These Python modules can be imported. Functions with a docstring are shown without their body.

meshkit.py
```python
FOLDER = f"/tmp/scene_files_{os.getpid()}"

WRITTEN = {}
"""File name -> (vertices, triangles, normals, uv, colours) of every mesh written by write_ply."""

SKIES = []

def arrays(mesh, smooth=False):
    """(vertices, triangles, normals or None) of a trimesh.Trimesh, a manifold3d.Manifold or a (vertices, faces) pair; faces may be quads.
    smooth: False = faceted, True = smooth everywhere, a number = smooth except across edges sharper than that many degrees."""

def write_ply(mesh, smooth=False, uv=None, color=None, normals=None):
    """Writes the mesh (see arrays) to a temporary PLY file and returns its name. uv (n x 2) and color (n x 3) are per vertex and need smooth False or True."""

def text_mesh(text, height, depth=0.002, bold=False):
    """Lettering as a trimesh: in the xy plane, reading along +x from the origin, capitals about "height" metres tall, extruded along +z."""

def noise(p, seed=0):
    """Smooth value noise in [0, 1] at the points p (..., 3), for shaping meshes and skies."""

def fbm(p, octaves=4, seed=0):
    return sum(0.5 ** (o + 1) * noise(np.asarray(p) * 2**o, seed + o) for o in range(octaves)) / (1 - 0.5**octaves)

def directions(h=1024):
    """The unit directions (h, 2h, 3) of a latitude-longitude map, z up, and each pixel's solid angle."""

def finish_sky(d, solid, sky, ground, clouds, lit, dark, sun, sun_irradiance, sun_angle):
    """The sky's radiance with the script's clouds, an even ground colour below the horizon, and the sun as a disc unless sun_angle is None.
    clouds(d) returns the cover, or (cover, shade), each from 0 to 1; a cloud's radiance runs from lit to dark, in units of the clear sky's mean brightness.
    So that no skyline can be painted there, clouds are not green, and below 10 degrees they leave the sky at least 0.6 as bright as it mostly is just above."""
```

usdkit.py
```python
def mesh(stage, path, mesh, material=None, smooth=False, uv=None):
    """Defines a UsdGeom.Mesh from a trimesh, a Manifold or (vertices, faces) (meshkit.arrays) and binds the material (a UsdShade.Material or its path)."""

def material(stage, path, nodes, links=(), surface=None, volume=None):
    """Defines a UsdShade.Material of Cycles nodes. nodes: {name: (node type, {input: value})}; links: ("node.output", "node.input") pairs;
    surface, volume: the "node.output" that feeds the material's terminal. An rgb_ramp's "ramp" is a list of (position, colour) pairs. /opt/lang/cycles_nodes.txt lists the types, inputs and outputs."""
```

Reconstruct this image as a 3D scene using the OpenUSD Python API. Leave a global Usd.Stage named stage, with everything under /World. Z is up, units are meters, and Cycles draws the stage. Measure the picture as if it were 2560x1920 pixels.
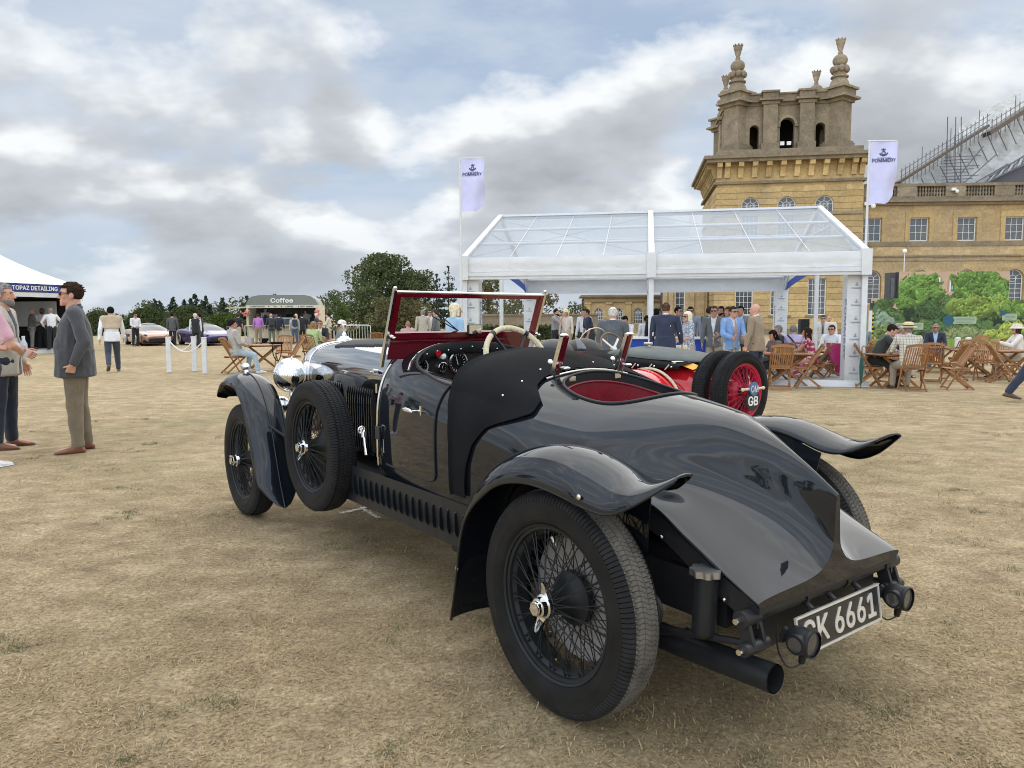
import math, random
import numpy as np, trimesh, manifold3d as m3, shapely.geometry as sg, shapely.affinity as sa
from scipy.interpolate import PchipInterpolator
from pxr import Usd, UsdGeom, UsdLux, UsdShade, Sdf, Gf, Vt
import usdkit, meshkit
from meshkit import text_mesh
stage = Usd.Stage.CreateInMemory()
UsdGeom.SetStageUpAxis(stage, UsdGeom.Tokens.z)
UsdGeom.SetStageMetersPerUnit(stage, 1.0)
UsdGeom.Xform.Define(stage, '/World')
UsdGeom.Scope.Define(stage, '/World/Looks')
PI = math.pi
# ---------------------------------------------------------------- camera
PITCH, ROLL, FPX, CAMH = 0.0873, -0.0039, 1870.15, 1.43
cam = UsdGeom.Camera.Define(stage, '/World/camera')
cam.CreateHorizontalApertureAttr(36.0); cam.CreateVerticalApertureAttr(27.0)
cam.CreateFocalLengthAttr(36.0 * FPX / 2560.0)
cam.CreateClippingRangeAttr(Gf.Vec2f(0.05, 5000))
cam.CreateExposureAttr(0.48)
_c, _s = math.cos(PITCH), math.sin(PITCH)
_fw = np.array([0, _c, -_s]); _up0 = np.array([0, _s, _c]); _rt0 = np.array([1.0, 0, 0])
_rt = _rt0 * math.cos(ROLL) + _up0 * math.sin(ROLL)
_up = np.cross(_rt, _fw)
_m = Gf.Matrix4d(*_rt, 0, *_up, 0, *(-_fw), 0, 0, 0, CAMH, 1)
cam.AddTransformOp().Set(_m)
# ---------------------------------------------------------------- sky and sun (thin bright overcast, the sun behind the camera's left)
SUN_EL, SUN_AZ = math.radians(50), math.radians(205)      # azimuth = atan2(x, y) of the direction towards the sun
def pixel_dir(px, py):
    d = _fw * FPX + _rt * (px - 1280) - _up * (py - 960)
    return d / np.linalg.norm(d)
def make_sky():
    n = {
     'tc': ('texture_coordinate', {}), 'sep': ('separate_xyz', {}),
     'zc': ('math', {'math_type': 'maximum', 'value2': 0.0}), 'za': ('math', {'math_type': 'add', 'value2': 0.42}),
     'dx': ('math', {'math_type': 'divide'}), 'dy': ('math', {'math_type': 'divide'}), 'pl': ('combine_xyz', {}),
     'sky': ('sky_texture', {'sky_type': 'single_scattering', 'sun_disc': False, 'sun_elevation': SUN_EL, 'sun_rotation': SUN_AZ}),
     'm1': ('mapping', {'location': (5.6, 2.3, 0.0), 'scale': (1.0, 1.15, 1.0)}), 'm1b': ('mapping', {'location': (5.6, 2.3, 0.0), 'scale': (1.0, 1.15, 1.0)}),
     'n1': ('noise_texture', {'scale': 2.3, 'detail': 10.0, 'roughness': 0.54, 'distortion': 0.0}),
     'm2': ('mapping', {'location': (11.3, 2.2, 0.0), 'scale': (0.8, 1.3, 1.0), 'rotation': (0, 0, 0.25)}),
     'n2': ('noise_texture', {'scale': 1.7, 'detail': 8.0, 'roughness': 0.6, 'distortion': 0.3}),
     # the high thin veil: blue gaps, pale streaks
     'veil': ('rgb_ramp', {'ramp': [(0.0, (.45,)*3), (0.36, (.6,)*3), (0.48, (.88,)*3), (0.6, (1,)*3), (1.0, (1,)*3)]}),
     'veilc': ('rgb_ramp', {'ramp': [(0.0, VEIL0), (0.42, VEIL0), (0.62, VEIL1), (1.0, VEIL1)]}),
     'skyv': ('mix_color', {'use_clamp_result': False}),
     # the low cumulus, thick grey underneath and white at the rims
     'cum': ('math', {'math_type': 'add', 'value2': 0.0}),
     # the same masses sampled a little higher up: their upper edges catch the light, their bases stay grey
     'up': ('vector_math', {'math_type': 'scale', 'scale': .93}),
     'n1b': ('noise_texture', {'scale': 2.3, 'detail': 5.0, 'roughness': 0.5, 'distortion': 0.0}), 'dif': ('math', {'math_type': 'subtract'}), 'lit': ('math', {'math_type': 'multiply_add', 'value2': -1.15}),
     'cov': ('rgb_ramp', {'ramp': [(0.0, (0,)*3), (0.43, (0,)*3), (0.49, (.65,)*3), (0.55, (1,)*3), (1.0, (1,)*3)]}),
     'cumc': ('rgb_ramp', {'ramp': [(0.0, CUM_RIM), (0.44, CUM_RIM), (0.53, CUM_MID), (0.72, CUM_CORE), (1.0, CUM_CORE)]}),
     'all': ('mix_color', {'use_clamp_result': False}),
     # haze low over the trees
     'hz': ('map_range', {'from_min': 0.0, 'from_max': 0.13, 'to_min': 0.6, 'to_max': 0.0, 'clamp': True}),
     # forward-scatter glow, added to the sky round the unseen sun to brighten the scene
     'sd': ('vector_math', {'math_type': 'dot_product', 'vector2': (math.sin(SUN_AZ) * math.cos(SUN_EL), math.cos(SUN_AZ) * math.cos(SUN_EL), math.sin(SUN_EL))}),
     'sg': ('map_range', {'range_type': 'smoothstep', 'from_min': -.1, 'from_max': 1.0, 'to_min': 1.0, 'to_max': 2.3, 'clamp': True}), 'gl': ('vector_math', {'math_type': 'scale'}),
     'end': ('mix_color', {'use_clamp_result': False, 'b': HORIZON}),
     'bg': ('background_shader', {'strength': 0.1}),
    }
    l = [('tc.generated', 'sep.vector'), ('sep.z', 'zc.value1'), ('zc.value', 'za.value1'), ('sep.x', 'dx.value1'), ('za.value', 'dx.value2'),
         ('sep.y', 'dy.value1'), ('za.value', 'dy.value2'), ('dx.value', 'pl.x'), ('dy.value', 'pl.y'),
         ('pl.vector', 'm1.vector'), ('pl.vector', 'm2.vector'), ('m1.vector', 'n1.vector'), ('m2.vector', 'n2.vector'),
         ('n2.fac', 'veil.fac'), ('n2.fac', 'veilc.fac'), ('sky.color', 'skyv.a'), ('veilc.color', 'skyv.b'), ('veil.color', 'skyv.fac'),
         ('n1.fac', 'cum.value1')]
    last = 'cum.value'
    # (azimuth from the camera axis, elevation, radius, gain): where the photograph's banks of cloud stand
    for k, (az, el, r, gain) in enumerate(CLOUDS):
        a, e = math.radians(az), math.radians(el)
        n[f'dot{k}'] = ('vector_math', {'math_type': 'dot_product', 'vector2': (math.sin(a) * math.cos(e), math.cos(a) * math.cos(e), math.sin(e))})
        n[f'fall{k}'] = ('map_range', {'range_type': 'smoothstep', 'from_min': math.cos(math.radians(r)), 'from_max': 1.0, 'to_min': 0.0, 'to_max': gain, 'clamp': True})
        n[f'add{k}'] = ('math', {'math_type': 'add'})
        l += [('tc.generated', f'dot{k}.vector1'), (f'dot{k}.value', f'fall{k}.value'), (last, f'add{k}.value1'), (f'fall{k}.result', f'add{k}.value2')]
        last = f'add{k}.value'
    l += [(last, 'cov.fac'), ('pl.vector', 'up.vector1'), ('up.vector', 'm1b.vector'), ('m1b.vector', 'n1b.vector'), ('n1.fac', 'dif.value1'), ('n1b.fac', 'dif.value2'), ('dif.value', 'lit.value1'), (last, 'lit.value3'), ('lit.value', 'cumc.fac'), ('skyv.result', 'all.a'), ('cumc.color', 'all.b'), ('cov.color', 'all.fac'),
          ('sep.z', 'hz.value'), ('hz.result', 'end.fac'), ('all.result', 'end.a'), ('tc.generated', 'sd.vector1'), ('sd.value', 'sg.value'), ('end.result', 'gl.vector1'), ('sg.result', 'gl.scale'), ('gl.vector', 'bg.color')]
    return usdkit.material(stage, '/World/Looks/sky_look', n, l, surface='bg.background')
VEIL0, VEIL1 = (3.7, 4.4, 5.4), (4.7, 5.2, 5.85)
CUM_RIM, CUM_MID, CUM_CORE = (6.9, 7.1, 7.2), (4.4, 4.65, 4.95), (2.95, 3.12, 3.38)
HORIZON = (4.1, 4.65, 5.4)
CLOUDS = [(-1, 13, 8, .055), (7, 11, 7, .05), (14, 16, 8, .05), (27, 14, 9, .06), (-28, 8, 8, .05), (-18, 6, 8, .05), (-12, 14, 4, .08), (-24, 24, 12, -.06), (-8, 25, 10, -.05), (14, 26, 10, -.05)]
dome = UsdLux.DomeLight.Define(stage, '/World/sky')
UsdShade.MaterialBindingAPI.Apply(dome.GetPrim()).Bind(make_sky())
dome.GetPrim().SetCustomDataByKey('kind', 'structure')
sun = UsdLux.DistantLight.Define(stage, '/World/sun')
sun.CreateIntensityAttr(0.46); sun.CreateAngleAttr(100.0); sun.CreateColorAttr(Gf.Vec3f(1.0, 0.95, 0.87))
sun.GetPrim().CreateAttribute('inputs:normalize', Sdf.ValueTypeNames.Bool).Set(True)
sun.AddRotateZOp().Set(-math.degrees(SUN_AZ) + 180.0); sun.AddRotateXOp().Set(-(90 - math.degrees(SUN_EL)))
# ---------------------------------------------------------------- helpers
used_names = {}
def prim_path(name, parent):
    base = parent.GetPath().pathString if parent is not None else '/World'
    k = (base, name); n = used_names.get(k, 0); used_names[k] = n + 1
    return f'{base}/{name}' if n == 0 else f'{base}/{name}_{n:03d}'
def props(p, label=None, cat=None, group=None, kind=None):
    for k, v in (('label', label), ('category', cat), ('group', group), ('kind', kind)):
        if v: p.SetCustomDataByKey(k, v)
    return p
def thing(name, label, cat, loc=(0, 0, 0), rotz=0.0, group=None, kind=None, scale=None):
    x = UsdGeom.Xform.Define(stage, prim_path(name, None))
    x.AddTranslateOp().Set(Gf.Vec3d(*map(float, loc)))
    if rotz: x.AddRotateZOp().Set(float(rotz))
    if scale is not None: x.AddScaleOp().Set(Gf.Vec3f(*map(float, scale)))
    return props(x.GetPrim(), label, cat, group, kind)
def node(name, parent, label=None):
    return props(UsdGeom.Xform.Define(stage, prim_path(name, parent)).GetPrim(), label)
def crease(mesh, angle):
    """smooth normals except across edges sharper than the angle: corners of a vertex whose face normals agree share one"""
    if hasattr(mesh, 'to_mesh'): q = mesh.to_mesh(); v, f = np.array(q.vert_properties[:, :3], float), np.array(q.tri_verts, int)
    else: v, f = (mesh.vertices, mesh.faces) if isinstance(mesh, trimesh.Trimesh) else mesh; v, f = np.asarray(v, float), tri(f)
    fn = np.cross(v[f[:, 1]] - v[f[:, 0]], v[f[:, 2]] - v[f[:, 0]]); ar = np.linalg.norm(fn, axis=1); fu = fn / np.maximum(ar, 1e-20)[:, None]
    cv = f.ravel(); cf = np.repeat(np.arange(len(f)), 3); o = np.argsort(cv, kind='stable'); sv, sf = cv[o], cf[o]
    start = np.searchsorted(sv, np.arange(len(v))); cnt = np.bincount(cv, minlength=len(v)); n = np.zeros((len(o), 3)); lim = math.cos(math.radians(angle)); idx = np.arange(len(o)); pos = idx - start[sv]; kk = cnt[sv]
    for s in range(min(int(cnt.max()) if len(cnt) else 0, 400)):
        act = idx[kk > s] if s else idx
        if not len(act): break
        j = start[sv[act]] + (pos[act] + s) % kk[act]; ok = (np.einsum('ij,ij->i', fu[sf[act]], fu[sf[j]]) > lim); n[act[ok]] += fn[sf[j[ok]]]
    ln = np.linalg.norm(n, axis=1, keepdims=True); n = np.where(ln > 1e-20, n / np.maximum(ln, 1e-20), fu[sf])
    # corners of one vertex with the same normal are one vertex of the mesh written
    key = np.c_[sv, np.round(n * 200).astype(int)]; key = ((key[:, 0] * 403 + key[:, 1] + 201) * 403 + key[:, 2] + 201) * 403 + key[:, 3] + 201
    _, first, inv = np.unique(key, return_index=True, return_inverse=True)
    F = np.empty(len(o), int); F[o] = inv
    return v[sv[first]], F.reshape(-1, 3), n[first]
def obj(name, mesh, mat, parent=None, smooth=False, label=None, cat=None, group=None, kind=None):
    if smooth is True: smooth = 181
    if smooth:
        v, f, n = crease(mesh, smooth); m = usdkit.mesh(stage, prim_path(name, parent), (v, f), mat, False); m.CreateNormalsAttr(Vt.Vec3fArray.FromNumpy(n.astype(np.float32))); m.SetNormalsInterpolation('vertex'); p = m.GetPrim()
    else: p = usdkit.mesh(stage, prim_path(name, parent), mesh, mat, False).GetPrim()
    return props(p, label, cat, group, kind)
def copy_of(root, name, label, loc, rotz=0.0, group=None, cat=None):
    was = root.GetCustomData()
    r = thing(name, label or was.get('label'), cat or was['category'], loc, rotz, group or was.get('group'))
    r.GetReferences().AddInternalReference(root.GetPath()); r.SetInstanceable(True)
    return r
# ---- shapes: every one returns (vertices, triangles)
def tri(f):
    f = np.asarray(f, int)
    return np.vstack([f[:, [0, 1, 2]], f[:, [0, 2, 3]]]) if f.shape[1] == 4 else f
def cat(*ms):
    ms = [m for m in ms if m is not None]
    V, F, o = [], [], 0
    for m in ms:
        v, f = (m.vertices, m.faces) if isinstance(m, trimesh.Trimesh) else m
        V.append(np.asarray(v, float)); F.append(tri(f) + o); o += len(v)
    return np.vstack(V), np.vstack(F)
def mv(m, t=(0, 0, 0), R=None, s=None):
    v, f = (m.vertices, m.faces) if isinstance(m, trimesh.Trimesh) else m
    v = np.asarray(v, float)
    if s is not None: v = v * np.asarray(s)
    if R is not None: v = v @ np.asarray(R).T
    return v + np.asarray(t, float), np.asarray(f)
def Rz(a): c, s = math.cos(a), math.sin(a); return np.array([[c, -s, 0], [s, c, 0], [0, 0, 1.0]])
def Rx(a): c, s = math.cos(a), math.sin(a); return np.array([[1.0, 0, 0], [0, c, -s], [0, s, c]])
def Ry(a): c, s = math.cos(a), math.sin(a); return np.array([[c, 0, s], [0, 1.0, 0], [-s, 0, c]])
def mirror_y(m):
    v, f = (m.vertices, m.faces) if isinstance(m, trimesh.Trimesh) else m
    return np.asarray(v) * [1, -1, 1], tri(f)[:, ::-1]
BOXF = np.array([[0, 2, 3, 1], [4, 5, 7, 6], [0, 1, 5, 4], [2, 6, 7, 3], [0, 4, 6, 2], [1, 3, 7, 5]])
def box(c, s, R=None):
    v = np.array([[x, y, z] for z in (-.5, .5) for y in (-.5, .5) for x in (-.5, .5)]) * np.asarray(s, float)
    if R is not None: v = v @ np.asarray(R).T
    return v + np.asarray(c, float), tri(BOXF)
def boxl(lo, hi):
    lo, hi = np.asarray(lo, float), np.asarray(hi, float); return box((lo + hi) / 2, hi - lo)
def rbox(c, s, r=.01, R=None, n=2):
    """rounded box"""
    s = np.asarray(s, float); r = min(r, s.min() * .49)
    u = trimesh.creation.icosphere(subdivisions=n - 1, radius=1.0).vertices
    v = np.vstack([u * r + (s / 2 - r) * k for k in np.array([[x, y, z] for x in (-1, 1) for y in (-1, 1) for z in (-1, 1)])])
    h = trimesh.convex.convex_hull(v)
    v = h.vertices
    if R is not None: v = v @ np.asarray(R).T
    return v + np.asarray(c, float), h.faces
def frame_of(d):
    d = np.asarray(d, float); d = d / np.linalg.norm(d)
    a = np.array([0, 0, 1.0]) if abs(d[2]) < .9 else np.array([1.0, 0, 0])
    x = np.cross(a, d); x /= np.linalg.norm(x)
    return x, np.cross(d, x), d
def rod(p, q, r0, r1=None, n=8):
    p, q = np.asarray(p, float), np.asarray(q, float); r1 = r0 if r1 is None else r1
    x, y, d = frame_of(q - p); a = np.arange(n) / n * 2 * PI
    c = np.cos(a)[:, None] * x + np.sin(a)[:, None] * y
    v = np.vstack([p + c * r0, q + c * r1, p, q]); i = np.arange(n); j = (i + 1) % n
    return v, np.vstack([np.c_[i, j, j + n], np.c_[i, j + n, i + n], np.c_[j, i, 0 * i + 2 * n], np.c_[i + n, j + n, 0 * i + 2 * n + 1]])
def bar(p, q, w, h, up=(0, 0, 1)):
    """rectangular bar from p to q, w across, h along up"""
    p, q, up = np.asarray(p, float), np.asarray(q, float), np.asarray(up, float)
    d = (q - p) / np.linalg.norm(q - p); y = np.cross(up, d); y /= np.linalg.norm(y); z = np.cross(d, y)
    v = np.array([e + y * a * w / 2 + z * b * h / 2 for b in (-1, 1) for a in (-1, 1) for e in (p, q)])
    return v, tri(BOXF)
def tube(pts, r, n=8, closed=False, caps=True):
    pts = np.asarray(pts, float); m = len(pts); r = np.broadcast_to(np.asarray(r, float), (m,))
    t = (np.roll(pts, -1, 0) - np.roll(pts, 1, 0)) if closed else np.gradient(pts, axis=0)
    t /= np.maximum(np.linalg.norm(t, axis=1, keepdims=True), 1e-12)
    x, y, _ = frame_of(t[0]); a = np.arange(n) / n * 2 * PI; rings = []
    for k in range(m):
        x = x - t[k] * (x @ t[k]); x /= np.linalg.norm(x); y = np.cross(t[k], x)
        rings.append(pts[k] + r[k] * (np.cos(a)[:, None] * x + np.sin(a)[:, None] * y))
    return loft(rings, True, closed, caps and not closed)
def loft(rings, ring_closed=True, closed=False, caps=False):
    rings = np.asarray(rings, float); m, n = rings.shape[:2]
    v = rings.reshape(-1, 3); F = []
    for k in range(m if closed else m - 1):
        i = np.arange(n if ring_closed else n - 1); j = (i + 1) % n; a, b = k * n, ((k + 1) % m) * n
        F.append(np.c_[a + i, a + j, b + j, b + i])
    F = tri(np.vstack(F))
    if caps:
        v = np.vstack([v, rings[0].mean(0), rings[-1].mean(0)]); i = np.arange(n); j = (i + 1) % n
        F = np.vstack([F, np.c_[j, i, 0 * i + m * n], np.c_[(m - 1) * n + i, (m - 1) * n + j, 0 * i + m * n + 1]])
    return v, F
def lathe(prof, n=24, axis='z', caps=False):
    """profile of (radius, height) turned about the axis"""
    a = np.arange(n) / n * 2 * PI
    rings = [np.c_[r * np.cos(a), r * np.sin(a), np.full(n, z)] for r, z in prof]
    v, f = loft(rings, True, False, caps)
    return (v, f) if axis == 'z' else (v[:, [0, 2, 1]] * [1, 1, 1], f[:, ::-1]) if axis == 'y' else (v[:, [2, 0, 1]], f)
def poly_extrude(poly, h):
    g = trimesh.creation.extrude_polygon(poly if isinstance(poly, sg.Polygon) else sg.Polygon(poly), h, engine='earcut')
    return np.array(g.vertices), np.array(g.faces)
def sheet(grid, thick=0.0):
    """a (m, n, 3) grid as an open surface, or a solid sheet of the given thickness"""
    g = np.asarray(grid, float)
    v, f = loft(g, False)
    if not thick: return v, f
    m, n = g.shape[:2]
    du, dv = np.gradient(g, axis=0), np.gradient(g, axis=1)
    nn = np.cross(du, dv); nn /= np.maximum(np.linalg.norm(nn, axis=2, keepdims=True), 1e-12)
    b = (g - nn * thick).reshape(-1, 3); N = m * n
    idx = np.arange(N).reshape(m, n)
    loop = np.concatenate([idx[0, :], idx[1:, -1], idx[-1, -2::-1], idx[-2:0:-1, 0]])
    nx = np.roll(loop, -1)
    return np.vstack([v, b]), np.vstack([f, f[:, ::-1] + N, np.c_[loop, loop + N, nx + N], np.c_[loop, nx + N, nx]])
def ball(c, r, n=2):
    s = trimesh.creation.icosphere(subdivisions=n, radius=1.0)
    return s.vertices * np.asarray(r) + np.asarray(c), s.faces
def catmull(P, n):
    """n points on a smooth curve through P (rows)"""
    P = np.asarray(P, float); d = np.r_[0, np.cumsum(np.maximum(np.linalg.norm(np.diff(P, axis=0), axis=1), 1e-6) ** .5)]
    return PchipInterpolator(d, P)(np.linspace(0, d[-1], n)) if len(P) < 3 else _cs(d, P)(np.linspace(0, d[-1], n))
def _cs(d, P):
    from scipy.interpolate import CubicSpline
    return CubicSpline(d, P, bc_type='natural')
_texts = {}
def text(t, h, depth=.003, bold=False, center=True):
    k = (t, bold)
    if k not in _texts: m = text_mesh(t, 1.0, 1.0, bold); _texts[k] = (np.array(m.vertices), np.array(m.faces))
    v = _texts[k][0] * [h, h, depth]
    if center: v[:, 0] -= (v[:, 0].min() + v[:, 0].max()) / 2
    return v, _texts[k][1]
# ---- materials
def mat(name, color, rough=.6, metal=0.0, var=.12, scale=6.0, bump=0.0, bscale=60.0, coat=0.0, spec=.5, color2=None, detail=4.0, sheen=0.0, space='object', rvar=0.0, ior=1.5):
    n = {'tc': ('texture_coordinate', {}), 'geo': ('geometry', {}),
         'no': ('noise_texture', {'scale': scale, 'detail': detail, 'roughness': .6}),
         'rp': ('rgb_ramp', {'ramp': [(.3, tuple(c * (1 - var) for c in color)), (.7, tuple(c * (1 + var) for c in (color2 or color)))]}),
         'p': ('principled_bsdf', {'roughness': rough, 'metallic': metal, 'coat_weight': coat, 'specular_ior_level': spec, 'sheen_weight': sheen, 'coat_roughness': .02, 'ior': ior})}
    src = 'tc.object' if space == 'object' else 'geo.position'
    l = [(src, 'no.vector'), ('no.fac', 'rp.fac'), ('rp.color', 'p.base_color')]
    if rvar:
        n['rr'] = ('map_range', {'from_min': .3, 'from_max': .7, 'to_min': rough - rvar, 'to_max': rough + rvar, 'clamp': True}); l += [('no.fac', 'rr.value'), ('rr.result', 'p.roughness')]
    if bump:
        n['nb'] = ('noise_texture', {'scale': bscale, 'detail': 3.0}); n['b'] = ('bump', {'strength': 1.0, 'distance': bump})
        l += [(src, 'nb.vector'), ('nb.fac', 'b.height'), ('b.normal', 'p.normal')]
    return usdkit.material(stage, '/World/Looks/' + name, n, l, surface='p.BSDF')
def glass_pane(name, tint=(1, 1, 1), rough=0.02, haze=0.0, hazec=(.8, .8, .8), f0=.04, f1=.7):
    """a thin pane: clear, with a mirror image that grows towards grazing views from either side"""
    n = {'t': ('transparent_bsdf', {'color': tint}), 'g': ('glossy_bsdf', {'roughness': rough, 'color': (1, 1, 1)}), 'm': ('mix_closure', {}),
         'lw': ('layer_weight', {'blend': .5}), 'pw': ('math', {'math_type': 'power', 'value2': 4.0}), 'mr': ('map_range', {'to_min': f0, 'to_max': f1})}
    l = [('lw.facing', 'pw.value1'), ('pw.value', 'mr.value'), ('mr.result', 'm.fac'), ('t.BSDF', 'm.closure1'), ('g.BSDF', 'm.closure2')]
    out = 'm.closure'
    if haze:
        n['d'] = ('diffuse_bsdf', {'color': hazec}); n['tl'] = ('translucent_bsdf', {'color': hazec}); n['dm'] = ('mix_closure', {'fac': .5}); n['m2'] = ('mix_closure', {'fac': haze})
        l += [('d.BSDF', 'dm.closure1'), ('tl.BSDF', 'dm.closure2'), ('m.closure', 'm2.closure1'), ('dm.closure', 'm2.closure2')]; out = 'm2.closure'
    return usdkit.material(stage, '/World/Looks/' + name, n, l, surface=out)
def gz(x, y):
    """the lawn falls away a little towards the palace"""
    q = lambda t: np.clip(t, 0, 1) ** 2 * (3 - 2 * np.clip(t, 0, 1))
    return -.17 * q((np.asarray(y, float) - 10) / 11) * q((np.asarray(x, float) + 3) / 7)
def unpix(px, py, D=None, z=None):
    """a point of the place seen at a photograph pixel: at distance D along the ground axis, or at height z (used to survey the site)"""
    d = _fw * FPX + _rt * (px - 1280) - _up * (py - 960)
    t = (D / d[1]) if D is not None else (z - CAMH) / d[2]
    return np.array([0, 0, CAMH]) + d * t
# ---------------------------------------------------------------- materials of the cars
M_paint = mat('black_coach_paint', (.0035, .0045, .006), .03, var=.1, ior=1.5)
M_bonnet = mat('polished_bonnet_metal', (.36, .375, .39), .035, 1.0, var=.04, scale=3)
M_satin = mat('black_satin_metal', (.007, .008, .009), .42, var=.3, scale=14, spec=.3)
M_frame = mat('black_chassis_metal', (.006, .006, .007), .45, var=.4, scale=20)
M_chrome = mat('chrome', (.80, .81, .82), .035, 1.0, var=.03)
M_dullchrome = mat('aged_nickel', (.62, .60, .56), .16, 1.0, var=.15, scale=40)
M_rubber = mat('black_rubber', (.010, .0098, .0095), .6, spec=.14, var=.35, scale=9, bump=.0006, bscale=140)
M_tread = mat('dusty_tread_rubber', (.105, .097, .083), .85, spec=.2, var=.35, scale=11, bump=.0006, bscale=160)
M_treadclean = mat('tread_rubber', (.014, .014, .015), .65, spec=.15, var=.35, scale=11)
M_fabric = mat('black_duck_canvas', (.007, .0075, .0085), .85, var=.25, scale=5, bump=.0007, bscale=420, sheen=.0, spec=.10)
M_redpaint = mat('dark_red_enamel', (.075, .003, .008), .12, coat=.5, var=.12)
M_redleather = mat('red_leather', (.15, .005, .012), .4, var=.25, scale=8, bump=.001, bscale=50)
M_glass = glass_pane('clear_windscreen', (.93, .95, .94))
M_dial = mat('black_dial', (.02, .02, .02), .3)
M_white = mat('white_enamel', (.78, .78, .75), .35, var=.04)
M_cream = mat('cream_cord', (.56, .49, .34), .7, var=.2, scale=60, bump=.002, bscale=60)
M_grey = mat('grey_brake_plate', (.30, .29, .28), .5, .3, var=.15)
M_brass = mat('brass', (.5, .34, .14), .3, 1.0)
M_mirror = mat('mirror_glass', (.7, .72, .73), .01, 1.0, var=0.0)
M_lens = mat('dark_lamp_glass', (.03, .028, .027), .08, coat=.4)
M_plate = mat('plate_black', (.008, .008, .008), .35)
M_silver = mat('plate_silver', (.62, .61, .57), .35, .6, var=.1, scale=30)
M_redlens = mat('red_glass', (.5, .01, .02), .1, coat=.4)
M_cap = mat('brushed_nickel', (.32, .32, .32), .3, .95, var=.1)
# ---------------------------------------------------------------- ground
def ground_material():
    n = {'geo': ('geometry', {}),
     'big': ('noise_texture', {'scale': .35, 'detail': 5.0, 'roughness': .62}),
     'mid': ('noise_texture', {'scale': 3.2, 'detail': 8.0, 'roughness': .72, 'distortion': .3}),
     'fine': ('noise_texture', {'scale': 48.0, 'detail': 8.0, 'roughness': .78, 'distortion': .6}),
     'map': ('mapping', {'scale': (1.0, 1.3, 1.0)}),
     'c0': ('rgb_ramp', {'ramp': [(.28, (.205, .155, .096)), (.46, (.335, .257, .155)), (.62, (.455, .36, .225)), (.8, (.54, .44, .29))]}),
     'gm': ('rgb_ramp', {'ramp': [(.48, (0,)*3), (.64, (.38,)*3), (.78, (.6,)*3)]}),
     'gmix': ('mix_color', {'b': (.20, .195, .095)}),
     'fr': ('rgb_ramp', {'ramp': [(.33, (.40, .37, .33)), (.5, (1.0, 1.0, 1.0)), (.66, (1.55, 1.5, 1.4))]}),
     'mul': ('mix_color', {'blend_type': 'multiply', 'fac': 1.0, 'use_clamp_result': False}),
     'b': ('bump', {'strength': .9, 'distance': .018}),
     'p': ('principled_bsdf', {'roughness': .95, 'specular_ior_level': .15})}
    l = [('geo.position', 'big.vector'), ('geo.position', 'map.vector'), ('map.vector', 'mid.vector'), ('geo.position', 'fine.vector'),
         ('mid.fac', 'c0.fac'), ('c0.color', 'gmix.a'), ('big.fac', 'gm.fac'), ('gm.color', 'gmix.fac'),
         ('gmix.result', 'mul.a'), ('fine.fac', 'fr.fac'), ('fr.color', 'mul.b'), ('mul.result', 'p.base_color'), ('fine.fac', 'b.height'), ('b.normal', 'p.normal')]
    return usdkit.material(stage, '/World/Looks/dry_lawn', n, l, surface='p.BSDF')
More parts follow.
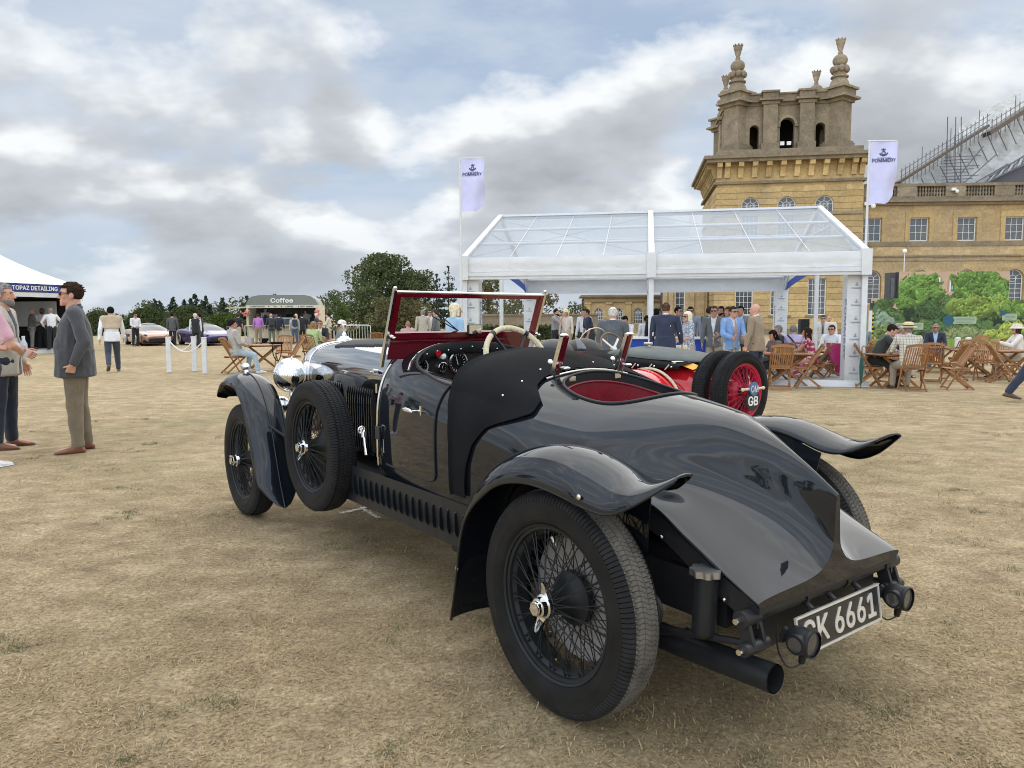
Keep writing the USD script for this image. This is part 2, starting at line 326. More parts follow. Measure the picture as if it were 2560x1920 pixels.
def ground():
    xs = np.r_[-1500, -600, -250, -120, np.linspace(-60, 60, 121), 120, 250, 600, 1500.0]
    ys = np.r_[-1500, -500, -200, -80, -30, np.linspace(-10, 60, 141), 90, 130, 200, 350, 700, 1800.0]
    X, Y = np.meshgrid(xs, ys, indexing='ij')
    Z = (meshkit.fbm(np.stack([X * .5, Y * .5, 0 * X], -1), 3) - .5) * .03 * np.clip((np.hypot(X, Y) - 8) / 10, 0, 1) * (np.hypot(X, Y) < 60)
    Z = Z + gz(X, Y)
    v, f = loft(np.stack([X, Y, Z], -1), False)
    obj('ground', (v, f[:, ::-1]), ground_material(), None, True, kind='structure')
ground()
M_straw = None
def green_tufts(G, rng):
    n = {'g': ('geometry', {}), 'r': ('rgb_ramp', {'ramp': [(0, (.055, .085, .022)), (.6, (.12, .15, .05)), (1, (.26, .25, .12))]}), 'p': ('principled_bsdf', {'roughness': .7})}
    mg = usdkit.material(stage, '/World/Looks/green_blades', n, [('g.random_per_island', 'r.fac'), ('r.color', 'p.base_color')], surface='p.BSDF'); ms = []
    for x, y in G:
        for _ in range(26):
            p = np.array([x, y, float(gz(x, y))]) + np.r_[rng.normal(0, .022, 2), 0]; a = rng.uniform(0, 2 * PI); e = rng.uniform(.3, 1.3); L = rng.uniform(.012, .032); d = np.array([math.cos(a) * math.cos(e), math.sin(a) * math.cos(e), math.sin(e)]); w = np.cross(d, [.1, .2, 1.0]); w = w / np.linalg.norm(w) * .0011
            ms.append((np.array([p - w, p + w, p + d * L]), np.array([[0, 1, 2]])))
    obj('green_grass', cat(*ms), mg, None, kind='stuff')
def grass():
    global M_straw
    n = {'oi': ('object_info', {}), 'g': ('geometry', {}), 'm': ('mix_float', {'fac': .65}), 'r': ('rgb_ramp', {'ramp': [(0, (.24, .17, .09)), (.35, (.42, .32, .18)), (.7, (.62, .51, .33)), (.9, (.74, .65, .47)), (1, (.78, .70, .53))]}), 'p': ('principled_bsdf', {'roughness': .8, 'specular_ior_level': .2})}
    M_straw = usdkit.material(stage, '/World/Looks/straw', n, [('oi.random', 'm.a'), ('g.random_per_island', 'm.b'), ('m.result', 'r.fac'), ('r.color', 'p.base_color')], surface='p.BSDF')
    rng = np.random.RandomState(21); protos = []
    pi = UsdGeom.PointInstancer.Define(stage, '/World/grass'); props(pi.GetPrim(), None, None, None, 'stuff')
    for k in range(8):
        ms = []
        for _ in range(26):
            p = np.r_[rng.normal(0, .075, 2), .001]; a = rng.uniform(0, 2 * PI); e = abs(rng.normal(0, .42)) + .06; L = rng.uniform(.008, .022) if rng.uniform() < .94 else rng.uniform(.025, .05); d = np.array([math.cos(a) * math.cos(e), math.sin(a) * math.cos(e), math.sin(e)])
            q = p + d * L * .6; r = q + (d * [1, 1, .2] + np.r_[rng.normal(0, .3, 2), -.1]) * L * .4; w = np.cross(d, [0, 0, 1.0]); w = w / np.linalg.norm(w) * rng.uniform(.0009, .0022)
            ms.append((np.array([p - w, p + w, q - w * .9, q + w * .9, r]), np.array([[0, 1, 3], [0, 3, 2], [2, 3, 4]])))
        m = usdkit.mesh(stage, f'/World/grass/tuft_{k:03d}', cat(*ms), M_straw)
        pi.CreatePrototypesRel().AddTarget(m.GetPath())
    P = []
    for d0, d1, dens in ((1.6, 4.2, 330), (4.2, 7.5, 150), (7.5, 14, 50)):
        n_ = int(dens * 1.62 * (d1 * d1 - d0 * d0) / 2); D = np.sqrt(rng.uniform(d0 * d0, d1 * d1, n_)); X = rng.uniform(-.81, .81, n_) * D
        keep = meshkit.fbm(np.c_[X * 1.3, D * 1.3, X * 0], 3) > rng.uniform(.25, .62, n_); P.append(np.c_[X, D, np.zeros(n_)][keep])
    P = np.vstack(P); P[:, 2] = gz(P[:, 0], P[:, 1]); n_ = len(P); a = rng.uniform(0, PI, n_)
    pi.CreatePositionsAttr(Vt.Vec3fArray.FromNumpy(P.astype(np.float32))); pi.CreateProtoIndicesAttr(Vt.IntArray.FromNumpy(rng.randint(0, 8, n_).astype(np.int32)))
    gp = []
    for _ in range(90):
        d_ = 1.9 + 9 * rng.uniform() ** 1.3; c_ = np.array([rng.uniform(-.75, .75) * d_, d_]); gp.append(c_ + rng.normal(0, .05 + .03 * rng.uniform(), (rng.randint(3, 12), 2)))
    green_tufts(np.vstack(gp), rng)
    pi.CreateOrientationsAttr(Vt.QuathArray([Gf.Quath(float(math.cos(t)), 0, 0, float(math.sin(t))) for t in a]))
    sc = rng.uniform(.7, 1.35, n_); pi.CreateScalesAttr(Vt.Vec3fArray.FromNumpy(np.repeat(sc[:, None], 3, 1).astype(np.float32)))
grass()
# ---------------------------------------------------------------- the stone palace
def stone(name, a, b, grime, gscale=.35, brick=None, joint=.55):
    """weathered limestone: block tone per stone, mottling, dark lichen"""
    n = {'geo': ('geometry', {}), 'oi': ('object_info', {}),
         'n1': ('noise_texture', {'scale': 1.7, 'detail': 6.0, 'roughness': .65}), 'n2': ('noise_texture', {'scale': gscale, 'detail': 7.0, 'roughness': .7}), 'n3': ('noise_texture', {'scale': 5.0, 'detail': 5.0}),
         'c': ('rgb_ramp', {'ramp': [(.22, a), (.68, tuple(p * .45 + q * .55 for p, q in zip(a, b))), (.80, b), (1.0, tuple(q * 1.08 for q in b))]}), 'mixr': ('mix_float', {'fac': .55}),
         'g': ('rgb_ramp', {'ramp': [(.42, (0,)*3), (.7, (.75,)*3)]}), 'gm': ('mix_color', {'b': grime}),
         'sp': ('rgb_ramp', {'ramp': [(.35, (.84,)*3), (.65, (1.08,)*3)]}), 'mu': ('mix_color', {'blend_type': 'multiply', 'fac': 1.0, 'use_clamp_result': False}),
         'bm': ('bump', {'strength': .6, 'distance': .02}), 'p': ('principled_bsdf', {'roughness': .9, 'specular_ior_level': .2})}
    l = [('geo.position', 'n1.vector'), ('geo.position', 'n2.vector'), ('geo.position', 'n3.vector'), ('n1.fac', 'mixr.a'), ('oi.random', 'mixr.b'), ('mixr.result', 'c.fac'),
         ('c.color', 'gm.a'), ('n2.fac', 'g.fac'), ('g.color', 'gm.fac'), ('gm.result', 'mu.a'), ('n3.fac', 'sp.fac'), ('sp.color', 'mu.b'), ('n3.fac', 'bm.height'), ('bm.normal', 'p.normal')]
    last = 'mu.result'
    if brick:
        n['tc'] = ('texture_coordinate', {}); n['sx'] = ('separate_xyz', {}); n['cx'] = ('combine_xyz', {})
        n['br'] = ('brick_texture', {'scale': 1.0, 'brick_width': brick[0], 'row_height': brick[1], 'mortar_size': .012, 'mortar_smooth': .3, 'color1': (.88,)*3, 'color2': (1.12,)*3, 'mortar': (joint,)*3})
        n['m3'] = ('mix_color', {'blend_type': 'multiply', 'fac': 1.0, 'use_clamp_result': False})
        l += [('tc.object', 'sx.vector'), ('sx.x', 'cx.x'), ('sx.z', 'cx.y'), ('cx.vector', 'br.vector'), (last, 'm3.a'), ('br.color', 'm3.b')]; last = 'm3.result'
    l.append((last, 'p.base_color'))
    return usdkit.material(stage, '/World/Looks/' + name, n, l, surface='p.BSDF')
M_gold = stone('golden_limestone', (.41, .285, .125), (.63, .465, .225), (.29, .225, .135))
M_ashlar = stone('ashlar_limestone', (.44, .315, .155), (.56, .42, .22), (.35, .275, .19), brick=(1.3, .42), joint=.8)
M_grey_stone = stone('weathered_limestone', (.24, .19, .125), (.38, .31, .215), (.135, .115, .09), .8)
M_lead = mat('lead_grey', (.10, .10, .11), .6)
M_wframe = mat('white_sash_paint', (.72, .72, .68), .5, var=.06)
M_wglass = mat('window_glass', (.055, .06, .065), .05, var=.25, scale=.9, ior=1.7)
M_dark = mat('dark_opening', (.012, .012, .013), .9)
def facade(w_poly, holes, thick):
    """a wall in the local xz plane, front at y=0, running back to y=thick"""
    p = sg.Polygon(w_poly)
    for h in holes: p = p.difference(h)
    v, f = poly_extrude(p, thick) if p.geom_type == 'Polygon' else cat(*[poly_extrude(g, thick) for g in p.geoms])
    return np.c_[v[:, 0], thick - v[:, 2] + 0, v[:, 1]] * [1, 1, 1] - [0, 0, 0], f[:, ::-1] if False else f
def opening(cx, z0, z1, w, arch):
    if not arch: return sg.box(cx - w / 2, z0, cx + w / 2, z1)
    a = np.linspace(0, PI, 17); r = w / 2
    return sg.Polygon([(cx - r, z0), (cx + r, z0)] + [(cx + r * math.cos(t), z1 - r + r * math.sin(t)) for t in a])
def window(parent, cx, z0, z1, w, arch=False, nx=3, nz=4, y=.16, fr=.09, gb=.035):
    o = opening(cx, z0, z1, w, arch); inner = o.buffer(-fr, join_style=2)
    bars = []
    for k in range(1, nx): x = cx - w / 2 + fr + (w - 2 * fr) * k / nx; bars.append(sg.box(x - gb / 2, z0, x + gb / 2, z1 - (w * .42 if arch else 0)))
    zt = z1 - (w / 2 if arch else 0)
    for k in range(1, nz): z = z0 + fr + (zt - z0 - fr) * k / nz; bars.append(sg.box(cx - w / 2, z - gb / 2, cx + w / 2, z + gb / 2))
    if arch:
        bars.append(sg.box(cx - w / 2, zt - gb / 2, cx + w / 2, zt + gb / 2)); r = w / 2
        bars.append(sg.Point(cx, zt).buffer(r * .36).exterior.buffer(gb / 2))
        for t in (.6, 1.57, 2.54): bars.append(sg.LineString([(cx + r * .36 * math.cos(t), zt + r * .36 * math.sin(t)), (cx + r * math.cos(t), zt + r * math.sin(t))]).buffer(gb / 2))
    from shapely.ops import unary_union
    sash = unary_union([o.difference(inner)] + [b.intersection(o) for b in bars])
    v, f = cat(*[poly_extrude(g, .06) for g in getattr(sash, 'geoms', [sash])])
    wf = obj('window', (np.c_[v[:, 0], y + .06 - v[:, 2], v[:, 1]], f), M_wframe, parent)
    panes = inner.difference(unary_union(bars).buffer(.001))
    for g in getattr(panes, 'geoms', [panes]):
        if g.area < .01: continue
        v, f = poly_extrude(g.simplify(.02), .01)
        obj('pane', (np.c_[v[:, 0], y + .045 - v[:, 2], v[:, 1]], f), M_wglass, wf)
    return wf
def pinnacle_mesh():
    pr = [(.95, 0), (.95, .16), (.86, .30), (.80, .55), (.66, .80), (.62, .95), (.78, 1.0), (.78, 1.12), (.62, 1.16), (.55, 1.5), (.66, 1.9), (.62, 2.05), (.40, 2.1)]
    z0 = 2.05; R = .66
    pr += [(R * math.sin(t), z0 + .60 - R * .92 * math.cos(t)) for t in np.linspace(.6, 2.85, 10)]
    pr += [(.20, 3.28), (.24, 3.36), (.20, 3.42), (.17, 3.6), (.23, 3.72), (.30, 4.0), (.29, 4.05), (.33, 4.1), (.33, 4.2), (.38, 4.25), (.42, 4.62), (.30, 4.60), (.0, 4.5)]
    leaf = [mv(ball((0, 0, 0), (.26, .30, .34)), (.62 * math.cos(a), .62 * math.sin(a), 1.78)) for a in np.arange(8) / 8 * 2 * PI]
    tips = [box((.41 * math.cos(a), .41 * math.sin(a), 4.66), (.10, .10, .16), Rz(a)) for a in np.arange(8) / 8 * 2 * PI]
    return lathe(pr, 24), cat(*leaf), cat(*tips)
def build_tower():
    T = thing('bell_tower', 'golden stone tower with open arched belfry and four crowned pinnacles, tallest part of the palace', 'tower', (25.5, 70.0, -.2), -9.0, scale=(1, 1, .97))
    hw, y0 = 6.5, 0.0
    W2 = [(-2.95 - .42, 9.1, 13.15, 1.62, True), (-.05 - .1, 9.1, 13.15, 1.62, True), (3.15, 9.1, 13.15, 1.62, True)]
    W1 = [(-3.75, 1.9, 5.4, 1.62, False), (-.55, 1.9, 5.4, 1.62, False), (2.75, 1.9, 5.4, 1.62, False)]
    allw = W2 + W1
    core = facade([(-hw + .1, 0), (hw - .1, 0), (hw - .1, 14.4), (-hw + .1, 14.4)], [opening(*w) for w in allw], .3)
    obj('wall', mv(core, (0, .06, 0)), M_gold, T)
    obj('wall', cat(boxl((-hw + .1, .40, 0), (hw - .1, 12.8, 14.4))), M_dark if False else M_gold, T)
    for w in allw: window(T, *w, nx=4, nz=4 if w[4] else 6, y=.20)
    for cx, z0, z1, w, a in W1:
        obj('window_sill', boxl((cx - w / 2 - .2, -.12, z0 - .22), (cx + w / 2 + .2, .10, z0)), M_grey_stone, T)
    # rusticated courses on the front and the left return
    hz = .565; k = 0; z = .55
    from shapely.ops import unary_union
    openings = unary_union([opening(*w).buffer(.0) for w in allw])
    while z + hz < 14.35:
        p = sg.box(-hw, z + .02, hw, z + hz - .02).difference(openings)
        for g in getattr(p, 'geoms', [p]):
            if g.area < .04: continue
            x0, _, x1, _ = g.bounds
            # each length of course is two or three stones
            m = max(1, int(round((x1 - x0) / 1.9)))
            off = .25 * (k % 2)
            cuts = [x0] + [x0 + (x1 - x0) * (i + off * .8) / m for i in range(1, m)] + [x1]
            for a, b in zip(cuts[:-1], cuts[1:]):
                q = g.intersection(sg.box(a + .004, z, b - .004, z + hz))
                for gg in getattr(q, 'geoms', [q]):
                    if gg.area < .02: continue
                    v, f = poly_extrude(gg, .09); obj('stone', (np.c_[v[:, 0], .07 - v[:, 2], v[:, 1]], f), M_gold, T)
        for j in range(6):
            obj('stone', boxl((-hw - .02, .07 + j * 2.1 + (.5 if k % 2 and j else 0), z + .02), (-hw + .11, 2.165 + j * 2.1 + (.5 if k % 2 else 0), z + hz - .02)), M_gold, T)
        z += hz; k += 1
    obj('plinth', boxl((-hw - .25, -.25, 0), (hw + .25, .0, .55)), M_grey_stone, T)
    def band(z0, z1, pr, name='string_course', m=M_grey_stone, h=hw):
        return obj(name, boxl((-h - pr, -pr, z0), (h + pr, 2 * h + pr - .2, z1)), m, T)
    band(11.35, 11.62, .10); band(14.38, 14.62, .22)
    obj('frieze', boxl((-hw + .02, -.0, 14.62), (hw - .02, 12.8, 16.35)), M_gold, T)
    # brackets, singly and in pairs at the corners
    xs = [-hw + .25, -hw + .95] + list(np.linspace(-hw + 2.15, hw - 2.15, 8)) + [hw - .95, hw - .25]
    bk = sg.Polygon([(0, 0), (-.16, .02), (-.22, .28), (-.34, .5), (-.42, .9), (-.80, .98), (-.86, 1.36), (0, 1.36)])
    v, f = poly_extrude(bk, .46)
    for x in xs: obj('bracket', (np.c_[x - .23 + v[:, 2], v[:, 0], 14.95 + v[:, 1]], f), M_gold, T)
    for y in list(np.linspace(.3, 11.5, 11)): obj('bracket', (np.c_[-hw + v[:, 0], y - .23 + v[:, 2], 14.95 + v[:, 1]], f[:, ::-1]), M_gold, T)
    band(16.33, 16.62, .95, 'cornice'); band(16.62, 16.92, 1.2, 'cornice'); obj('belfry_base', boxl((-hw + .1, .1, 16.92), (hw - .1, 12.6, 17.62)), M_grey_stone, T)
    # ---- belfry, centre at y = 6.4
    cy = 6.35
    zb, zt = 17.62, 21.95
    for q in range(4):
        R = Rz(q * PI / 2)
        holes = [opening(0, zb - .1, 20.75, 1.30, True), opening(-2.95, zb - .1, 20.2, .85, True), opening(2.95, zb - .1, 20.2, .85, True)]
        wl = facade([(-4.2, zb), (4.2, zb), (4.2, zt + .1), (-4.2, zt + .1)], holes, .7)
        obj('belfry_wall', mv((wl[0] - [0, 4.85, 0], wl[1]), (0, cy, 0), R), M_grey_stone, T)
        for s in (-1, 1):
            pc = box((s * 1.62, -4.9, (zb + zt) / 2), (1.28, 1.1, zt - zb)); obj('belfry_pier', mv(pc, (0, cy, 0), R), M_grey_stone, T)
            obj('pier_base', mv(box((s * 1.62, -4.92, zb + .35), (1.62, 1.3, .7)), (0, cy, 0), R), M_grey_stone, T)
            # imposts of the little arches
            obj('impost', mv(box((s * .86, -4.9, 20.02), (.42, .25, .22)), (0, cy, 0), R), M_grey_stone, T)
            e = cat(box((s * 1.62, -4.9, zt + .15), (1.6, 1.25, .29)), box((s * 1.62, -4.95, zt + .42), (2.1, 1.55, .18)), box((s * 1.62, -4.85, zt + .82), (1.35, 1.05, .62)), box((s * 1.62, -4.87, zt + 1.22), (1.6, 1.25, .18)))
            obj('entablature', mv(e, (0, cy, 0), R), M_grey_stone, T)
        a = np.linspace(0, PI, 17)
        hood = sg.Polygon([(.88 * math.cos(t), 20.1 + .88 * math.sin(t)) for t in a] + [(.66 * math.cos(t), 20.1 + .66 * math.sin(t)) for t in a[::-1]])
        v, f = poly_extrude(hood, .14); obj('arch_ring', mv((np.c_[v[:, 0], -4.83 - v[:, 2], v[:, 1]], f), (0, cy, 0), R), M_grey_stone, T)
        obj('parapet', mv(cat(box((0, -4.5, zt + .52), (8.0, .9, 1.04)), box((0, -4.6, zt + .40), (8.6, 1.2, .2)), box((0, -4.55, zt + 1.10), (8.4, 1.0, .14))), (0, cy, 0), R), M_grey_stone, T)
    obj('belfry_roof', boxl((-4.1, cy - 4.1, zt + .1), (4.1, cy + 4.1, zt + .5)), M_lead, T)
    obj('belfry_core', boxl((-1.9, cy - 1.6, zb), (1.9, cy + 1.6, zt)), M_dark, T)  # added black box, stands in for the shade inside the belfry
    body, leaf, tips = pinnacle_mesh()
    for sx in (-1, 1):
        for sy in (-1, 1):
            c = np.array([sx * 4.55, cy + sy * 4.55, 0]); R = Rz(PI / 4)
            obj('corner_pier', box(c + [0, 0, (zb + zt) / 2], (1.62, 1.62, zt - zb), R), M_grey_stone, T)
            obj('pier_base', cat(box(c + [0, 0, zb + .3], (2.15, 2.15, .6), R), box(c + [0, 0, zb + .68], (1.95, 1.95, .2), R)), M_grey_stone, T)
            obj('entablature', cat(box(c + [0, 0, zt + .15], (2.0, 2.0, .3), R), box(c + [0, 0, zt + .40], (2.75, 2.75, .2), R), box(c + [0, 0, zt + .85], (2.1, 2.1, .7), R), box(c + [0, 0, zt + 1.3], (2.5, 2.5, .2), R)), M_grey_stone, T)
            pn = obj('pinnacle', mv(body, c + [0, 0, zt + 1.4], None, (1, 1, .96)), M_grey_stone, T, 40)
            obj('pinnacle_leaves', mv(leaf, c + [0, 0, zt + 1.4], None, (1, 1, .96)), M_grey_stone, pn, 50); obj('pinnacle_crown', mv(tips, c + [0, 0, zt + 1.4], None, (1, 1, .96)), M_grey_stone, pn)
    for x in (-.55, .05): obj('floodlight', box((x, cy - 5.5, zb + .6), (.36, .2, .34)), M_wframe, T)
    obj('security_camera', cat(box((hw + .3, -.3, 12.2), (.55, .3, .3)), ball((hw + .75, -.35, 11.95), .22)), M_wframe, T, 40)
build_tower()
def build_wing():
    W = thing('palace_wing', 'long golden stone wing with roof balustrade and sash windows, right of the tower', 'building', (32.6, 70.4, -.2), -3.0, scale=(1, 1, .975))
    L = 26.0
    up = [(1.2 + 4.27 * k - .35, 8.85, 11.05, 1.68, False) for k in range(6)]
    lo = [(1.2 + 4.27 * k - .35 + .15, 2.9, 6.15, 1.75, True) for k in range(6)]
    lo[0] = (.95, 2.9, 6.15, 1.75, True)
    obj('wall', facade([(-1.5, 0), (L, 0), (L, 12.3), (-1.5, 12.3)], [opening(*w) for w in up + lo], .35), M_ashlar, W)
    obj('wall', boxl((-1.5, .6, 0), (L, 10, 12.2)), M_dark, W)
    for w in up: window(W, *w, nx=3, nz=3, y=.18); 
    for cx, z0, z1, w, a in up:
        o = opening(cx, z0 - .1, z1 + .55, w + .9, False).difference(opening(cx, z0 - .2, z1, w + .06, False)); v, f = cat(*[poly_extrude(g, .07) for g in getattr(o, 'geoms', [o])])
        obj('architrave', (np.c_[v[:, 0], -v[:, 2] + .002, v[:, 1]], f), M_gold, W)
    for w in lo: window(W, *w, nx=3, nz=5, y=.18)
    for cx, z0, z1, w, a in lo:
        o = opening(cx, z0, z1 + .42, w + .84, True).difference(opening(cx, z0 - .1, z1, w + .04, True)); v, f = poly_extrude(o, .09); obj('arch_surround', (np.c_[v[:, 0], -v[:, 2] + .002, v[:, 1]], f), M_ashlar, W)
    for z0, z1, pr, m in ((7.35, 7.5, .12, M_grey_stone), (7.5, 8.35, .04, M_ashlar), (8.35, 8.85 - .06, .10, M_grey_stone), (12.2, 12.45, .25, M_grey_stone), (12.45, 12.7, .5, M_grey_stone), (6.95, 7.05, .06, M_grey_stone)):
        obj('string_course', boxl((-1.5, -pr, z0), (L, .02, z1)), m, W)
    obj('parapet', cat(boxl((-1.5, -.1, 12.7), (L, .5, 13.0)), boxl((-1.5, -.15, 13.95), (L, .55, 14.2))), M_grey_stone, W)
    bal = lathe([(.10, 0), (.10, .08), (.06, .12), (.12, .35), (.05, .52), (.12, .68), (.06, .86), (.10, .9), (.10, .96)], 6)
    x = -1.4
    while x < L - 3:
        obj('balustrade_pier', boxl((x, -.12, 13.0), (x + 1.75, .5, 13.95)), M_grey_stone, W)
        for k in range(10): obj('baluster', mv(bal, (x + 1.75 + .13 + .26 * k, .12, 12.995)), M_grey_stone, W, 40)
        obj('balustrade_backing', boxl((x + 1.75, .38, 13.0), (x + 4.35, .46, 13.95)), M_lead, W)
        x += 4.35
    obj('security_camera', cat(box((7.9, -.25, 13.6), (.4, .25, .25)), ball((8.2, -.3, 13.4), .17)), M_wframe, W, 40)
build_wing()
def build_low_wing():
    # the link between the tower and the orangery, then the low orangery range itself
    A = thing('palace_link', 'tall stone bay with one long sash window, left of the tower foot behind the marquee', 'building', (17.3, 76.0, -.2), -9.0)
    w = (-.3, 1.6, 5.6, 1.0, False)
    obj('wall', facade([(-2.0, 0), (2.4, 0), (2.4, 6.6), (-2.0, 6.6)], [opening(*w)], .4), M_ashlar, A); obj('wall', boxl((-2, .5, 0), (2.4, 6, 6.5)), M_dark, A); window(A, *w, nx=2, nz=6, y=.2)
    for x in (-1.8, -1.2, .9, 1.9): obj('pilaster', boxl((x - .2, -.15, 0), (x + .2, .02, 6.1)), M_ashlar, A)
    obj('cornice', boxl((-2.2, -.35, 6.1), (2.6, .02, 6.6)), M_grey_stone, A)
    B = thing('orangery', 'low stone range with small round-headed windows, far left end of the palace', 'building', (8.1, 84.0, -.2), -3.0)
    ws = [(1.6 + 2.2 * k, 1.0, 2.75, 1.05, True) for k in range(4)]
    obj('wall', facade([(0, 0), (10, 0), (10, 3.9), (0, 3.9)], [opening(*q) for q in ws], .4), M_ashlar, B); obj('wall', boxl((0, .5, 0), (10, 7, 3.9)), M_dark, B)
    for q in ws: window(B, *q, nx=4, nz=3, y=.2, fr=.06, gb=.04)
    for x in (.4, 2.75, 4.9, 7.1): obj('pilaster', cat(boxl((x - .28, -.2, 0), (x + .28, .02, 3.2)), boxl((x - .36, -.28, 3.2), (x + .36, .02, 3.4))), M_ashlar, B)
    obj('cornice', cat(boxl((-.2, -.3, 3.85), (10, .02, 4.0)), boxl((-.35, -.5, 4.0), (10, 7, 4.2)), boxl((-.15, -.2, 3.4), (10, .02, 3.5))), M_grey_stone, B)
build_low_wing()
# ---------------------------------------------------------------- scaffolded roof under white sheeting, behind the wing
M_sheet = mat('white_tarpaulin', (.60, .61, .60), .7, var=.22, scale=.7, bump=.35, bscale=.9, detail=6)
M_tubeS = mat('scaffold_steel', (.16, .16, .17), .5, .6, var=.2)
M_plank = mat('scaffold_boards', (.13, .105, .08), .85, var=.3)
def build_scaffold():
    S = thing('scaffold_roof', 'sloping temporary roof of white sheeting under a scaffold walkway, above the right wing', 'scaffolding')
    D = 82.0
    E = lambda px, py, dy=0.0: unpix(px, py, D) + np.array([0, dy, 0])
    a, b = E(2222, 472), E(2600, 232)
    n = 40; rng = np.random.RandomState(3); g = []
    for t in np.linspace(0, 1, n):
        p = a + (b - a) * t; row = []
        for u in np.linspace(0, 1, 10):
            z = p[2] * (1 - u) + 12.0 * u
            row.append((p[0] + 1.2 * u, p[1] + .2 + .9 * meshkit.fbm(np.array([t * 22 + u * 4, u * 7, 1.0]), 3) - .8 * u, z - .35 * (1 - u)))
        g.append(row)
    obj('sheeting', sheet(np.array(g)[::-1], .05), M_sheet, S, 25)
    # the upper sheeting behind the walkway on the far right
    q = np.array([[E(2440, 300, 3), E(2600, 200, 3)], [E(2440, 330, 3), E(2600, 260, 3)]]); obj('sheeting', sheet(q, .05), M_sheet, S)
    c, d2 = E(2232, 462, -.8), E(2452, 322, -.8)
    obj('walkway', bar(c, d2, 1.4, .28), M_plank, S)
    c3, d3 = E(2452, 342, -.9), E(2610, 242, -.9)
    obj('walkway', bar(c3, d3, 1.5, .40), M_plank, S)
    for c_, d_, m in ((c, d2, 22), (c3, d3, 14)):
        for k in range(m):
            p = c_ + (d_ - c_) * (k + .3) / m; h = 1.35 + (.9 if k % 7 == 5 else 0)
            obj('upright', rod(p + [0, -.7, -.9], p + [0, -.7, h], .045, n=5), M_tubeS, S)
        for h in (.55, 1.1): obj('handrail', rod(c_ + [0, -.72, h], d_ + [0, -.72, h], .04, n=5), M_tubeS, S)
    for k in range(16):
        t = (k + .5) / 16; p = a + (b - a) * t + np.array([.5, -.9, -.6]); obj('brace', rod(p, p + np.array([1.25, .2, -2.1]), .05, n=5), M_tubeS, S)
    for k in range(9):
        y = 395 + k * 8; x0 = 2345 - k * 1.0; obj('ledger', rod(E(x0, y + 4, -1.2), E(x0 + 90 - (k % 3) * 14, y, -1.2), .045, n=5), M_tubeS, S)
    for x in (2352, 2372, 2386): obj('standard', rod(E(x, 300, -1.25), E(x - 2, 466, -1.25), .05, n=5), M_tubeS, S)
    for k in range(3): obj('raker', rod(E(2365 + 26 * k, 464, -1.3), E(2440 + 30 * k, 372 + 22 * k, -1.3), .06, n=5), M_tubeS, S)
    # lattice girder low on the right
    p, q = E(2430, 470, -1.6), E(2600, 385, -1.6); p2, q2 = E(2450, 448, -1.6), E(2600, 360, -1.6)
    obj('girder_chord', rod(p, q, .09, n=5), M_tubeS, S); obj('girder_chord', rod(p2, q2, .09, n=5), M_tubeS, S)
    for k in range(14):
        t = k / 14; u = (k + 1) / 14; obj('girder_lacing', rod(p + (q - p) * t, p2 + (q2 - p2) * u, .055, n=4), M_wframe if k % 2 else M_tubeS, S); obj('girder_lacing', rod(p2 + (q2 - p2) * u, p + (q - p) * u, .055, n=4), M_tubeS, S)
    obj('girder_shadow_net', sheet(np.array([[E(2420, 476, -1.1), E(2600, 478, -1.1)], [E(2430, 470, -1.1), E(2600, 392, -1.1)]]), .04), M_lead, S)  # dark grey sheet behind the lattice girder
build_scaffold()
# ---------------------------------------------------------------- the clear-roofed marquee
M_pvc = mat('white_marquee_pvc', (.60, .61, .61), .38, var=.05, scale=2.5, bump=.02, bscale=3.0)
M_alu = mat('white_aluminium', (.62, .63, .64), .35, .3, var=.05)
M_clear = glass_pane('clear_roof_film', (.86, .88, .90), .06, haze=.36, hazec=(.36, .39, .42), f0=.03, f1=.2)
M_blue = mat('royal_blue_fabric', (.018, .065, .36), .7, var=.1)
M_inkblue = mat('navy_ink', (.02, .03, .10), .6)
M_paleink = mat('grey_blue_ink', (.20, .23, .34), .6)
M_flag = mat('lilac_white_flag', (.56, .57, .80), .75, var=.04)
M_deck = mat('marquee_floor', (.32, .32, .31), .8, var=.15)
def two_sided_text(parent, s, h, where, R, m=M_inkblue, depth=.004, bold=False, width=None, name='lettering'):
    v, f = text(s, h, depth, bold)
    if width: k = width / (v[:, 0].max() - v[:, 0].min()); v = v * [k, 1, 1]
    return obj(name, mv((v, f), where, R), m, parent)
FACE = Rx(PI / 2)      # lettering standing upright, read from -y
def crest(parent, c, s, R=FACE, m=None):
    """the little crowned crest over the lettering"""
    parts = []
    for a in np.linspace(.5, 2.64, 7): parts.append(mv(poly_extrude(sg.Point(.36 * math.cos(a) * 1.2, .1 - .36 * math.sin(a)).buffer(.07, 4), .02)))
    parts.append(poly_extrude(sg.Point(0, .03).buffer(.2, 5).difference(sg.Point(0, .03).buffer(.12, 5)), .02)); parts.append(poly_extrude(sg.Polygon([(-.16, .3), (-.22, .5), (-.1, .4), (0, .56), (.1, .4), (.22, .5), (.16, .3)]), .02)); parts.append(poly_extrude(sg.box(-.06, -.03, .06, .1), .02))
    obj('crest', mv(mv(cat(*parts), s=(s, s, s * .3)), c, R), m or M_inkblue, parent)
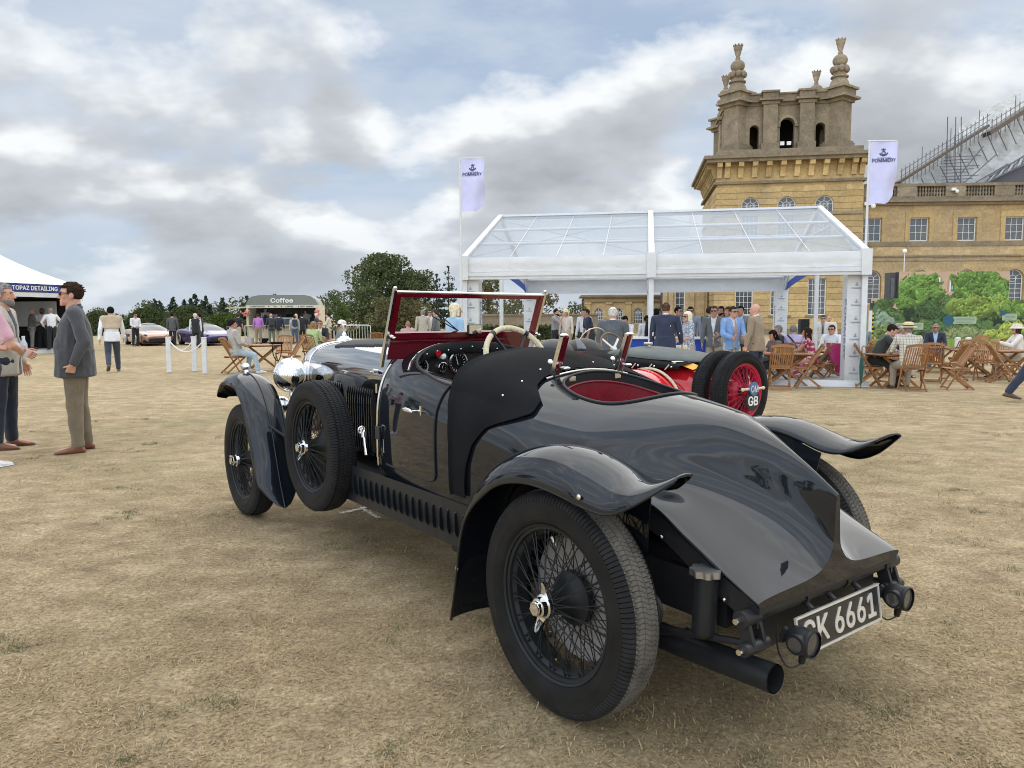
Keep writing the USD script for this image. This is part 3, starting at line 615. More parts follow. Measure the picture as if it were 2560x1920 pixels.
def build_marquee():
    x0, x1, y0, y1 = 0.0, 8.6, 0.0, 9.1
    xm = (x0 + x1) / 2 - .1
    ze, zr, ym = 2.82, 4.34, (y0 + y1) / 2 - .1
    M = thing('marquee', 'white framed marquee with clear pitched roof and blue gable trim, behind the roadster', 'marquee', (-1.13, 18.35, -.12), -10.0, scale=(1.06, 1.06, 1.06))
    bays = [x0, xm, x1]
    for x in bays:
        for y, nm in ((y0, 'post'), (y1, 'post')):
            if x == xm and y == y1: pass
            obj(nm, box((x, y, ze / 2), (.11, .11, ze)), M_alu, M)
        for a, b in (((x, y0, ze), (x, ym, zr)), ((x, y1, ze), (x, ym, zr))): obj('rafter', bar(a, b, .13, .16), M_pvc, M)
        obj('apex_brace', rod((x, ym - 1.6, zr - .62), (x, ym + 1.6, zr - .62), .03, n=6), M_alu, M)
        for y, s in ((y0, 1), (y1, -1)): obj('knee_brace', bar((x, y, ze - .55), (x, y + s * .95, ze + .26), .07, .09), M_alu, M)
    for x in (x0, x1): obj('gable_post', box((x, ym, 1.4), (.10, .10, 2.8)), M_alu, M)
    for k in range(4):
        f = (k + .0) / 3.0
        for s, ya in ((0, y0), (1, y1)):
            if k == 3 and s: continue
            y, z = ya + (ym - ya) * f, ze + (zr - ze) * f
            obj('purlin', rod((x0, y, z - .03), (x1, y, z - .03), .035 if k in (1, 2) else .05, n=8), M_alu, M, 50)
    # bracing wires in the roof plane and the sheet seams
    for xa, xb in ((x0, xm), (xm, x1)):
        for u, w in ((xa, xb), (xb, xa)): obj('bracing_wire', rod((u, y0 + .3, ze + .05), (w, ym - .3, zr - .12), .005, n=4), M_tubeS, M)
        for k in (1, 2, 3):
            x = xa + (xb - xa) * k / 4; obj('roof_seam', rod((x, y0, ze + .025), (x, ym, zr + .025), .006, n=4), M_alu, M); obj('roof_seam', rod((x, y1, ze + .025), (x, ym, zr + .025), .006, n=4), M_alu, M)
    rng = np.random.RandomState(5)
    def film(xa, xb, ya):
        g = []
        for u in np.linspace(0, 1, 14):
            row = []
            for v in np.linspace(0, 1, 10):
                sag = -.05 * math.sin(PI * u) * abs(math.sin(PI * v * 3)) + .02 * meshkit.noise(np.array([u * 9 + xa, v * 7, ya]))
                row.append((xa + (xb - xa) * u, ya + (ym - ya) * v, ze + .02 + (zr - ze) * v + sag))
            g.append(row)
        return sheet(np.array(g))
    for xa, xb in ((x0, xm), (xm, x1)):
        for ya in (y0, y1): obj('clear_roof_sheet', film(xa, xb, ya), M_clear, M, True)
    # white fascia gutters front and back, wrinkled
    def fascia(xa, xb, y, zt, zb_, s):
        g = []
        for u in np.linspace(0, 1, 50):
            row = []
            for v in np.linspace(0, 1, 10):
                wr = .012 * (meshkit.fbm(np.array([u * 16 + xa * 3, v * 2.2 + u * 4, y]), 3) - .5) * math.sin(PI * v) * 2.5
                row.append((xa + (xb - xa) * u, y - s * (.07 + .03 * math.sin(v * PI) + wr), zt + (zb_ - zt) * v))
            g.append(row)
        g = np.array(g); return sheet(g if s > 0 else g[::-1], .01)
    for xa, xb in ((x0, xm - .06), (xm + .06, x1)):
        obj('fascia', fascia(xa, xb, y0, ze + .02, ze - .30, 1), M_pvc, M, 60); obj('fascia_band', boxl((xa, y0 - .13, ze - .40), (xb, y0 - .06, ze - .31)), M_pvc, M); obj('gutter_rail', boxl((xa, y0 - .10, ze - .47), (xb, y0 + .05, ze - .405)), M_alu, M)
        obj('fascia', fascia(xa, xb, y1, ze + .02, ze - .42, -1), M_pvc, M, 60); obj('gutter_rail', boxl((xa, y1 - .10, ze - .50), (xb, y1 + .1, ze - .425)), M_alu, M)
        obj('ridge_cap', boxl((xa, ym - .10, zr), (xb, ym + .10, zr + .06)), M_alu, M)
    for x in bays: obj('bay_cover', boxl((x - .10, y0 - .15, ze - .48), (x + .10, y0 + .1, ze + .06)), M_pvc, M)
    # gables: clear film above a curved white drop with the blue stripe
    for x in (x0, x1):
        obj('gable_film', sheet(np.array([[(x, y0, ze + .02), (x, ym, zr)], [(x, y0 + .02, ze + .0), (x, ym, ze + .2)]])), M_clear, M)
        obj('gable_film', sheet(np.array([[(x, ym, zr), (x, y1, ze + .02)], [(x, ym, ze + .2), (x, y1 - .02, ze)]])), M_clear, M)
        g1, g2 = [], []
        for t in np.linspace(0, 1, 30):
            y = y0 + (y1 - y0) * t; a = 1 - abs(2 * t - 1)
            zt, zl = ze + .0 + .35 * a ** .6, ze - .30 + .42 * a ** .75
            g1.append([(x, y, zt), (x, y, zl)]); g2.append([(x + .012, y, zl + .01), (x + .012, y, zl - .20)])
        obj('gable_drop', sheet(np.array(g1), .006), M_pvc, M, 60); obj('blue_stripe', sheet(np.array(g2), .01), M_blue, M, 60)
    obj('floor', boxl((x0 - .1, y0 - .05, 0), (x1 + .1, y1 + .1, .10)), M_deck, M)
    g = []
    for x in np.linspace(x0 - .15, x1 + .12, 60):
        r_ = meshkit.noise(np.array([x * 3, 0, 2.0])); g.append([(x, y0 - .06, .13), (x, y0 - .12, .10), (x, y0 - .16 - .05 * r_, .015), (x, y0 - .30 - .12 * r_, .012)])
    obj('floor_skirt', sheet(np.array(g)), M_pvc, M, 60)
    # printed column wraps at the corners
    for cx, cy, nm in ((x0 + .12, y0 + .20, 1), (x1 - .13, y0 + .25, 1), (x0 + .15, y1 - .15, 0), (x1 - .15, y1 - .15, 0)):
        w = obj('column_wrap', boxl((cx - .19, cy - .19, .12), (cx + .19, cy + .19, ze - .34 if nm else 2.35)), M_pvc, M)
        z = 2.15
        while z > .3:
            crest(w, (cx + .0, cy - .192, z), .09, FACE, M_paleink); two_sided_text(w, 'POMMERY', .03, (cx, cy - .192, z - .09), FACE, M_paleink, width=.21)
            z -= .36
        two_sided_text(w, 'POMMERY', .14, (cx + (.195 if cx < x1 / 2 else -.195), cy - .05, 1.2), (Rz(PI / 2) if cx < x1 / 2 else Rz(-PI / 2)) @ FACE @ Rz(-PI / 2), M_paleink, width=1.3)
    return M
build_marquee()
def build_flag(px, top_py, D, flag_top, flag_bot, wpx, label, lean=0.0):
    b = unpix(px, 795, D); b[2] = gz(b[0], b[1])
    F = thing('flag', label, 'flag', b)
    h = unpix(px, top_py, D)[2] - b[2]
    obj('pole', rod((0, 0, 0), (0, 0, h), .035, .022, 10), M_pvc, F, 50)
    sc = D / 1870.0; w = wpx * sc; zt, zb = unpix(px, flag_top, D)[2] - b[2], unpix(px, flag_bot, D)[2] - b[2]
    g = []; nz = 30
    prof = lambda u, t: .06 * math.sin(u * 5 + t * 3.0) * u + .05 * u * math.sin(t * 9 + 1)
    for t in np.linspace(0, 1, nz):
        row = []
        for u in np.linspace(0, 1, 16):
            ww = w * (1 - .18 * max(0, t - .88) / .12 * u * 2 * .6)
            zz = zt + (zb - zt) * (t if u == 0 else t * (1 - .035 * u * (1 + .6 * math.sin(u * 7)) * (t > .3)))
            row.append((.02 + ww * u * (1 - .05 * math.sin(t * 5) ** 2), prof(u, t) - .02, zz))
        g.append(row)
    g = np.array(g)
    fl = obj('banner', sheet(g, .003), M_flag, F, 60)
    obj('top_arm', rod((-.05, 0, zt + .03), (w, 0, zt + .03), .012, n=6), M_alu, F)
    # printed crest and name, laid on the cloth
    def onto(m, cu, ct, sx):
        v, f = m; out = []
        for x, y, zz in v:
            u = np.clip(cu + x / w, 0, 1); t = np.clip(ct - y / (zt - zb), 0, 1)
            i, j = t * (nz - 1), u * 15; i0, j0 = min(int(i), nz - 2), min(int(j), 14); a, b_ = i - i0, j - j0
            p = g[i0, j0] * (1 - a) * (1 - b_) + g[i0 + 1, j0] * a * (1 - b_) + g[i0, j0 + 1] * (1 - a) * b_ + g[i0 + 1, j0 + 1] * a * b_
            out.append(p + [0, -.012 - zz * .3, 0])
        return np.array(out), f
    v, f = text('POMMERY', w * .135, .004, True); v = v * [.86 * w / (v[:, 0].max() - v[:, 0].min()), 1, 1]
    tm = trimesh.Trimesh(v, f, process=True).subdivide()
    obj('lettering', onto((np.array(tm.vertices), np.array(tm.faces)), .5, .33, w), M_inkblue, fl)
    v, f = text('CHAMPAGNE', w * .05, .004); v = v * [.5 * w / (v[:, 0].max() - v[:, 0].min()), 1, 1]; obj('small_lettering', onto((v, f), .5, .27, w), M_inkblue, fl)
    parts = [poly_extrude(sg.Point(.9 * math.cos(a), .25 - .75 * math.sin(a)).buffer(.16, 4), .02) for a in np.linspace(.3, 2.84, 9)] + [poly_extrude(sg.Point(0, .1).buffer(.5, 6).difference(sg.Point(0, .1).buffer(.3, 6)), .02), poly_extrude(sg.Polygon([(-.4, .75), (-.5, 1.3), (-.2, 1.0), (0, 1.4), (.2, 1.0), (.5, 1.3), (.4, .75)]), .02)]
    obj('crest', onto(mv(cat(*parts), s=(w * .15, w * .15, .1)), .5, .185, w), M_inkblue, fl)
build_flag(1154, 393, 17.9, 397, 530, 58, 'pale lilac banner flag on a white pole at the left end of the marquee')
build_flag(2158, 354, 17.0, 355, 512, 66, 'pale lilac banner flag on a white pole at the right end of the marquee')
# ---------------------------------------------------------------- the detailing tent on the left
M_navy = mat('navy_valance', (.012, .03, .17), .6, var=.08)
def build_left_tent():
    # the right-hand side of the tent faces the lawn; local y runs along it, away from the camera
    T = thing('pagoda_tent', 'white peaked tent with blue TOPAZ DETAILING valance at the left edge', 'tent', (-22.6, 24.75, 0), -17.2)
    w = 10.0; m = 16; corners = [(0, 0), (0, w), (-w, w), (-w, 0)]
    ring = []
    for a, b in zip(corners, corners[1:] + corners[:1]):
        for t in np.arange(m) / m: ring.append((a[0] + (b[0] - a[0]) * t, a[1] + (b[1] - a[1]) * t))
    ring = np.array(ring); rings = []
    for t in np.linspace(0, 1, 16):
        z = 2.98 + 5.6 * (t * .45 + .55 * t ** 3.0); rings.append(np.c_[[-w / 2, w / 2] + (ring - [-w / 2, w / 2]) * (1 - t * .985), np.full(len(ring), z)])
    obj('canopy', loft(np.array(rings)), M_pvc, T, 60)
    obj('valance', cat(boxl((0, -.03, 2.62), (.03, w, 2.97)), boxl((-w, -.03, 2.62), (0, 0, 2.97)), boxl((-w, w, 2.62), (.03, w + .03, 2.97))), M_navy, T)
    obj('gutter', cat(boxl((-.04, 0, 2.42), (.02, w, 2.615)), boxl((-w, -.02, 2.42), (-.04, .04, 2.615))), M_pvc, T)
    v, f = text('TOPAZ DETAILING', .17, .006, True); k = 2.15 / (v[:, 0].max() - v[:, 0].min())
    obj('lettering', (np.c_[v[:, 2] + .032, v[:, 0] * k + 7.72, v[:, 1] + 2.71], f), M_white, T)
    for x, y in ((-.03, .05), (-.03, w - .05), (-w, .05), (-w, w)): obj('tent_leg', box((x, y, 1.3), (.10, .10, 2.6)), M_pvc, T)
    obj('tent_floor', boxl((-w, 0, 0), (.05, w, .16)), M_pvc, T)
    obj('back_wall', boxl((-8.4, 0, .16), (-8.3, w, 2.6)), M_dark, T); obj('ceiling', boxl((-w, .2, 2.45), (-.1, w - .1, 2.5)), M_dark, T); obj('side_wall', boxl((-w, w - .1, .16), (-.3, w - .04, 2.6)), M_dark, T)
    obj('display_panel', boxl((-4.2, w - .3, 1.15), (-1.2, w - .2, 2.3)), M_pvc, T)
    obj('top_light_bar', cat(rod((.1, w, 2.3), (.1, w, 2.75), .02, n=6), rod((.0, w, 2.75), (.25, w, 2.75), .03, n=6)), M_alu, T)
build_left_tent()
# ---------------------------------------------------------------- coffee van
M_sage = mat('sage_green_roof', (.17, .18, .155), .4, var=.06)
M_vcream = mat('cream_van_paint', (.60, .54, .38), .4, var=.05)
M_inside = mat('van_interior', (.10, .10, .10), .7, var=.4, scale=3)
M_flower = mat('pink_flowers', (.55, .12, .14), .8, var=.4, scale=30, color2=(.65, .25, .2))
def build_van():
    c = unpix(706, 795, 45.5); V = thing('coffee_van', 'cream catering van with sage green roof lettered Coffee and open serving hatch', 'van', (c[0], 45.5, 0), 2.0)
    L = 4.3; h = L / 2
    prof = [(-h, 2.30), (-h + .03, 2.42), (-h + .14, 2.62), (-h + .40, 2.82), (-h + .8, 2.90), (h - .8, 2.90), (h - .40, 2.82), (h - .14, 2.62), (h - .03, 2.42), (h, 2.30)]
    g = []
    for t in np.linspace(-1, 1, 12):
        s = 1 - .06 * abs(t) ** 4; dz = -.10 * abs(t) ** 3
        g.append([(x * s, t * 1.0 + 1.0, z + dz * (z > 2.35)) for x, z in prof])
    roof = obj('roof', sheet(np.array(g)), M_sage, V, 40)
    fr = sg.Polygon(prof); v, f = poly_extrude(fr, .04); obj('roof_front', (np.c_[v[:, 0], -v[:, 2] + .03, v[:, 1]], f), M_sage, roof)
    two_sided_text(roof, 'Coffee', .25, (.0, -.015, 2.45), FACE, M_white, .01, True, 1.35)
    sign = obj('sign_board', boxl((-h, -.06, 2.12), (h, .03, 2.29)), M_vcream, V)
    for s, x, w in (('BAKED GOODS', -1.45, .85), ('TEA', -.40, .2), ('COFFEE', .45, .45), ('SOFT DRINKS', 1.5, .8)): two_sided_text(sign, s, .075, (x, -.065, 2.17), FACE, M_inkblue, .004, True, w)
    for x in (-.78, -.02, 1.0): obj('sign_star', mv(poly_extrude(sg.Polygon([(.05 * (1 if k % 2 else .45) * math.sin(k * PI / 5), .05 * (1 if k % 2 else .45) * math.cos(k * PI / 5)) for k in range(10)]), .005), (x, -.062, 2.205), FACE), M_inkblue, sign)
    obj('side_panel', boxl((-h, -.03, .35), (-h + .13, .0, 2.12)), M_vcream, V); obj('side_panel', boxl((h - .13, -.03, .35), (h, .0, 2.12)), M_vcream, V)
    obj('lower_panel', boxl((-h, -.03, .30), (h, .02, 1.04)), M_vcream, V); obj('counter', boxl((-h + .1, -.28, 1.05), (h - .1, .4, 1.10)), M_alu, V)
    obj('end_wall', boxl((-h, .02, .3), (-h + .04, 2.0, 2.3)), M_vcream, V); obj('end_wall', boxl((h - .04, .02, .3), (h, 2.0, 2.3)), M_vcream, V); obj('rear_wall', boxl((-h, 1.95, .3), (h, 2.0, 2.3)), M_inside, V)
    obj('van_floor', boxl((-h + .05, .02, .30), (h - .05, 1.95, .36)), M_inside, V)
    obj('display_case', boxl((-.45, .0, 1.10), (.75, .38, 1.50)), M_wglass, V); obj('display_frame', cat(boxl((-.47, -.01, 1.49), (.77, .40, 1.53)), boxl((-.47, -.01, 1.10), (-.44, .02, 1.5)), boxl((.74, -.01, 1.10), (.77, .02, 1.5))), M_alu, V)
    for k, (x, w) in enumerate(((-1.6, .5), (-.9, .4), (.1, .6), (1.1, .5))): obj('back_shelf', boxl((x - w / 2, 1.6, 1.45 + .1 * (k % 2)), (x + w / 2, 1.9, 1.75)), M_alu if k % 2 else M_dark, V)
    obj('side_awning', bar((-h, .7, 2.19), (-h - 1.25, .7, 2.12), 1.3, .05), M_vcream, V)
    obj('step_box', boxl((-h, -.55, 0), (-h + .42, -.06, .33)), M_alu, V)
    for x in (-1.2, 1.2): obj('wheel', mv(lathe([(.0, -.1), (.22, -.1), (.30, -.06), (.30, .06), (.22, .1), (.0, .1)], 20, 'y'), (x, .12, .30)), M_rubber, V, 40)
    rng = np.random.RandomState(4)
    for x in (-h - .02, h + .0): obj('flower_basket', cat(*[ball((x + rng.normal(0, .10), -.12 + rng.normal(0, .08), 1.80 + rng.normal(0, .09)), .05, 1) for _ in range(26)]), M_flower, V, 40)
    obj('gas_rail', cat(rod((-h - .18, .2, 0), (-h - .18, .2, 1.05), .03, n=6), rod((-h - .18, .2, 1.05), (-h, .2, 1.05), .03, n=6)), M_alu, V)
build_van()
# ---------------------------------------------------------------- the printed garden hoarding on the right
def build_hoarding():
    D0 = 36.0
    Hh = thing('printed_hoarding', 'tall hoarding printed with a green garden and stone house, right of the marquee', 'hoarding')
    n = {'a': ('attribute', {'attribute': 'print'}), 'p': ('principled_bsdf', {'roughness': .55, 'specular_ior_level': .3})}
    Mp = usdkit.material(stage, '/World/Looks/garden_print', n, [('a.color', 'p.base_color')], surface='p.BSDF')
    X = lambda px, D=D0: unpix(px, 795, D)[0]; Z = lambda py, D=D0: unpix(1280, py, D)[2]
    rng = np.random.RandomState(8)
    # the printed picture, painted in hoarding coordinates (metres)
    xa, xb, xs = X(2176), X(2640), X(2243); ztop, zlow = Z(683), Z(750)
    blobs = []
    def mass(px, py, rx, ry, nb, tone):
        for _ in range(nb):
            a, r = rng.uniform(0, 2 * PI), rng.uniform(0, 1) ** .5; blobs.append((X(px + rx * r * math.cos(a)), Z(py + ry * r * math.sin(a)), rng.uniform(.16, .34), tone)); [blobs.append((blobs[-1 - q][0] + rng.normal(0, .15), blobs[-1 - q][1] + rng.normal(.02, .13), rng.uniform(.03, .085), tuple(c * g_ for c in tone))) for q, g_ in enumerate(rng.uniform(.3, 1.7, 15))]
    bright, mid, dark, lime = (.13, .235, .05), (.08, .14, .045), (.022, .04, .022), (.30, .36, .07)
    for d in range(60): blobs.append((X(rng.uniform(2176, 2620)), Z(rng.uniform(775, 830)), .45, dark))
    mass(2300, 790, 60, 30, 30, dark); mass(2400, 770, 120, 30, 50, mid); mass(2215, 790, 30, 40, 26, mid)
    mass(2300, 725, 50, 28, 46, bright); mass(2270, 742, 28, 24, 22, bright); mass(2440, 715, 62, 30, 66, bright); mass(2480, 735, 40, 28, 34, bright); mass(2430, 700, 40, 16, 22, bright)
    mass(2450, 770, 70, 22, 46, (.20, .29, .06)); mass(2560, 775, 50, 28, 44, (.14, .24, .05)); mass(2320, 790, 34, 20, 22, (.045, .085, .03))
    mass(2206, 808, 18, 10, 14, (.20, .28, .20)); mass(2390, 828, 110, 12, 60, mid); mass(2440, 842, 80, 7, 36, (.20, .24, .10)); mass(2540, 835, 30, 14, 24, lime); mass(2500, 848, 30, 6, 16, lime); mass(2230, 838, 40, 8, 22, (.14, .2, .06))
    B = np.array([(b[0], b[1], b[2]) for b in blobs]); Bc = np.array([b[3] for b in blobs])
    def colour(x, z):
        P = np.c_[x, np.zeros(len(x)), z]
        c = np.array([.47, .33, .23]) * (.9 + .2 * meshkit.fbm(P * [2, 1, 5], 3)[:, None])
        for px, w in ((2289, 9), (2337, 9), (2380, 9), (2480, 9)):            # the printed house's round-headed windows
            cx, r = X(px), .19; zt = Z(705)
            for R_, cc in ((r + .09, (.36, .24, .16)), (r, (.75, .78, .78)), (r - .05, (.10, .13, .16))):
                inn = ((x - cx) ** 2 + (z - zt) ** 2 < R_ * R_) | ((abs(x - cx) < R_) & (z < zt) & (z > zt - .55)); c[inn] = cc
            inn = (abs((x - cx) % .12 - .06) < .015) & (abs(x - cx) < r) & (z < zt + r * .8) & (z > zt - .55); c[inn] = (.75, .78, .78)
        wob = np.c_[meshkit.noise(P * 3.2, 2) - .5, meshkit.noise(P * 3.2, 3) - .5] * .28
        nz_ = meshkit.noise(P * 18, 7) * .6 + meshkit.noise(P * 34, 8) * .4
        for k in range(len(B)):
            near = np.nonzero((abs(x - B[k, 0]) < B[k, 2] + .16) & (abs(z - B[k, 1]) < B[k, 2] + .16))[0]
            if not len(near): continue
            dx, dz = x[near] + wob[near, 0] - B[k, 0], z[near] + wob[near, 1] - B[k, 1]; r2 = (dx * dx + dz * dz) / B[k, 2] ** 2
            m = r2 < 1; sh = .40 + .85 * (.5 + .5 * (dz - dx * .3) / B[k, 2]) ; sp = .45 + 1.1 * nz_[near][m]
            c[near[m]] = Bc[k] * (sh[m] * sp)[:, None]
        lawn = z < Z(852); c[lawn] = (.20, .32, .04)
        return c
    def panel(name, x0, x1, z1, seg):
        nx, nz = max(4, int((x1 - x0) / .026)), int(z1 / .026)
        gx, gz = np.meshgrid(np.linspace(x0, x1, nx), np.linspace(.02, z1, nz), indexing='ij'); g = np.stack([gx, np.full_like(gx, D0), gz], -1)
        v, f = loft(g, False); m = usdkit.mesh(stage, prim_path(name, Hh), (v, f), Mp)
        UsdGeom.PrimvarsAPI(m).CreatePrimvar('print', Sdf.ValueTypeNames.Color3fArray, 'vertex').Set(Vt.Vec3fArray.FromNumpy(colour(v[:, 0], v[:, 2]).astype(np.float32)))
    xr = X(2519)
    edges = np.linspace(xs, xr, 5)
    panel('printed_panel', xa, xs, zlow, 1)
    for a, b in zip(edges[:-1], edges[1:]): panel('printed_panel', a + .003, b - .003, ztop, 2)
    panel('printed_panel', xr, X(2580), Z(754), 3); panel('printed_panel', X(2580), xb, Z(754), 3)
    M_box = mat('dark_grey_cladding', (.05, .052, .056), .6)
    obj('backing', cat(boxl((xs - .0, D0 + .02, 0), (xr, D0 + .7, ztop - .01)), boxl((xa, D0 + .02, 0), (xs, D0 + .12, zlow - .01)), boxl((xr, D0 + .02, 0), (xb, D0 + .12, Z(755)))), M_box, Hh)
    obj('return_wall', boxl((X(2226), D0 + .2, zlow), (xs - .01, D0 + .7, ztop - .03)), M_box, Hh); obj('return_door', boxl((X(2229), D0 + .17, zlow), (X(2238), D0 + .2, Z(698))), M_lead, Hh)
    M_tag = mat('pale_green_caption', (.30, .40, .26), .6, var=.03); M_teal = mat('teal_print', (.015, .085, .13), .6, var=.03)
    for x0, x1, y0, y1 in ((2240, 2309, 811, 828), (2383, 2441, 796, 814), (2505, 2542, 789, 806)):
        cp = obj('caption', boxl((X(x0), D0 - .006, Z(y1)), (X(x1), D0 - .002, Z(y0))), M_tag, Hh)
        for k in range(4):
            zz = Z(y0) + (Z(y1) - Z(y0)) * (k + 1) / 5; obj('caption_line', boxl((X(x0 + 6), D0 - .008, zz - .012), (X(x1 - 4 - 8 * (k == 3)), D0 - .0065, zz + .012)), M_wglass if False else M_sage, cp)
    tc = np.array([X(2371), D0 - .006, Z(805)])
    from shapely.ops import unary_union as uu
    obj('tree_emblem', mv(poly_extrude(uu([sg.Point(.17 * math.cos(a), .14 * math.sin(a)).buffer(.12, 6) for a in np.arange(7) / 7 * 2 * PI] + [sg.Point(0, 0).buffer(.17, 6), sg.box(-.03, -.30, .03, 0)]), .003), tc, FACE), M_teal, Hh)
    bc = np.array([X(2508), D0 - .006, Z(786)]); bird = sg.Polygon([(-.22, .20), (-.05, .08), (.02, .02), (.20, .04), (.30, -.02), (.16, -.04), (.05, -.12), (-.10, -.16), (-.20, -.10), (-.14, -.02)])
    obj('bird_emblem', mv(poly_extrude(bird, .003), bc, FACE), M_teal, Hh)
    sgn = thing('garden_sign', 'small green and yellow upright sign beside the marquee right corner', 'sign', (X(2158, 30), 30.0, 0)); obj('board', boxl((-.14, -.03, .3), (.14, .0, 1.55)), M_leafC if False else mat('green_sign', (.05, .22, .06), .5), sgn); obj('sign_stripe', boxl((-.03, -.036, .4), (.06, -.031, 1.5)), mat('yellow_print', (.55, .5, .08), .5), sgn); obj('sign_leg', boxl((-.05, -.02, 0), (.05, .0, .3)), M_lead, sgn)
    st = thing('striped_post', 'white post with black and yellow striped edge, right of the small green sign', 'post', (X(2177, 31), 31.0, 0)); obj('post', boxl((-.07, -.05, 0), (.03, .05, 1.7)), M_pvc, st)
    for k in range(9): obj('hazard_stripe', boxl((.03, -.05, .18 * k), (.10, .05, .18 * k + .09)), M_dark, st); obj('yellow_stripe', boxl((.03, -.05, .18 * k + .09), (.10, .05, .18 * k + .18)), mat('hazard_yellow', (.5, .36, .03), .5) if k == 0 else '/World/Looks/hazard_yellow', st)
    lp = thing('lamp_post', 'slim white post lamp standing in front of the palace wing', 'street lamp', (unpix(2255, 795, 60)[0], 60, 0)); zt = Z(636, 60); obj('pole', rod((0, 0, 0), (0, 0, zt), .05, .035, 8), M_alu, lp); obj('globe', ball((0, 0, zt + .15), .17), M_white, lp, True)
build_hoarding()
# ---------------------------------------------------------------- trees, bushes, hedges, the far wall
def leaf_mat(name, a, b):
    n = {'oi': ('object_info', {}), 'geo': ('geometry', {}), 'no': ('noise_texture', {'scale': .9, 'detail': 4.0}), 'm': ('mix_float', {'fac': .35}),
         'r': ('rgb_ramp', {'ramp': [(.2, a), (.8, b)]}), 'p': ('principled_bsdf', {'roughness': .65, 'specular_ior_level': .25}), 't': ('translucent_bsdf', {}), 'mx': ('mix_closure', {'fac': .22})}
    l = [('geo.position', 'no.vector'), ('no.fac', 'm.a'), ('geo.random_per_island', 'm.b'), ('m.result', 'r.fac'), ('r.color', 'p.base_color'), ('r.color', 't.color'), ('p.BSDF', 'mx.closure1'), ('t.BSDF', 'mx.closure2')]
    return usdkit.material(stage, '/World/Looks/' + name, n, l, surface='mx.closure')
M_leafA = leaf_mat('oak_leaves', (0.0562, 0.0725, 0.0275), (0.1562, 0.1812, 0.065))
M_leafB = leaf_mat('dark_conifer_needles', (0.0325, 0.05, 0.0325), (0.0875, 0.115, 0.0625))
M_leafC = leaf_mat('bright_round_tree_leaves', (.055, .088, .018), (.13, .175, .04))
M_leafD = leaf_mat('autumn_tinged_leaves', (0.0875, 0.0825, 0.0325), (0.2, 0.1688, 0.065))
M_bark = mat('bark', (.045, .036, .028), .9, var=.3)
def leaves(centres, radii, per, size, rng, flat=.9):
    """leaf-clump faces spread through the balls' outer half; two crossed triangles... a bent quad each"""
    C = []
    for c, r in zip(centres, radii):
        n = max(6, int(per * r[0] * r[1])) if np.ndim(r) else max(6, int(per * r * r)); r = np.broadcast_to(r, (3,))
        d = rng.normal(size=(n, 3)); d /= np.linalg.norm(d, axis=1, keepdims=True)
        C.append(c + d * r * (rng.uniform(.45, 1.0, (n, 1)) ** .6))
    P = np.vstack(C); n = len(P)
    a = rng.normal(size=(n, 3)); a /= np.linalg.norm(a, axis=1, keepdims=True); b = np.cross(a, rng.normal(size=(n, 3))); b /= np.linalg.norm(b, axis=1, keepdims=True)
    s = size * rng.uniform(.6, 1.3, (n, 1)); nn = np.cross(a, b)
    v = np.stack([P - a * s, P - b * s * .55 + nn * s * .2, P + a * s, P + b * s * .55 + nn * s * .2], 1).reshape(-1, 3)
    i = np.arange(n)[:, None] * 4
    return v, np.vstack([i + [0, 1, 2], i + [0, 2, 3]])
def broadleaf(name, label, x, y, h, w, m, seed, trunk=.25, per=60, leaf=.16, lumps=16, group=None, tcut=.22):
    rng = np.random.RandomState(seed); T = thing(name, label, 'tree', (x, y, 0), 0, group)
    tk = [tube([(0, 0, 0), (.05 * w, .02, h * .25), (-.02 * w, 0, h * .6)], [trunk, trunk * .7, trunk * .25], 8)]
    cs, rs = [], []
    for k in range(lumps):
        a, t = rng.uniform(0, 2 * PI), rng.uniform(0, 1)
        z = h * (tcut + (1 - tcut) * t) ; rr = w / 2 * (math.sin(PI * min(1, .16 + .80 * t)) ** .7) * rng.uniform(.35, .8)
        r = w * rng.uniform(.15, .26) * (1 - .25 * t); c = np.array([rr * math.cos(a), rr * math.sin(a), min(z, h - r * .8)]); cs.append(c); rs.append(np.array([r, r, r * .8]))
        if k % 2: tk.append(tube([(0, 0, h * .3 + .2 * h * t), c * [.5, .5, 1] - [0, 0, .1 * h], c], [trunk * .35, trunk * .2, trunk * .06], 5))
    cs.append(np.array([0, 0, h * .62])); rs.append(np.array([w * .30, w * .30, h * .26]))
    obj('trunk', cat(*tk), M_bark, T, 60); obj('crown', leaves(cs, rs, per, leaf, rng), m, T)
    return T
def conifer(name, label, x, y, h, w, seed, tiers=14, per=26, leaf=.2, group=None, open_=.0, z0=.12):
    rng = np.random.RandomState(seed); T = thing(name, label, 'tree', (x, y, 0), 0, group)
    obj('trunk', rod((0, 0, 0), (0, 0, h), .02 * h, .004 * h, 7), M_bark, T, 60)
    cs, rs = [], []
    for k in range(tiers):
        t = k / (tiers - 1); z = h * (z0 + (1 - z0) * t); r = w / 2 * (1 - t) ** .8 * rng.uniform(.8, 1.15) + .05 * w
        for j in range(max(3, int(6 * (1 - t) + 3))):
            a = rng.uniform(0, 2 * PI); q = r * rng.uniform(.45, .95)
            cs.append(np.array([q * math.cos(a), q * math.sin(a), z - .06 * h * (q / (w / 2)) + rng.normal(0, .012 * h)])); rs.append(np.array([r * .34 + .04, r * .34 + .04, .022 * h + .04]))
    obj('crown', leaves(cs, rs, per * 10 / max(1, w), leaf, rng), M_leafB, T)
    return T
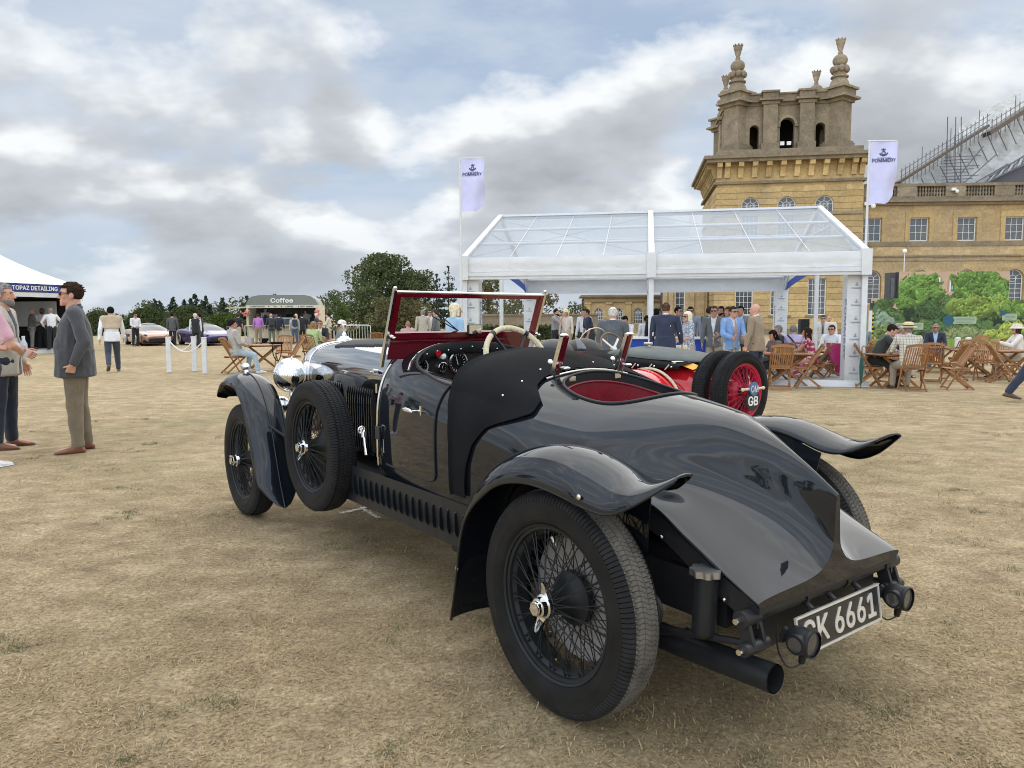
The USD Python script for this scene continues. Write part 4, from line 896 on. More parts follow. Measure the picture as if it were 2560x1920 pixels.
def bush(name, label, x, y, rx, ry, h, m, seed, per=90, leaf=.13, cat_='bush', group=None):
    rng = np.random.RandomState(seed); T = thing(name, label, cat_, (x, y, 0), 0, group)
    n = int(per * rx * h * 8); d = rng.normal(size=(n, 3)); d[:, 2] = abs(d[:, 2]); d /= np.linalg.norm(d, axis=1, keepdims=True)
    P = d * [rx, ry, h] * rng.uniform(.86, 1.03, (n, 1))
    obj('foliage', leaves(P, [np.array([leaf] * 3)] * 0 or [leaf * 1.0] * len(P), 6 / leaf ** 2 / 6, leaf, rng) if False else leaves(P, [leaf * .5] * len(P), 0, leaf, rng), m, T)
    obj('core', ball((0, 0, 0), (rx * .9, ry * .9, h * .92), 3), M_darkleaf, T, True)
    return T
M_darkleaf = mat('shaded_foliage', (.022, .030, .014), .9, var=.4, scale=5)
def plant_trees():
    P = lambda px, D: unpix(px, 795, D)[0]
    H = lambda py, D: unpix(1280, py, D)[2]
    # the great tree right of the coffee van and its neighbours
    broadleaf('oak_tree', 'largest dark tree, rising high behind the windscreen, left of the marquee', P(955, 88), 88, H(632, 88), 10.5, M_leafA, 11, .45, 75, .20, 26)
    broadleaf('oak_tree', 'broad dark tree right of the largest tree, seen through the windscreen top', P(1040, 92), 92, H(672, 92), 8.0, M_leafA, 12, .4, 70, .2, 20)
    broadleaf('oak_tree', 'lower dark tree in front of the largest tree, beside the round clipped tree', P(900, 80), 80, H(702, 80), 6.2, M_leafA, 13, .3, 80, .18, 16)
    broadleaf('oak_tree', 'brownish middle tree seen through the lower windscreen', P(1000, 76), 76, H(738, 76), 7.4, M_leafD, 14, .3, 75, .18, 18)
    conifer('cedar_tree', 'open-layered conifer rising close left of the marquee corner post', P(1122, 84), 84, H(666, 84), 3.6, 15, 12, 30, .17)
    conifer('cedar_tree', 'shorter open conifer just left of the marquee conifer', P(1092, 86), 86, H(688, 86), 3.2, 16, 11, 30, .17)
    broadleaf('chestnut_tree', 'dark full tree seen through the left bay of the marquee', P(1222, 70), 70, H(690, 70), 5.6, M_leafD, 17, .3, 90, .17, 18)
    broadleaf('chestnut_tree', 'rust-tinged tree behind the marquee left rear post', P(1352, 72), 72, H(722, 72), 4.6, M_leafD, 18, .3, 90, .16, 16)
    broadleaf('chestnut_tree', 'small green tree against the end of the orangery', P(1440, 78), 78, H(752, 78), 3.2, M_leafA, 19, .2, 90, .15, 12)
    broadleaf('chestnut_tree', 'low tree filling the gap left of the rust-tinged tree', P(1285, 82), 82, H(742, 82), 4.4, M_leafA, 20, .2, 80, .16, 12)
    broadleaf('lime_tree', 'grey-green tree behind the right end of the coffee van', P(838, 84), 84, H(722, 84), 4.6, M_leafA, 21, .25, 80, .16, 14)
    broadleaf('lime_tree', 'olive tree just right of the coffee van roof', P(800, 90), 90, H(738, 90), 4.0, M_leafD, 22, .25, 80, .16, 12)
    t = broadleaf('clipped_tree', 'bright green round clipped tree on a bare stem right of the coffee van', P(849, 62), 62, H(745, 62), 2.1, M_leafC, 23, .06, 420, .08, 22, None, .46)
    pine = [(648, 738, 96), (690, 732, 96), (725, 736, 98)]
    for k, (px, py, D) in enumerate(pine): broadleaf('pine_tree', ['flat-topped pine over the left end of the van roof', 'flat-topped pine over the middle of the van roof', 'flat-topped pine over the right part of the van roof'][k], P(px, D), D, H(py, D), 3.8, M_leafB, 30 + k, .2, 80, .15, 10, None, .55)
    row = [(243, 768, 'd', 2.6), (262, 778, 'd', 2.4), (300, 780, 'd', 2.6), (330, 786, 'd', 2.4), (358, 746, 'd', 3.6), (388, 752, 'c', 2.4), (402, 758, 'c', 2.0), (425, 762, 'd', 3.4), (434, 749, 'c', 2.2), (462, 752, 'c', 2.0), (478, 751, 'c', 1.8), (490, 740, 'c', 2.6), (505, 754, 'c', 2.2), (516, 745, 'c', 2.4), (540, 746, 'd', 4.4), (558, 750, 'c', 2.2), (575, 749, 'd', 3.8), (600, 740, 'd', 3.6), (618, 745, 'c', 2.4), (640, 752, 'd', 3.6)]
    spots = ['behind the walking man in white and beige', 'right of the walking man', 'left of the copper sports car', 'behind the white-shirted man', 'tallest round one over the copper car', 'pointed, right of the tallest round one', 'small pointed one over the copper car nose', 'broad one between the two sports cars', 'pointed, over the gap between the cars', 'slim pointed one left of the man in grey', 'slim pointed one behind the man in grey', 'tallest pointed spire over the purple car', 'pointed, right of the tallest spire', 'second tallest spire over the purple car', 'broad dark one over the purple car', 'small spire over the domed bush', 'broad one over the domed bush', 'wide one left of the van awning', 'spire beside the van awning', 'wide one behind the van awning']
    for k, (px, py, kind, w) in enumerate(row):
        D = 108 + (k * 7 % 5) * 3
        if kind == 'c': conifer('spruce_tree', 'dark far spruce on the left skyline, ' + spots[k], P(px, D), D, H(py, D) + .3, w * 1.25, 50 + k, 16, 48, .26, 'far trees on the left skyline', z0=.05)
        else: broadleaf('far_tree', 'dark far tree on the left skyline, ' + spots[k], P(px, D), D, H(py, D) + .2, w * 1.5, M_leafA, 50 + k, .2, 55, .2, 12, 'far trees on the left skyline', .05)
    bush('domed_bush', 'domed clipped green bush left of the coffee van', P(560, 66), 66, 2.1, 1.6, H(782, 66), M_leafC, 81)
    bush('shrub', 'rounded green shrub behind the grey-suited man by the sports cars', P(470, 72), 72, 2.6, 1.6, H(764, 72), M_leafA, 82)
    bush('shrub', 'dark shrub behind the copper sports car', P(372, 74), 74, 2.4, 1.5, H(766, 74), M_leafA, 83)
    bush('shrub', 'low green shrub between the walking man and the tent', P(246, 70), 70, 1.6, 1.4, H(774, 70), M_leafA, 84)
    def hedge(label, pxa, pxb, D, py, seed, m=M_leafA):
        rng = np.random.RandomState(seed); xa, xb, h = P(pxa, D), P(pxb, D), H(py, D); T = thing('hedge', label, 'hedge', ((xa + xb) / 2, D, 0)); L = xb - xa
        n = int(L * h * 150); q = np.c_[rng.uniform(-L / 2, L / 2, n), rng.uniform(-.5, .5, n), rng.uniform(0, h, n)]; q[:, 1] = np.where(rng.uniform(size=n) < .7, -.5 + rng.normal(0, .06, n), q[:, 1]); q[:, 2] = np.where(rng.uniform(size=n) < .3, h + rng.normal(0, .05, n), q[:, 2])
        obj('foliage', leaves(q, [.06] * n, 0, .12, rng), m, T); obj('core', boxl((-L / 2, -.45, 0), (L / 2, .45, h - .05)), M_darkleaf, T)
    hedge('long dark hedge beyond the roadster bonnet, below the round clipped tree', 800, 1012, 56, 815, 91)
    hedge('dark hedge below the grey wall, seen through the marquee', 1185, 1480, 52, 818, 92)
    hedge('low dark hedge behind the two sports cars', 250, 640, 78, 802, 93, M_leafB)
    w = thing('boundary_wall', 'long grey stone wall beyond the hedge, seen through the marquee', 'wall', (P(1335, 58), 58, 0))
    hh = H(789, 58)
    obj('wall', boxl((-4.9, -.2, 0), (4.9, .2, hh)), M_grey_stone, w); obj('coping', boxl((-5.0, -.3, hh), (5.0, .3, hh + .12)), M_grey_stone, w)
    # trees behind the photographer: they stand in the paintwork's reflections
    for k in range(15):
        a = math.radians(112 + k * 13.5); d = 62 + (k * 37 % 17); broadleaf('park_tree', 'tall park tree behind the viewpoint', d * math.sin(a), d * math.cos(a), 8.5 + (k * 5 % 4), 11.5, M_leafA, 120 + k, .4, 26, .34, 14, 'park trees behind the viewpoint', .08)
plant_trees()
# ---------------------------------------------------------------- the black roadster

def tyre_mesh(R=.4102, w=.165, n=1200):
    """zigzag block tread with grooves cut in, the shoulder ribs, then the plain side walls. axis y, outer face at y=0"""
    y0 = -w / 2
    prof = [(R - .040, -.0015), (R - .030, -.004), (R - .020, -.0095), (R - .0125, -.0175), (R - .0085, -.0245)]
    tr = np.linspace(-.0275, -w + .0275, 31)
    prof += [(R - .006 * ((y - y0) / (w / 2 - .0275)) ** 2 * 1.0, y) for y in tr]
    prof += [(r, -w - y) for r, y in prof[4::-1]]
    prof = np.array(prof); m = len(prof)
    a = np.arange(n) / n * 2 * PI; pitch = 2 * PI / 150
    s = (prof[:, 1] - y0) / (w / 2)                       # -1..1 across
    g = np.zeros((n, m))
    ph = (a / pitch)[:, None] + np.zeros((1, m)); S = np.abs(s)[None, :] + 0 * ph
    lat = lambda p, wd: (np.abs((p + .5) % 1 - .5) < wd).astype(float)
    sh = S > .56
    g += np.where(sh & (S < .985), lat(ph, .10) * np.clip((S - .5) * 5, 0, 1) * .0065, 0)
    step = .56 - .10 * ((ph % 1) > .5)                     # staircase groove
    g += np.where(np.abs(S - step) < .035, .0055, 0)
    g += np.where((S < .56) & (S > .15), lat(ph + .5, .085) * .005, 0)
    step2 = .17 - .0 * ph
    g += np.where(np.abs(S - step2) < .03, .0045, 0)
    g += np.where(S <= .17, lat(ph * 1.0 + .25 * np.sign(s)[None, :], .07) * .004, 0)
    nrm = np.gradient(prof, axis=0); nrm = np.c_[-nrm[:, 1], nrm[:, 0]]; nrm /= np.linalg.norm(nrm, axis=1, keepdims=True)
    if nrm[m // 2, 0] < 0: nrm = -nrm
    r = prof[:, 0][None] - g * nrm[:, 0][None]; y = prof[:, 1][None] - g * nrm[:, 1][None]
    grid = np.stack([r * np.cos(a)[:, None], y, r * np.sin(a)[:, None]], -1)
    cut = [k for k in range(m) if abs(s[k]) < .63]
    T_ = lambda a_, b_: loft(grid[:, a_:b_].transpose(1, 0, 2), True)
    tread, shoulder = T_(cut[0], cut[-1] + 1), cat(T_(0, cut[0] + 1), T_(cut[-1], m))
    wall = [(.278, -.052), (.283, -.030), (.292, -.014), (.305, -.0045), (.322, .0003), (.327, .0032), (.333, .0012), (.35, -.0003), (R - .0405, -.0016)]
    f = R / .4102
    wall = [(r_ * f, y_) for r_, y_ in wall]
    side = cat(lathe(wall, 96, 'y'), lathe([(r_, -w - y_) for r_, y_ in wall][::-1], 96, 'y'))
    return tread, shoulder, side
def wheel_parts(seed=0):
    rim = cat(lathe([(.2775, -.060), (.2790, -.024), (.2865, -.0185), (.2880, -.0235), (.2800, -.031), (.2660, -.033), (.2640, -.045), (.2500, -.056), (.2470, -.080), (.2500, -.106), (.262, -.116), (.270, -.138), (.2880, -.146), (.2860, -.150), (.276, -.144), (.2775, -.060)], 96, 'y'))
    sp, nip = [], []
    N = 20
    def spoke(a0, r0, y0, a1, r1, y1):
        p = np.array([r0 * math.cos(a0), y0, r0 * math.sin(a0)]); q = np.array([r1 * math.cos(a1), y1, r1 * math.sin(a1)])
        sp.append(rod(p, q, .0021, .0021, 5)); d = (q - p) / np.linalg.norm(q - p)
        nip.append(rod(q - d * .016, q + d * .002, .0035, .0042, 6))
    for k in range(N):
        a = 2 * PI * k / N
        for sgn in (-1, 1):
            spoke(a, .043, .006, a + sgn * .20 + .05, .262, -.047)                # outer row, to the front flange
            spoke(a + .1, .094, -.118, a + .1 + sgn * .62, .2575, -.098)          # inner row, tangential
        spoke(a + .05, .094, -.130, a + .18, .262, -.112)
    hub = lathe([(.028, .012), (.044, .010), (.046, .0), (.040, -.012), (.045, -.05), (.06, -.085), (.078, -.105), (.098, -.112), (.1, -.136), (.06, -.14)], 40, 'y')
    nut = cat(lathe([(.0, .058), (.020, .058), (.026, .055), (.027, .044), (.034, .042), (.036, .024), (.043, .020), (.046, .006), (.030, .004)], 32, 'y'),
              mv(cat(*[rod((0, .010 + .002, 0), (0, .010, 0), .0, .0)] * 0) if False else rod((0, .036, 0), (0, .060, 0), .0265, .0255, 6)))
    # the two ears of the knock-off cap
    ear = sg.Polygon([(.026, .026), (.038, .022), (.066, .013), (.088, .011), (.097, .006), (.099, 0), (.097, -.006), (.088, -.011), (.066, -.013), (.038, -.022), (.026, -.026)])
    e = poly_extrude(ear, .018)
    ear3 = mv(e, (0, 0, 0)); ear3 = (np.c_[ear3[0][:, 0], .018 - ear3[0][:, 2] * 1.0 + np.clip(ear3[0][:, 0] - .04, 0, 1) * .35, ear3[0][:, 1]], ear3[1])
    back = (ear3[0] * [-1, 1, -1], ear3[1])
    return rim, cat(*sp), cat(*nip), hub, nut, (ear3, back)
TREAD, SHOULDER, SIDEWALL = tyre_mesh()
TREAD_FAR, SHOULDER_FAR, _ = tyre_mesh(n=300)
RIM, SPOKES, NIPPLES, HUB, NUT, EARS = wheel_parts()
def put_wheel(parent, name, c, side=1, spin=0.0, steer=0.0, tread=None, rimm=None, drum=True, lay=None, label=None, ears=True, nutm=None, scale=1.0, far=False):
    """c: centre of the outer tyre face; side +1 left wheel, -1 right wheel"""
    w = node(name, parent, label)
    def T(m, sp=True):
        v, f = m; v = np.asarray(v) * scale
        if sp: v = v @ Ry(spin).T
        if side < 0: v = v * [1, -1, 1]; f = f[:, ::-1]
        if lay is not None: v = v @ lay.T
        v = v @ Rz(steer).T
        return v + np.asarray(c), f
    obj('tread', T(TREAD_FAR if far else TREAD), tread or M_treadclean, w, 40)
    obj('tyre_shoulder', T(SHOULDER_FAR if far else SHOULDER), M_treadclean, w, 40)
    obj('tyre_wall', T(SIDEWALL), M_rubber, w, 50)
    obj('rim', T(RIM), rimm or M_satin, w, 40)
    obj('spokes', T(SPOKES), rimm or M_satin, w, 60, kind='stuff')
    obj('spoke_nipples', T(NIPPLES), rimm or M_satin, w, 60, kind='stuff')
    obj('hub', T(HUB), rimm or M_satin, w, 40)
    obj('hub_nut', T(NUT), nutm or M_chrome, w, 30)
    if ears:
        for e_ in EARS: obj('hub_nut_ear', T(e_), nutm or M_chrome, w, 30)
    obj('valve', T(rod((.246 * math.cos(3.0), -.07, .246 * math.sin(3.0)), (.222 * math.cos(3.0), -.055, .222 * math.sin(3.0)), .005, .0035, 8)), M_brass, w)
    if drum:
        obj('brake_plate', T(lathe([(.03, -.150), (.232, -.150), (.238, -.156), (.238, -.19), (.03, -.192)], 64, 'y'), False), M_grey, w, 40)
        for s_ in (-1, 1):
            a = 1.05 if s_ > 0 else -.95
            obj('wheel_weight', T(lathe([(.0, .012), (.007, .012), (.011, .004), (.011, -.008), (.008, -.012), (.005, -.024), (.0, -.024)], 12)) if False else T(mv(lathe([(.0, .020), (.006, .018), (.007, .012), (.012, .010), (.012, -.014), (.008, -.016), (.006, -.026), (.0, -.026)], 12), (.222 * math.cos(a), -.125, .222 * math.sin(a)), Ry(PI / 2 - a)), False), M_dullchrome, w, 30)
    return w

CX, CY, YAW = 0.734, 3.0536, 0.6482
CAR_ROT = 90 + math.degrees(YAW)
# sections of the coachwork: (y, z) from the top centre round to the underside, per station x
STN = {
 -.648: [(0, .822), (.010, .814), (.013, .775), (.016, .715), (.022, .655), (.052, .600), (.13, .562), (.443, .540), (.440, .522), (0, .505)],
 -.50: [(0, .925), (.024, .910), (.038, .862), (.046, .805), (.060, .738), (.105, .690), (.21, .655), (.443, .612), (.44, .592), (0, .57)],
 -.35: [(0, 1.008), (.062, .990), (.097, .937), (.112, .872), (.126, .812), (.165, .764), (.27, .728), (.443, .690), (.44, .665), (0, .63)],
 -.20: [(0, 1.064), (.112, 1.045), (.172, .990), (.200, .930), (.217, .872), (.247, .822), (.32, .790), (.443, .768), (.44, .74), (0, .68)],
 .0: [(0, 1.102), (.172, 1.072), (.272, 1.024), (.338, .966), (.374, .912), (.405, .866), (.437, .832), (.472, .80), (.466, .75), (0, .69)],
 .2: [(0, 1.130), (.22, 1.094), (.345, 1.038), (.437, .97), (.485, .905), (.508, .86), (.518, .80), (.522, .72), (.51, .655), (0, .62)],
 .5: [(0, 1.170), (.255, 1.134), (.395, 1.080), (.495, 1.005), (.542, .935), (.56, .86), (.565, .76), (.565, .64), (.55, .572), (0, .56)],
 .9: [(0, 1.205), (.30, 1.178), (.44, 1.132), (.525, 1.06), (.564, .972), (.576, .87), (.576, .76), (.57, .64), (.555, .562), (0, .55)],
 1.3: [(0, 1.240), (.29, 1.225), (.43, 1.180), (.515, 1.100), (.555, .99), (.562, .88), (.562, .76), (.555, .64), (.545, .562), (0, .55)],
 1.62: [(0, 1.285), (.25, 1.268), (.39, 1.212), (.48, 1.12), (.522, 1.0), (.534, .88), (.535, .76), (.53, .64), (.52, .562), (0, .55)],
 1.82: [(0, 1.300), (.215, 1.282), (.345, 1.226), (.44, 1.13), (.487, 1.0), (.50, .88), (.502, .76), (.50, .64), (.49, .562), (0, .55)]}
_x = np.array(sorted(STN)); _sec = PchipInterpolator(_x, np.array([STN[k] for k in _x], float), axis=0)
NS = 72
_scache = {}
def section(x, n=NS):
    """dense half section, top centre to bottom edge (without the underside)"""
    key = round(float(x), 5)
    if key in _scache: return _scache[key]
    P = _sec(x)[:9]
    m = P[1:4] * [-1, 1]
    Q = np.vstack([m[1::-1], P[0:9]])
    d = np.r_[0, np.cumsum(np.maximum(np.linalg.norm(np.diff(Q, axis=0), axis=1), 1e-4) ** .5)]
    from scipy.interpolate import Akima1DInterpolator
    w_ = np.clip((x + .35) / .5, 0, 1); w_ = w_ * w_ * (3 - 2 * w_); fa, fb = Akima1DInterpolator(d, Q, method='makima'), _cs(d, Q); f = lambda t_: (1 - w_) * fa(t_) + w_ * fb(t_)
    # spend points evenly along the knots so that the crease keeps its place
    t = np.interp(np.linspace(0, 8, n), np.arange(9), d[2:])
    out = f(t); out[0, 0] = 0; out[:, 0] = np.maximum(out[:, 0], 0)
    _scache[key] = out
    return out
def body_point(x, s):
    """s in 0..8: the section knot"""
    S = section(x); i = np.clip(s / 8 * (NS - 1), 0, NS - 1)
    return np.array([x, np.interp(i, np.arange(NS), S[:, 0]), np.interp(i, np.arange(NS), S[:, 1])])
def top_z(x, y):
    S = section(x)[:int(NS * .5)]; o = np.argsort(S[:, 0])
    return float(np.interp(abs(y), S[o, 0], S[o, 1]))
def rim_curve(pts, n=96):
    """closed, smooth plan curve, symmetric about y=0, from half outline points with y>=0 ordered front to rear"""
    P = np.array(list(pts) + [(x, -y) for x, y in pts[::-1] if y > 1e-6][0:])
    P = np.vstack([P, P[:1]])
    d = np.r_[0, np.cumsum(np.linalg.norm(np.diff(P, axis=0), axis=1) ** .5)]
    from scipy.interpolate import CubicSpline
    return CubicSpline(d, P, bc_type='periodic')(np.linspace(0, d[-1], n, endpoint=False))
FRONT_RIM = rim_curve([(1.66, 0), (1.63, .25), (1.52, .41), (1.30, .475), (1.05, .495), (.90, .45), (.82, .33), (.79, .17), (.78, 0)])
REAR_RIM = rim_curve([(.585, 0), (.572, .14), (.525, .235), (.42, .285), (.30, .29), (.19, .255), (.12, .175), (.087, .085), (.078, 0)])
def build_car():
    car = thing('vintage_roadster', 'black 1930s open roadster with boat tail, wire wheels and plate GK 6661, in the foreground', 'car', (CX, CY, 0), CAR_ROT)
    # --- body: one closed solid, two cockpits cut out of it
    xs = np.unique(np.r_[np.linspace(-.648, -.2, 44), np.linspace(-.2, 1.82, 92)])
    rings = []
    for x in xs:
        S = section(x); b = _sec(x)[9]
        R_ = np.r_[S, [[0, b[1]]]]; L = np.r_[S[1:][::-1] * [-1, 1]]
        ring = np.vstack([R_, L]); rings.append(np.c_[np.full(len(ring), x), ring])
    v, f = loft(rings, True, False, False); n_ = len(rings[0]); import mapbox_earcut
    ends = [mapbox_earcut.triangulate_float64(np.ascontiguousarray(r[:, 1:]), np.array([n_], np.uint32)).reshape(-1, 3).astype(int) for r in (rings[0], rings[-1])]
    def outward(e, r, sx):
        a = r[e]; return e if sx * np.cross(a[:, 1] - a[:, 0], a[:, 2] - a[:, 0])[:, 0].sum() > 0 else e[:, ::-1]
    if trimesh.Trimesh(*loft(rings, True, False, True), process=False).volume < 0: f = f[:, ::-1]
    f = np.vstack([f, outward(ends[0], rings[0], -1), outward(ends[1], rings[-1], 1) + (len(rings) - 1) * n_])
    t = trimesh.Trimesh(v, f, process=False)
    solid = m3.Manifold(m3.Mesh(np.asarray(t.vertices, np.float32), np.asarray(t.faces, np.uint32)))
    if solid.is_empty() or solid.volume() < .1: print('BODY SOLID BAD', solid.status(), solid.volume())
    for rim, zf in ((FRONT_RIM, .60), (REAR_RIM, .66)):
        cut = m3.Manifold.extrude(m3.CrossSection([rim if sg.Polygon(rim).exterior.is_ccw else rim[::-1]]), 1.2).translate((0, 0, zf))
        solid = solid - cut
    rings = []
    for x in np.linspace(.84, 1.735, 24):
        S = section(x, 40) * [.945, 1] - [0, .028]; S = S[S[:, 1] > .62]; S = np.vstack([S, [S[-1, 0], .612]]); d_ = np.r_[0, np.cumsum(np.linalg.norm(np.diff(S, axis=0), axis=1))]
        S = np.c_[np.interp(np.linspace(0, d_[-1], 40), d_, S[:, 0]), np.interp(np.linspace(0, d_[-1], 40), d_, S[:, 1])]; ring = np.vstack([S, S[::-1][:-1] * [-1, 1]]); rings.append(np.c_[np.full(len(ring), x), ring])
    t = trimesh.Trimesh(*loft(rings, True, False, True), process=True)
    if t.volume < 0: t.invert()
    cav = m3.Manifold(m3.Mesh(np.asarray(t.vertices, np.float32), np.asarray(t.faces, np.uint32)))
    if cav.volume() < .05: print('CAVITY BAD', cav.status())
    solid = solid - cav
    body = obj('body', solid, M_paint, car, 32)
    for rim, nm, m, zf, r in ((FRONT_RIM, 'cockpit_edge', M_satin, .615, .009), (REAR_RIM, 'rear_cockpit_edge', M_satin, .66, .007)):
        z = np.array([top_z(x, y) for x, y in rim])
        obj(nm, tube(np.c_[rim, z + .002], r, 8, True), m, body, 60)
    # linings inside the cockpits
    c = sg.Polygon(REAR_RIM).buffer(-.003); q = np.array(c.exterior.coords)[:-1]
    z = np.array([top_z(x, y) for x, y in q])
    band = loft([np.c_[q, z - .004], np.c_[q, z - .046]])
    obj('rear_cockpit_rail', (band[0], band[1][:, ::-1]), M_satin, body, 50)
    q2 = np.array(c.buffer(-.004).exterior.coords)[:-1]; z2 = np.array([top_z(x, y) for x, y in q2])
    lin = loft([np.c_[q2, z2 - .044], np.c_[q2, np.full(len(q2), .664)]])
    obj('red_lining', cat((lin[0], lin[1][:, ::-1]), poly_extrude(c.buffer(-.006), .01) if False else mv(poly_extrude(c.buffer(-.006), .01), (0, 0, .662))), M_redleather, body, 50)
    obj('red_piping', tube(np.c_[q2, z2 - .044], .006, 6, True), M_redleather, body, 60)
    obj('rear_seat', rbox((.18, 0, .78), (.10, .36, .2), .04), M_redleather, body, 40)
    c = sg.Polygon(FRONT_RIM).buffer(-.003); q = np.array(c.exterior.coords)[:-1]; z = np.array([top_z(x, y) for x, y in q])
    lin = loft([np.c_[q, z - .004], np.c_[q, np.full(len(q), .61)]])
    obj('cockpit_floor', boxl((.86, -.47, .612), (1.72, .47, .625)), M_satin, body)
    for y in (.22, -.22): obj('front_seat', cat(rbox((1.08, y, .72), (.42, .40, .16), .05), rbox((.90, y, .88), (.10, .40, .40), .04)), M_redleather, body, 40)
    # --- door: a skin a few millimetres proud, its shut line beaded
    def skin(x_of, s0, s1, off, nx=18, ns=40, sgn=1):
        g = []
        for s in np.linspace(s0, s1, ns):
            xa, xb = x_of(s); row = []
            for x in np.linspace(xa, xb, nx):
                p = body_point(x, s); a, b = body_point(x, s + .05), body_point(x, s - .05)
                nrm = np.array([0, -(a[2] - b[2]), a[1] - b[1]]); nrm /= np.linalg.norm(nrm)
                row.append(p + nrm * off)
            g.append(row)
        return np.array(g) * [1, sgn, 1]
    for sgn in (1, -1):
        def door_x(s):
            rr = .07; lo = 7.05
            d = max(0, s - (lo - .45)) / .45
            in_ = rr * (1 - math.sqrt(max(0, 1 - d * d)))
            return 1.765 - in_, 1.075 + in_ + .045 * (s - 5) * .0 - .02 * max(0, 4 - s)
        g = skin(door_x, 2.32, 7.05, .004, sgn=sgn)
        door = obj('door', sheet(g if sgn > 0 else g[:, ::-1], .006), M_paint, car, 40)
        edge = np.vstack([g[:, -1], g[-1, -2:0:-1], g[::-1, 0]]) if True else None
        obj('door_bead', tube(edge[:len(g) + 16], .0055, 6), M_satin, door, 60)
        if sgn > 0:
            h = body_point(1.20, 4.55) * [1, 1, 1]
            h = np.array([1.235, .5555, .972])
            obj('door_handle', cat(ball(h + [.055, .05, .004], (.047, .008, .012), 3), rod(h + [.0, -.006, .0], h + [.0, .05, .002], .0075, .006, 10), rod(h + [-.008, .05, 0], h + [.02, .052, 0], .006, .007, 10),
                rod(h + [-.012, .004, -.03], h + [-.012, .008, .028], .007, .009, 10)), M_chrome, door, 50)
            for z0 in (1.02, .66): obj('door_hinge', rod((1.772, .525, z0), (1.772, .525, z0 + .05), .007, n=8), M_dullchrome, door, 50)
            obj('hinge_plate', rbox((1.745, .536, .80), (.05, .012, .075), .004), M_frame, door, 40)
    # chrome bead where bonnet meets scuttle
    arc = np.array([body_point(1.80, s) + [0, .004, 0] for s in np.linspace(2.6, 7.4, 50)])
    obj('scuttle_bead', tube(arc, .0085, 8), M_dullchrome, car, 60)
    arc = np.array([body_point(1.818, s) for s in np.linspace(0, 7.6, 60)])
    arc = np.vstack([arc[::-1] * [1, -1, 1], arc[1:]])
    obj('scuttle_band', tube(arc + [0, 0, .001], .008, 8), M_chrome if False else M_paint, car, 60)
    # --- bonnet
    def bsec(x, n=60):
        k = np.clip((x - 1.82) / (3.27 - 1.82), 0, 1)
        hw, zt, zb, zs = .445 - .135 * k, 1.302 - .012 * k - .03 * k * k, .60, 1.06
        e = 2.55
        a = np.linspace(0, PI / 2, n - 14)
        top = np.c_[hw * np.sin(a) ** (2 / e), zs + (zt - zs) * np.cos(a) ** (2 / e)]
        return np.vstack([top, np.c_[np.full(14, hw), np.linspace(zs, zb, 15)[1:]]])
    g = []
    for x in np.linspace(1.83, 3.27, 40):
        S = bsec(x); g.append(np.c_[np.full(2 * len(S) - 1, x), np.vstack([S[::-1] * [-1, 1], S[1:]])])
    g = np.array(g); v, f = loft(g, False)
    bonnet = obj('bonnet', (v, f), M_bonnet, car, 40)
    # top louvres, side louvres: each a pressed slot
    def louvre(p, along, nrm, L, w, h):
        along, nrm = np.asarray(along, float), np.asarray(nrm, float); along /= np.linalg.norm(along); nrm /= np.linalg.norm(nrm); b = np.cross(along, nrm)
        ks = np.linspace(-1, 1, 9); rows = []
        for k in ks:
            hh = h * max(0.02, (1 - abs(k) ** 6)) ; rows.append([p + along * k * L / 2 + b * u * w / 2 * 1 + nrm * (hh * q) for u, q in ((-1, -.05), (-.55, .55), (0, .9), (.7, 1.0), (.78, .0), (.8, -.1))])
        return np.array(rows)
    for side in (1, -1):
        for k in range(20):
            x = 2.12 + k * .043
            S = bsec(x); i0, i1 = [np.argmin(abs(S[:30, 0] - y)) for y in (.075, .275 - .03 * (k / 20))]
            pts = np.c_[np.full(i1 - i0 + 1, x), S[i0:i1 + 1]]
            rows = []
            for j, p in enumerate(pts):
                tn = S[min(i0 + j + 1, 59)] - S[max(i0 + j - 1, 0)]; nr = np.array([0, -tn[1], tn[0]]); nr = nr / np.linalg.norm(nr)
                if nr[2] < 0: nr = -nr
                e = 0.0 if j in (0, len(pts) - 1) else 1.0
                rows.append([p + np.array([dx, 0, 0]) + nr * (hh * e + .0012) for dx, hh in ((-.014, 0), (-.010, .006), (-.001, .0105), (.008, .012), (.0095, .0005), (.0155, .0002))])
            r_ = np.array(rows) * [1, side, 1]
            v, f = sheet(r_ if side < 0 else r_[:, ::-1])
            obj('louvre', (v, f), M_satin, bonnet, 35)
    for side in (1, -1):
        for bank, (xa, cnt) in enumerate(((2.02, 12), (2.58, 11))):
            for k in range(cnt):
                x = xa + k * .0385; y = bsec(x)[-1, 0]
                p = np.array([x, (y + .0008) * side, .815])
                r_ = louvre(p, (0, 0, 1), (0, side, 0), .40, .030, .016)
                obj('louvre', sheet(r_ if side > 0 else r_), M_paint, bonnet, 40)
    hl = np.array([[x, bsec(x)[0, 0], bsec(x)[0, 1] + .002] for x in np.linspace(1.84, 3.25, 12)])
    obj('bonnet_hinge', tube(hl, .006, 6), M_chrome, bonnet, 60)
    obj('bonnet_catch', cat(rod((1.95, .425, 1.13), (1.95, .455, 1.13), .010, .013, 10), rod((1.95, .44, 1.13), (1.99, .452, 1.12), .006, .007, 8)), M_chrome, bonnet, 50)
    # --- radiator shell, cap and winged mascot
    rs = []
    for x, gsc, dz in ((3.262, 1.0, .004), (3.275, 1.015, .010), (3.34, 1.015, .008), (3.40, .985, .0), (3.425, .93, -.02)):
        S = bsec(3.27) * [gsc, 1] + [0, dz * 1.0]
        rs.append(np.c_[np.full(2 * len(S) - 1, x), np.vstack([S[::-1] * [-1, 1], S[1:]])])
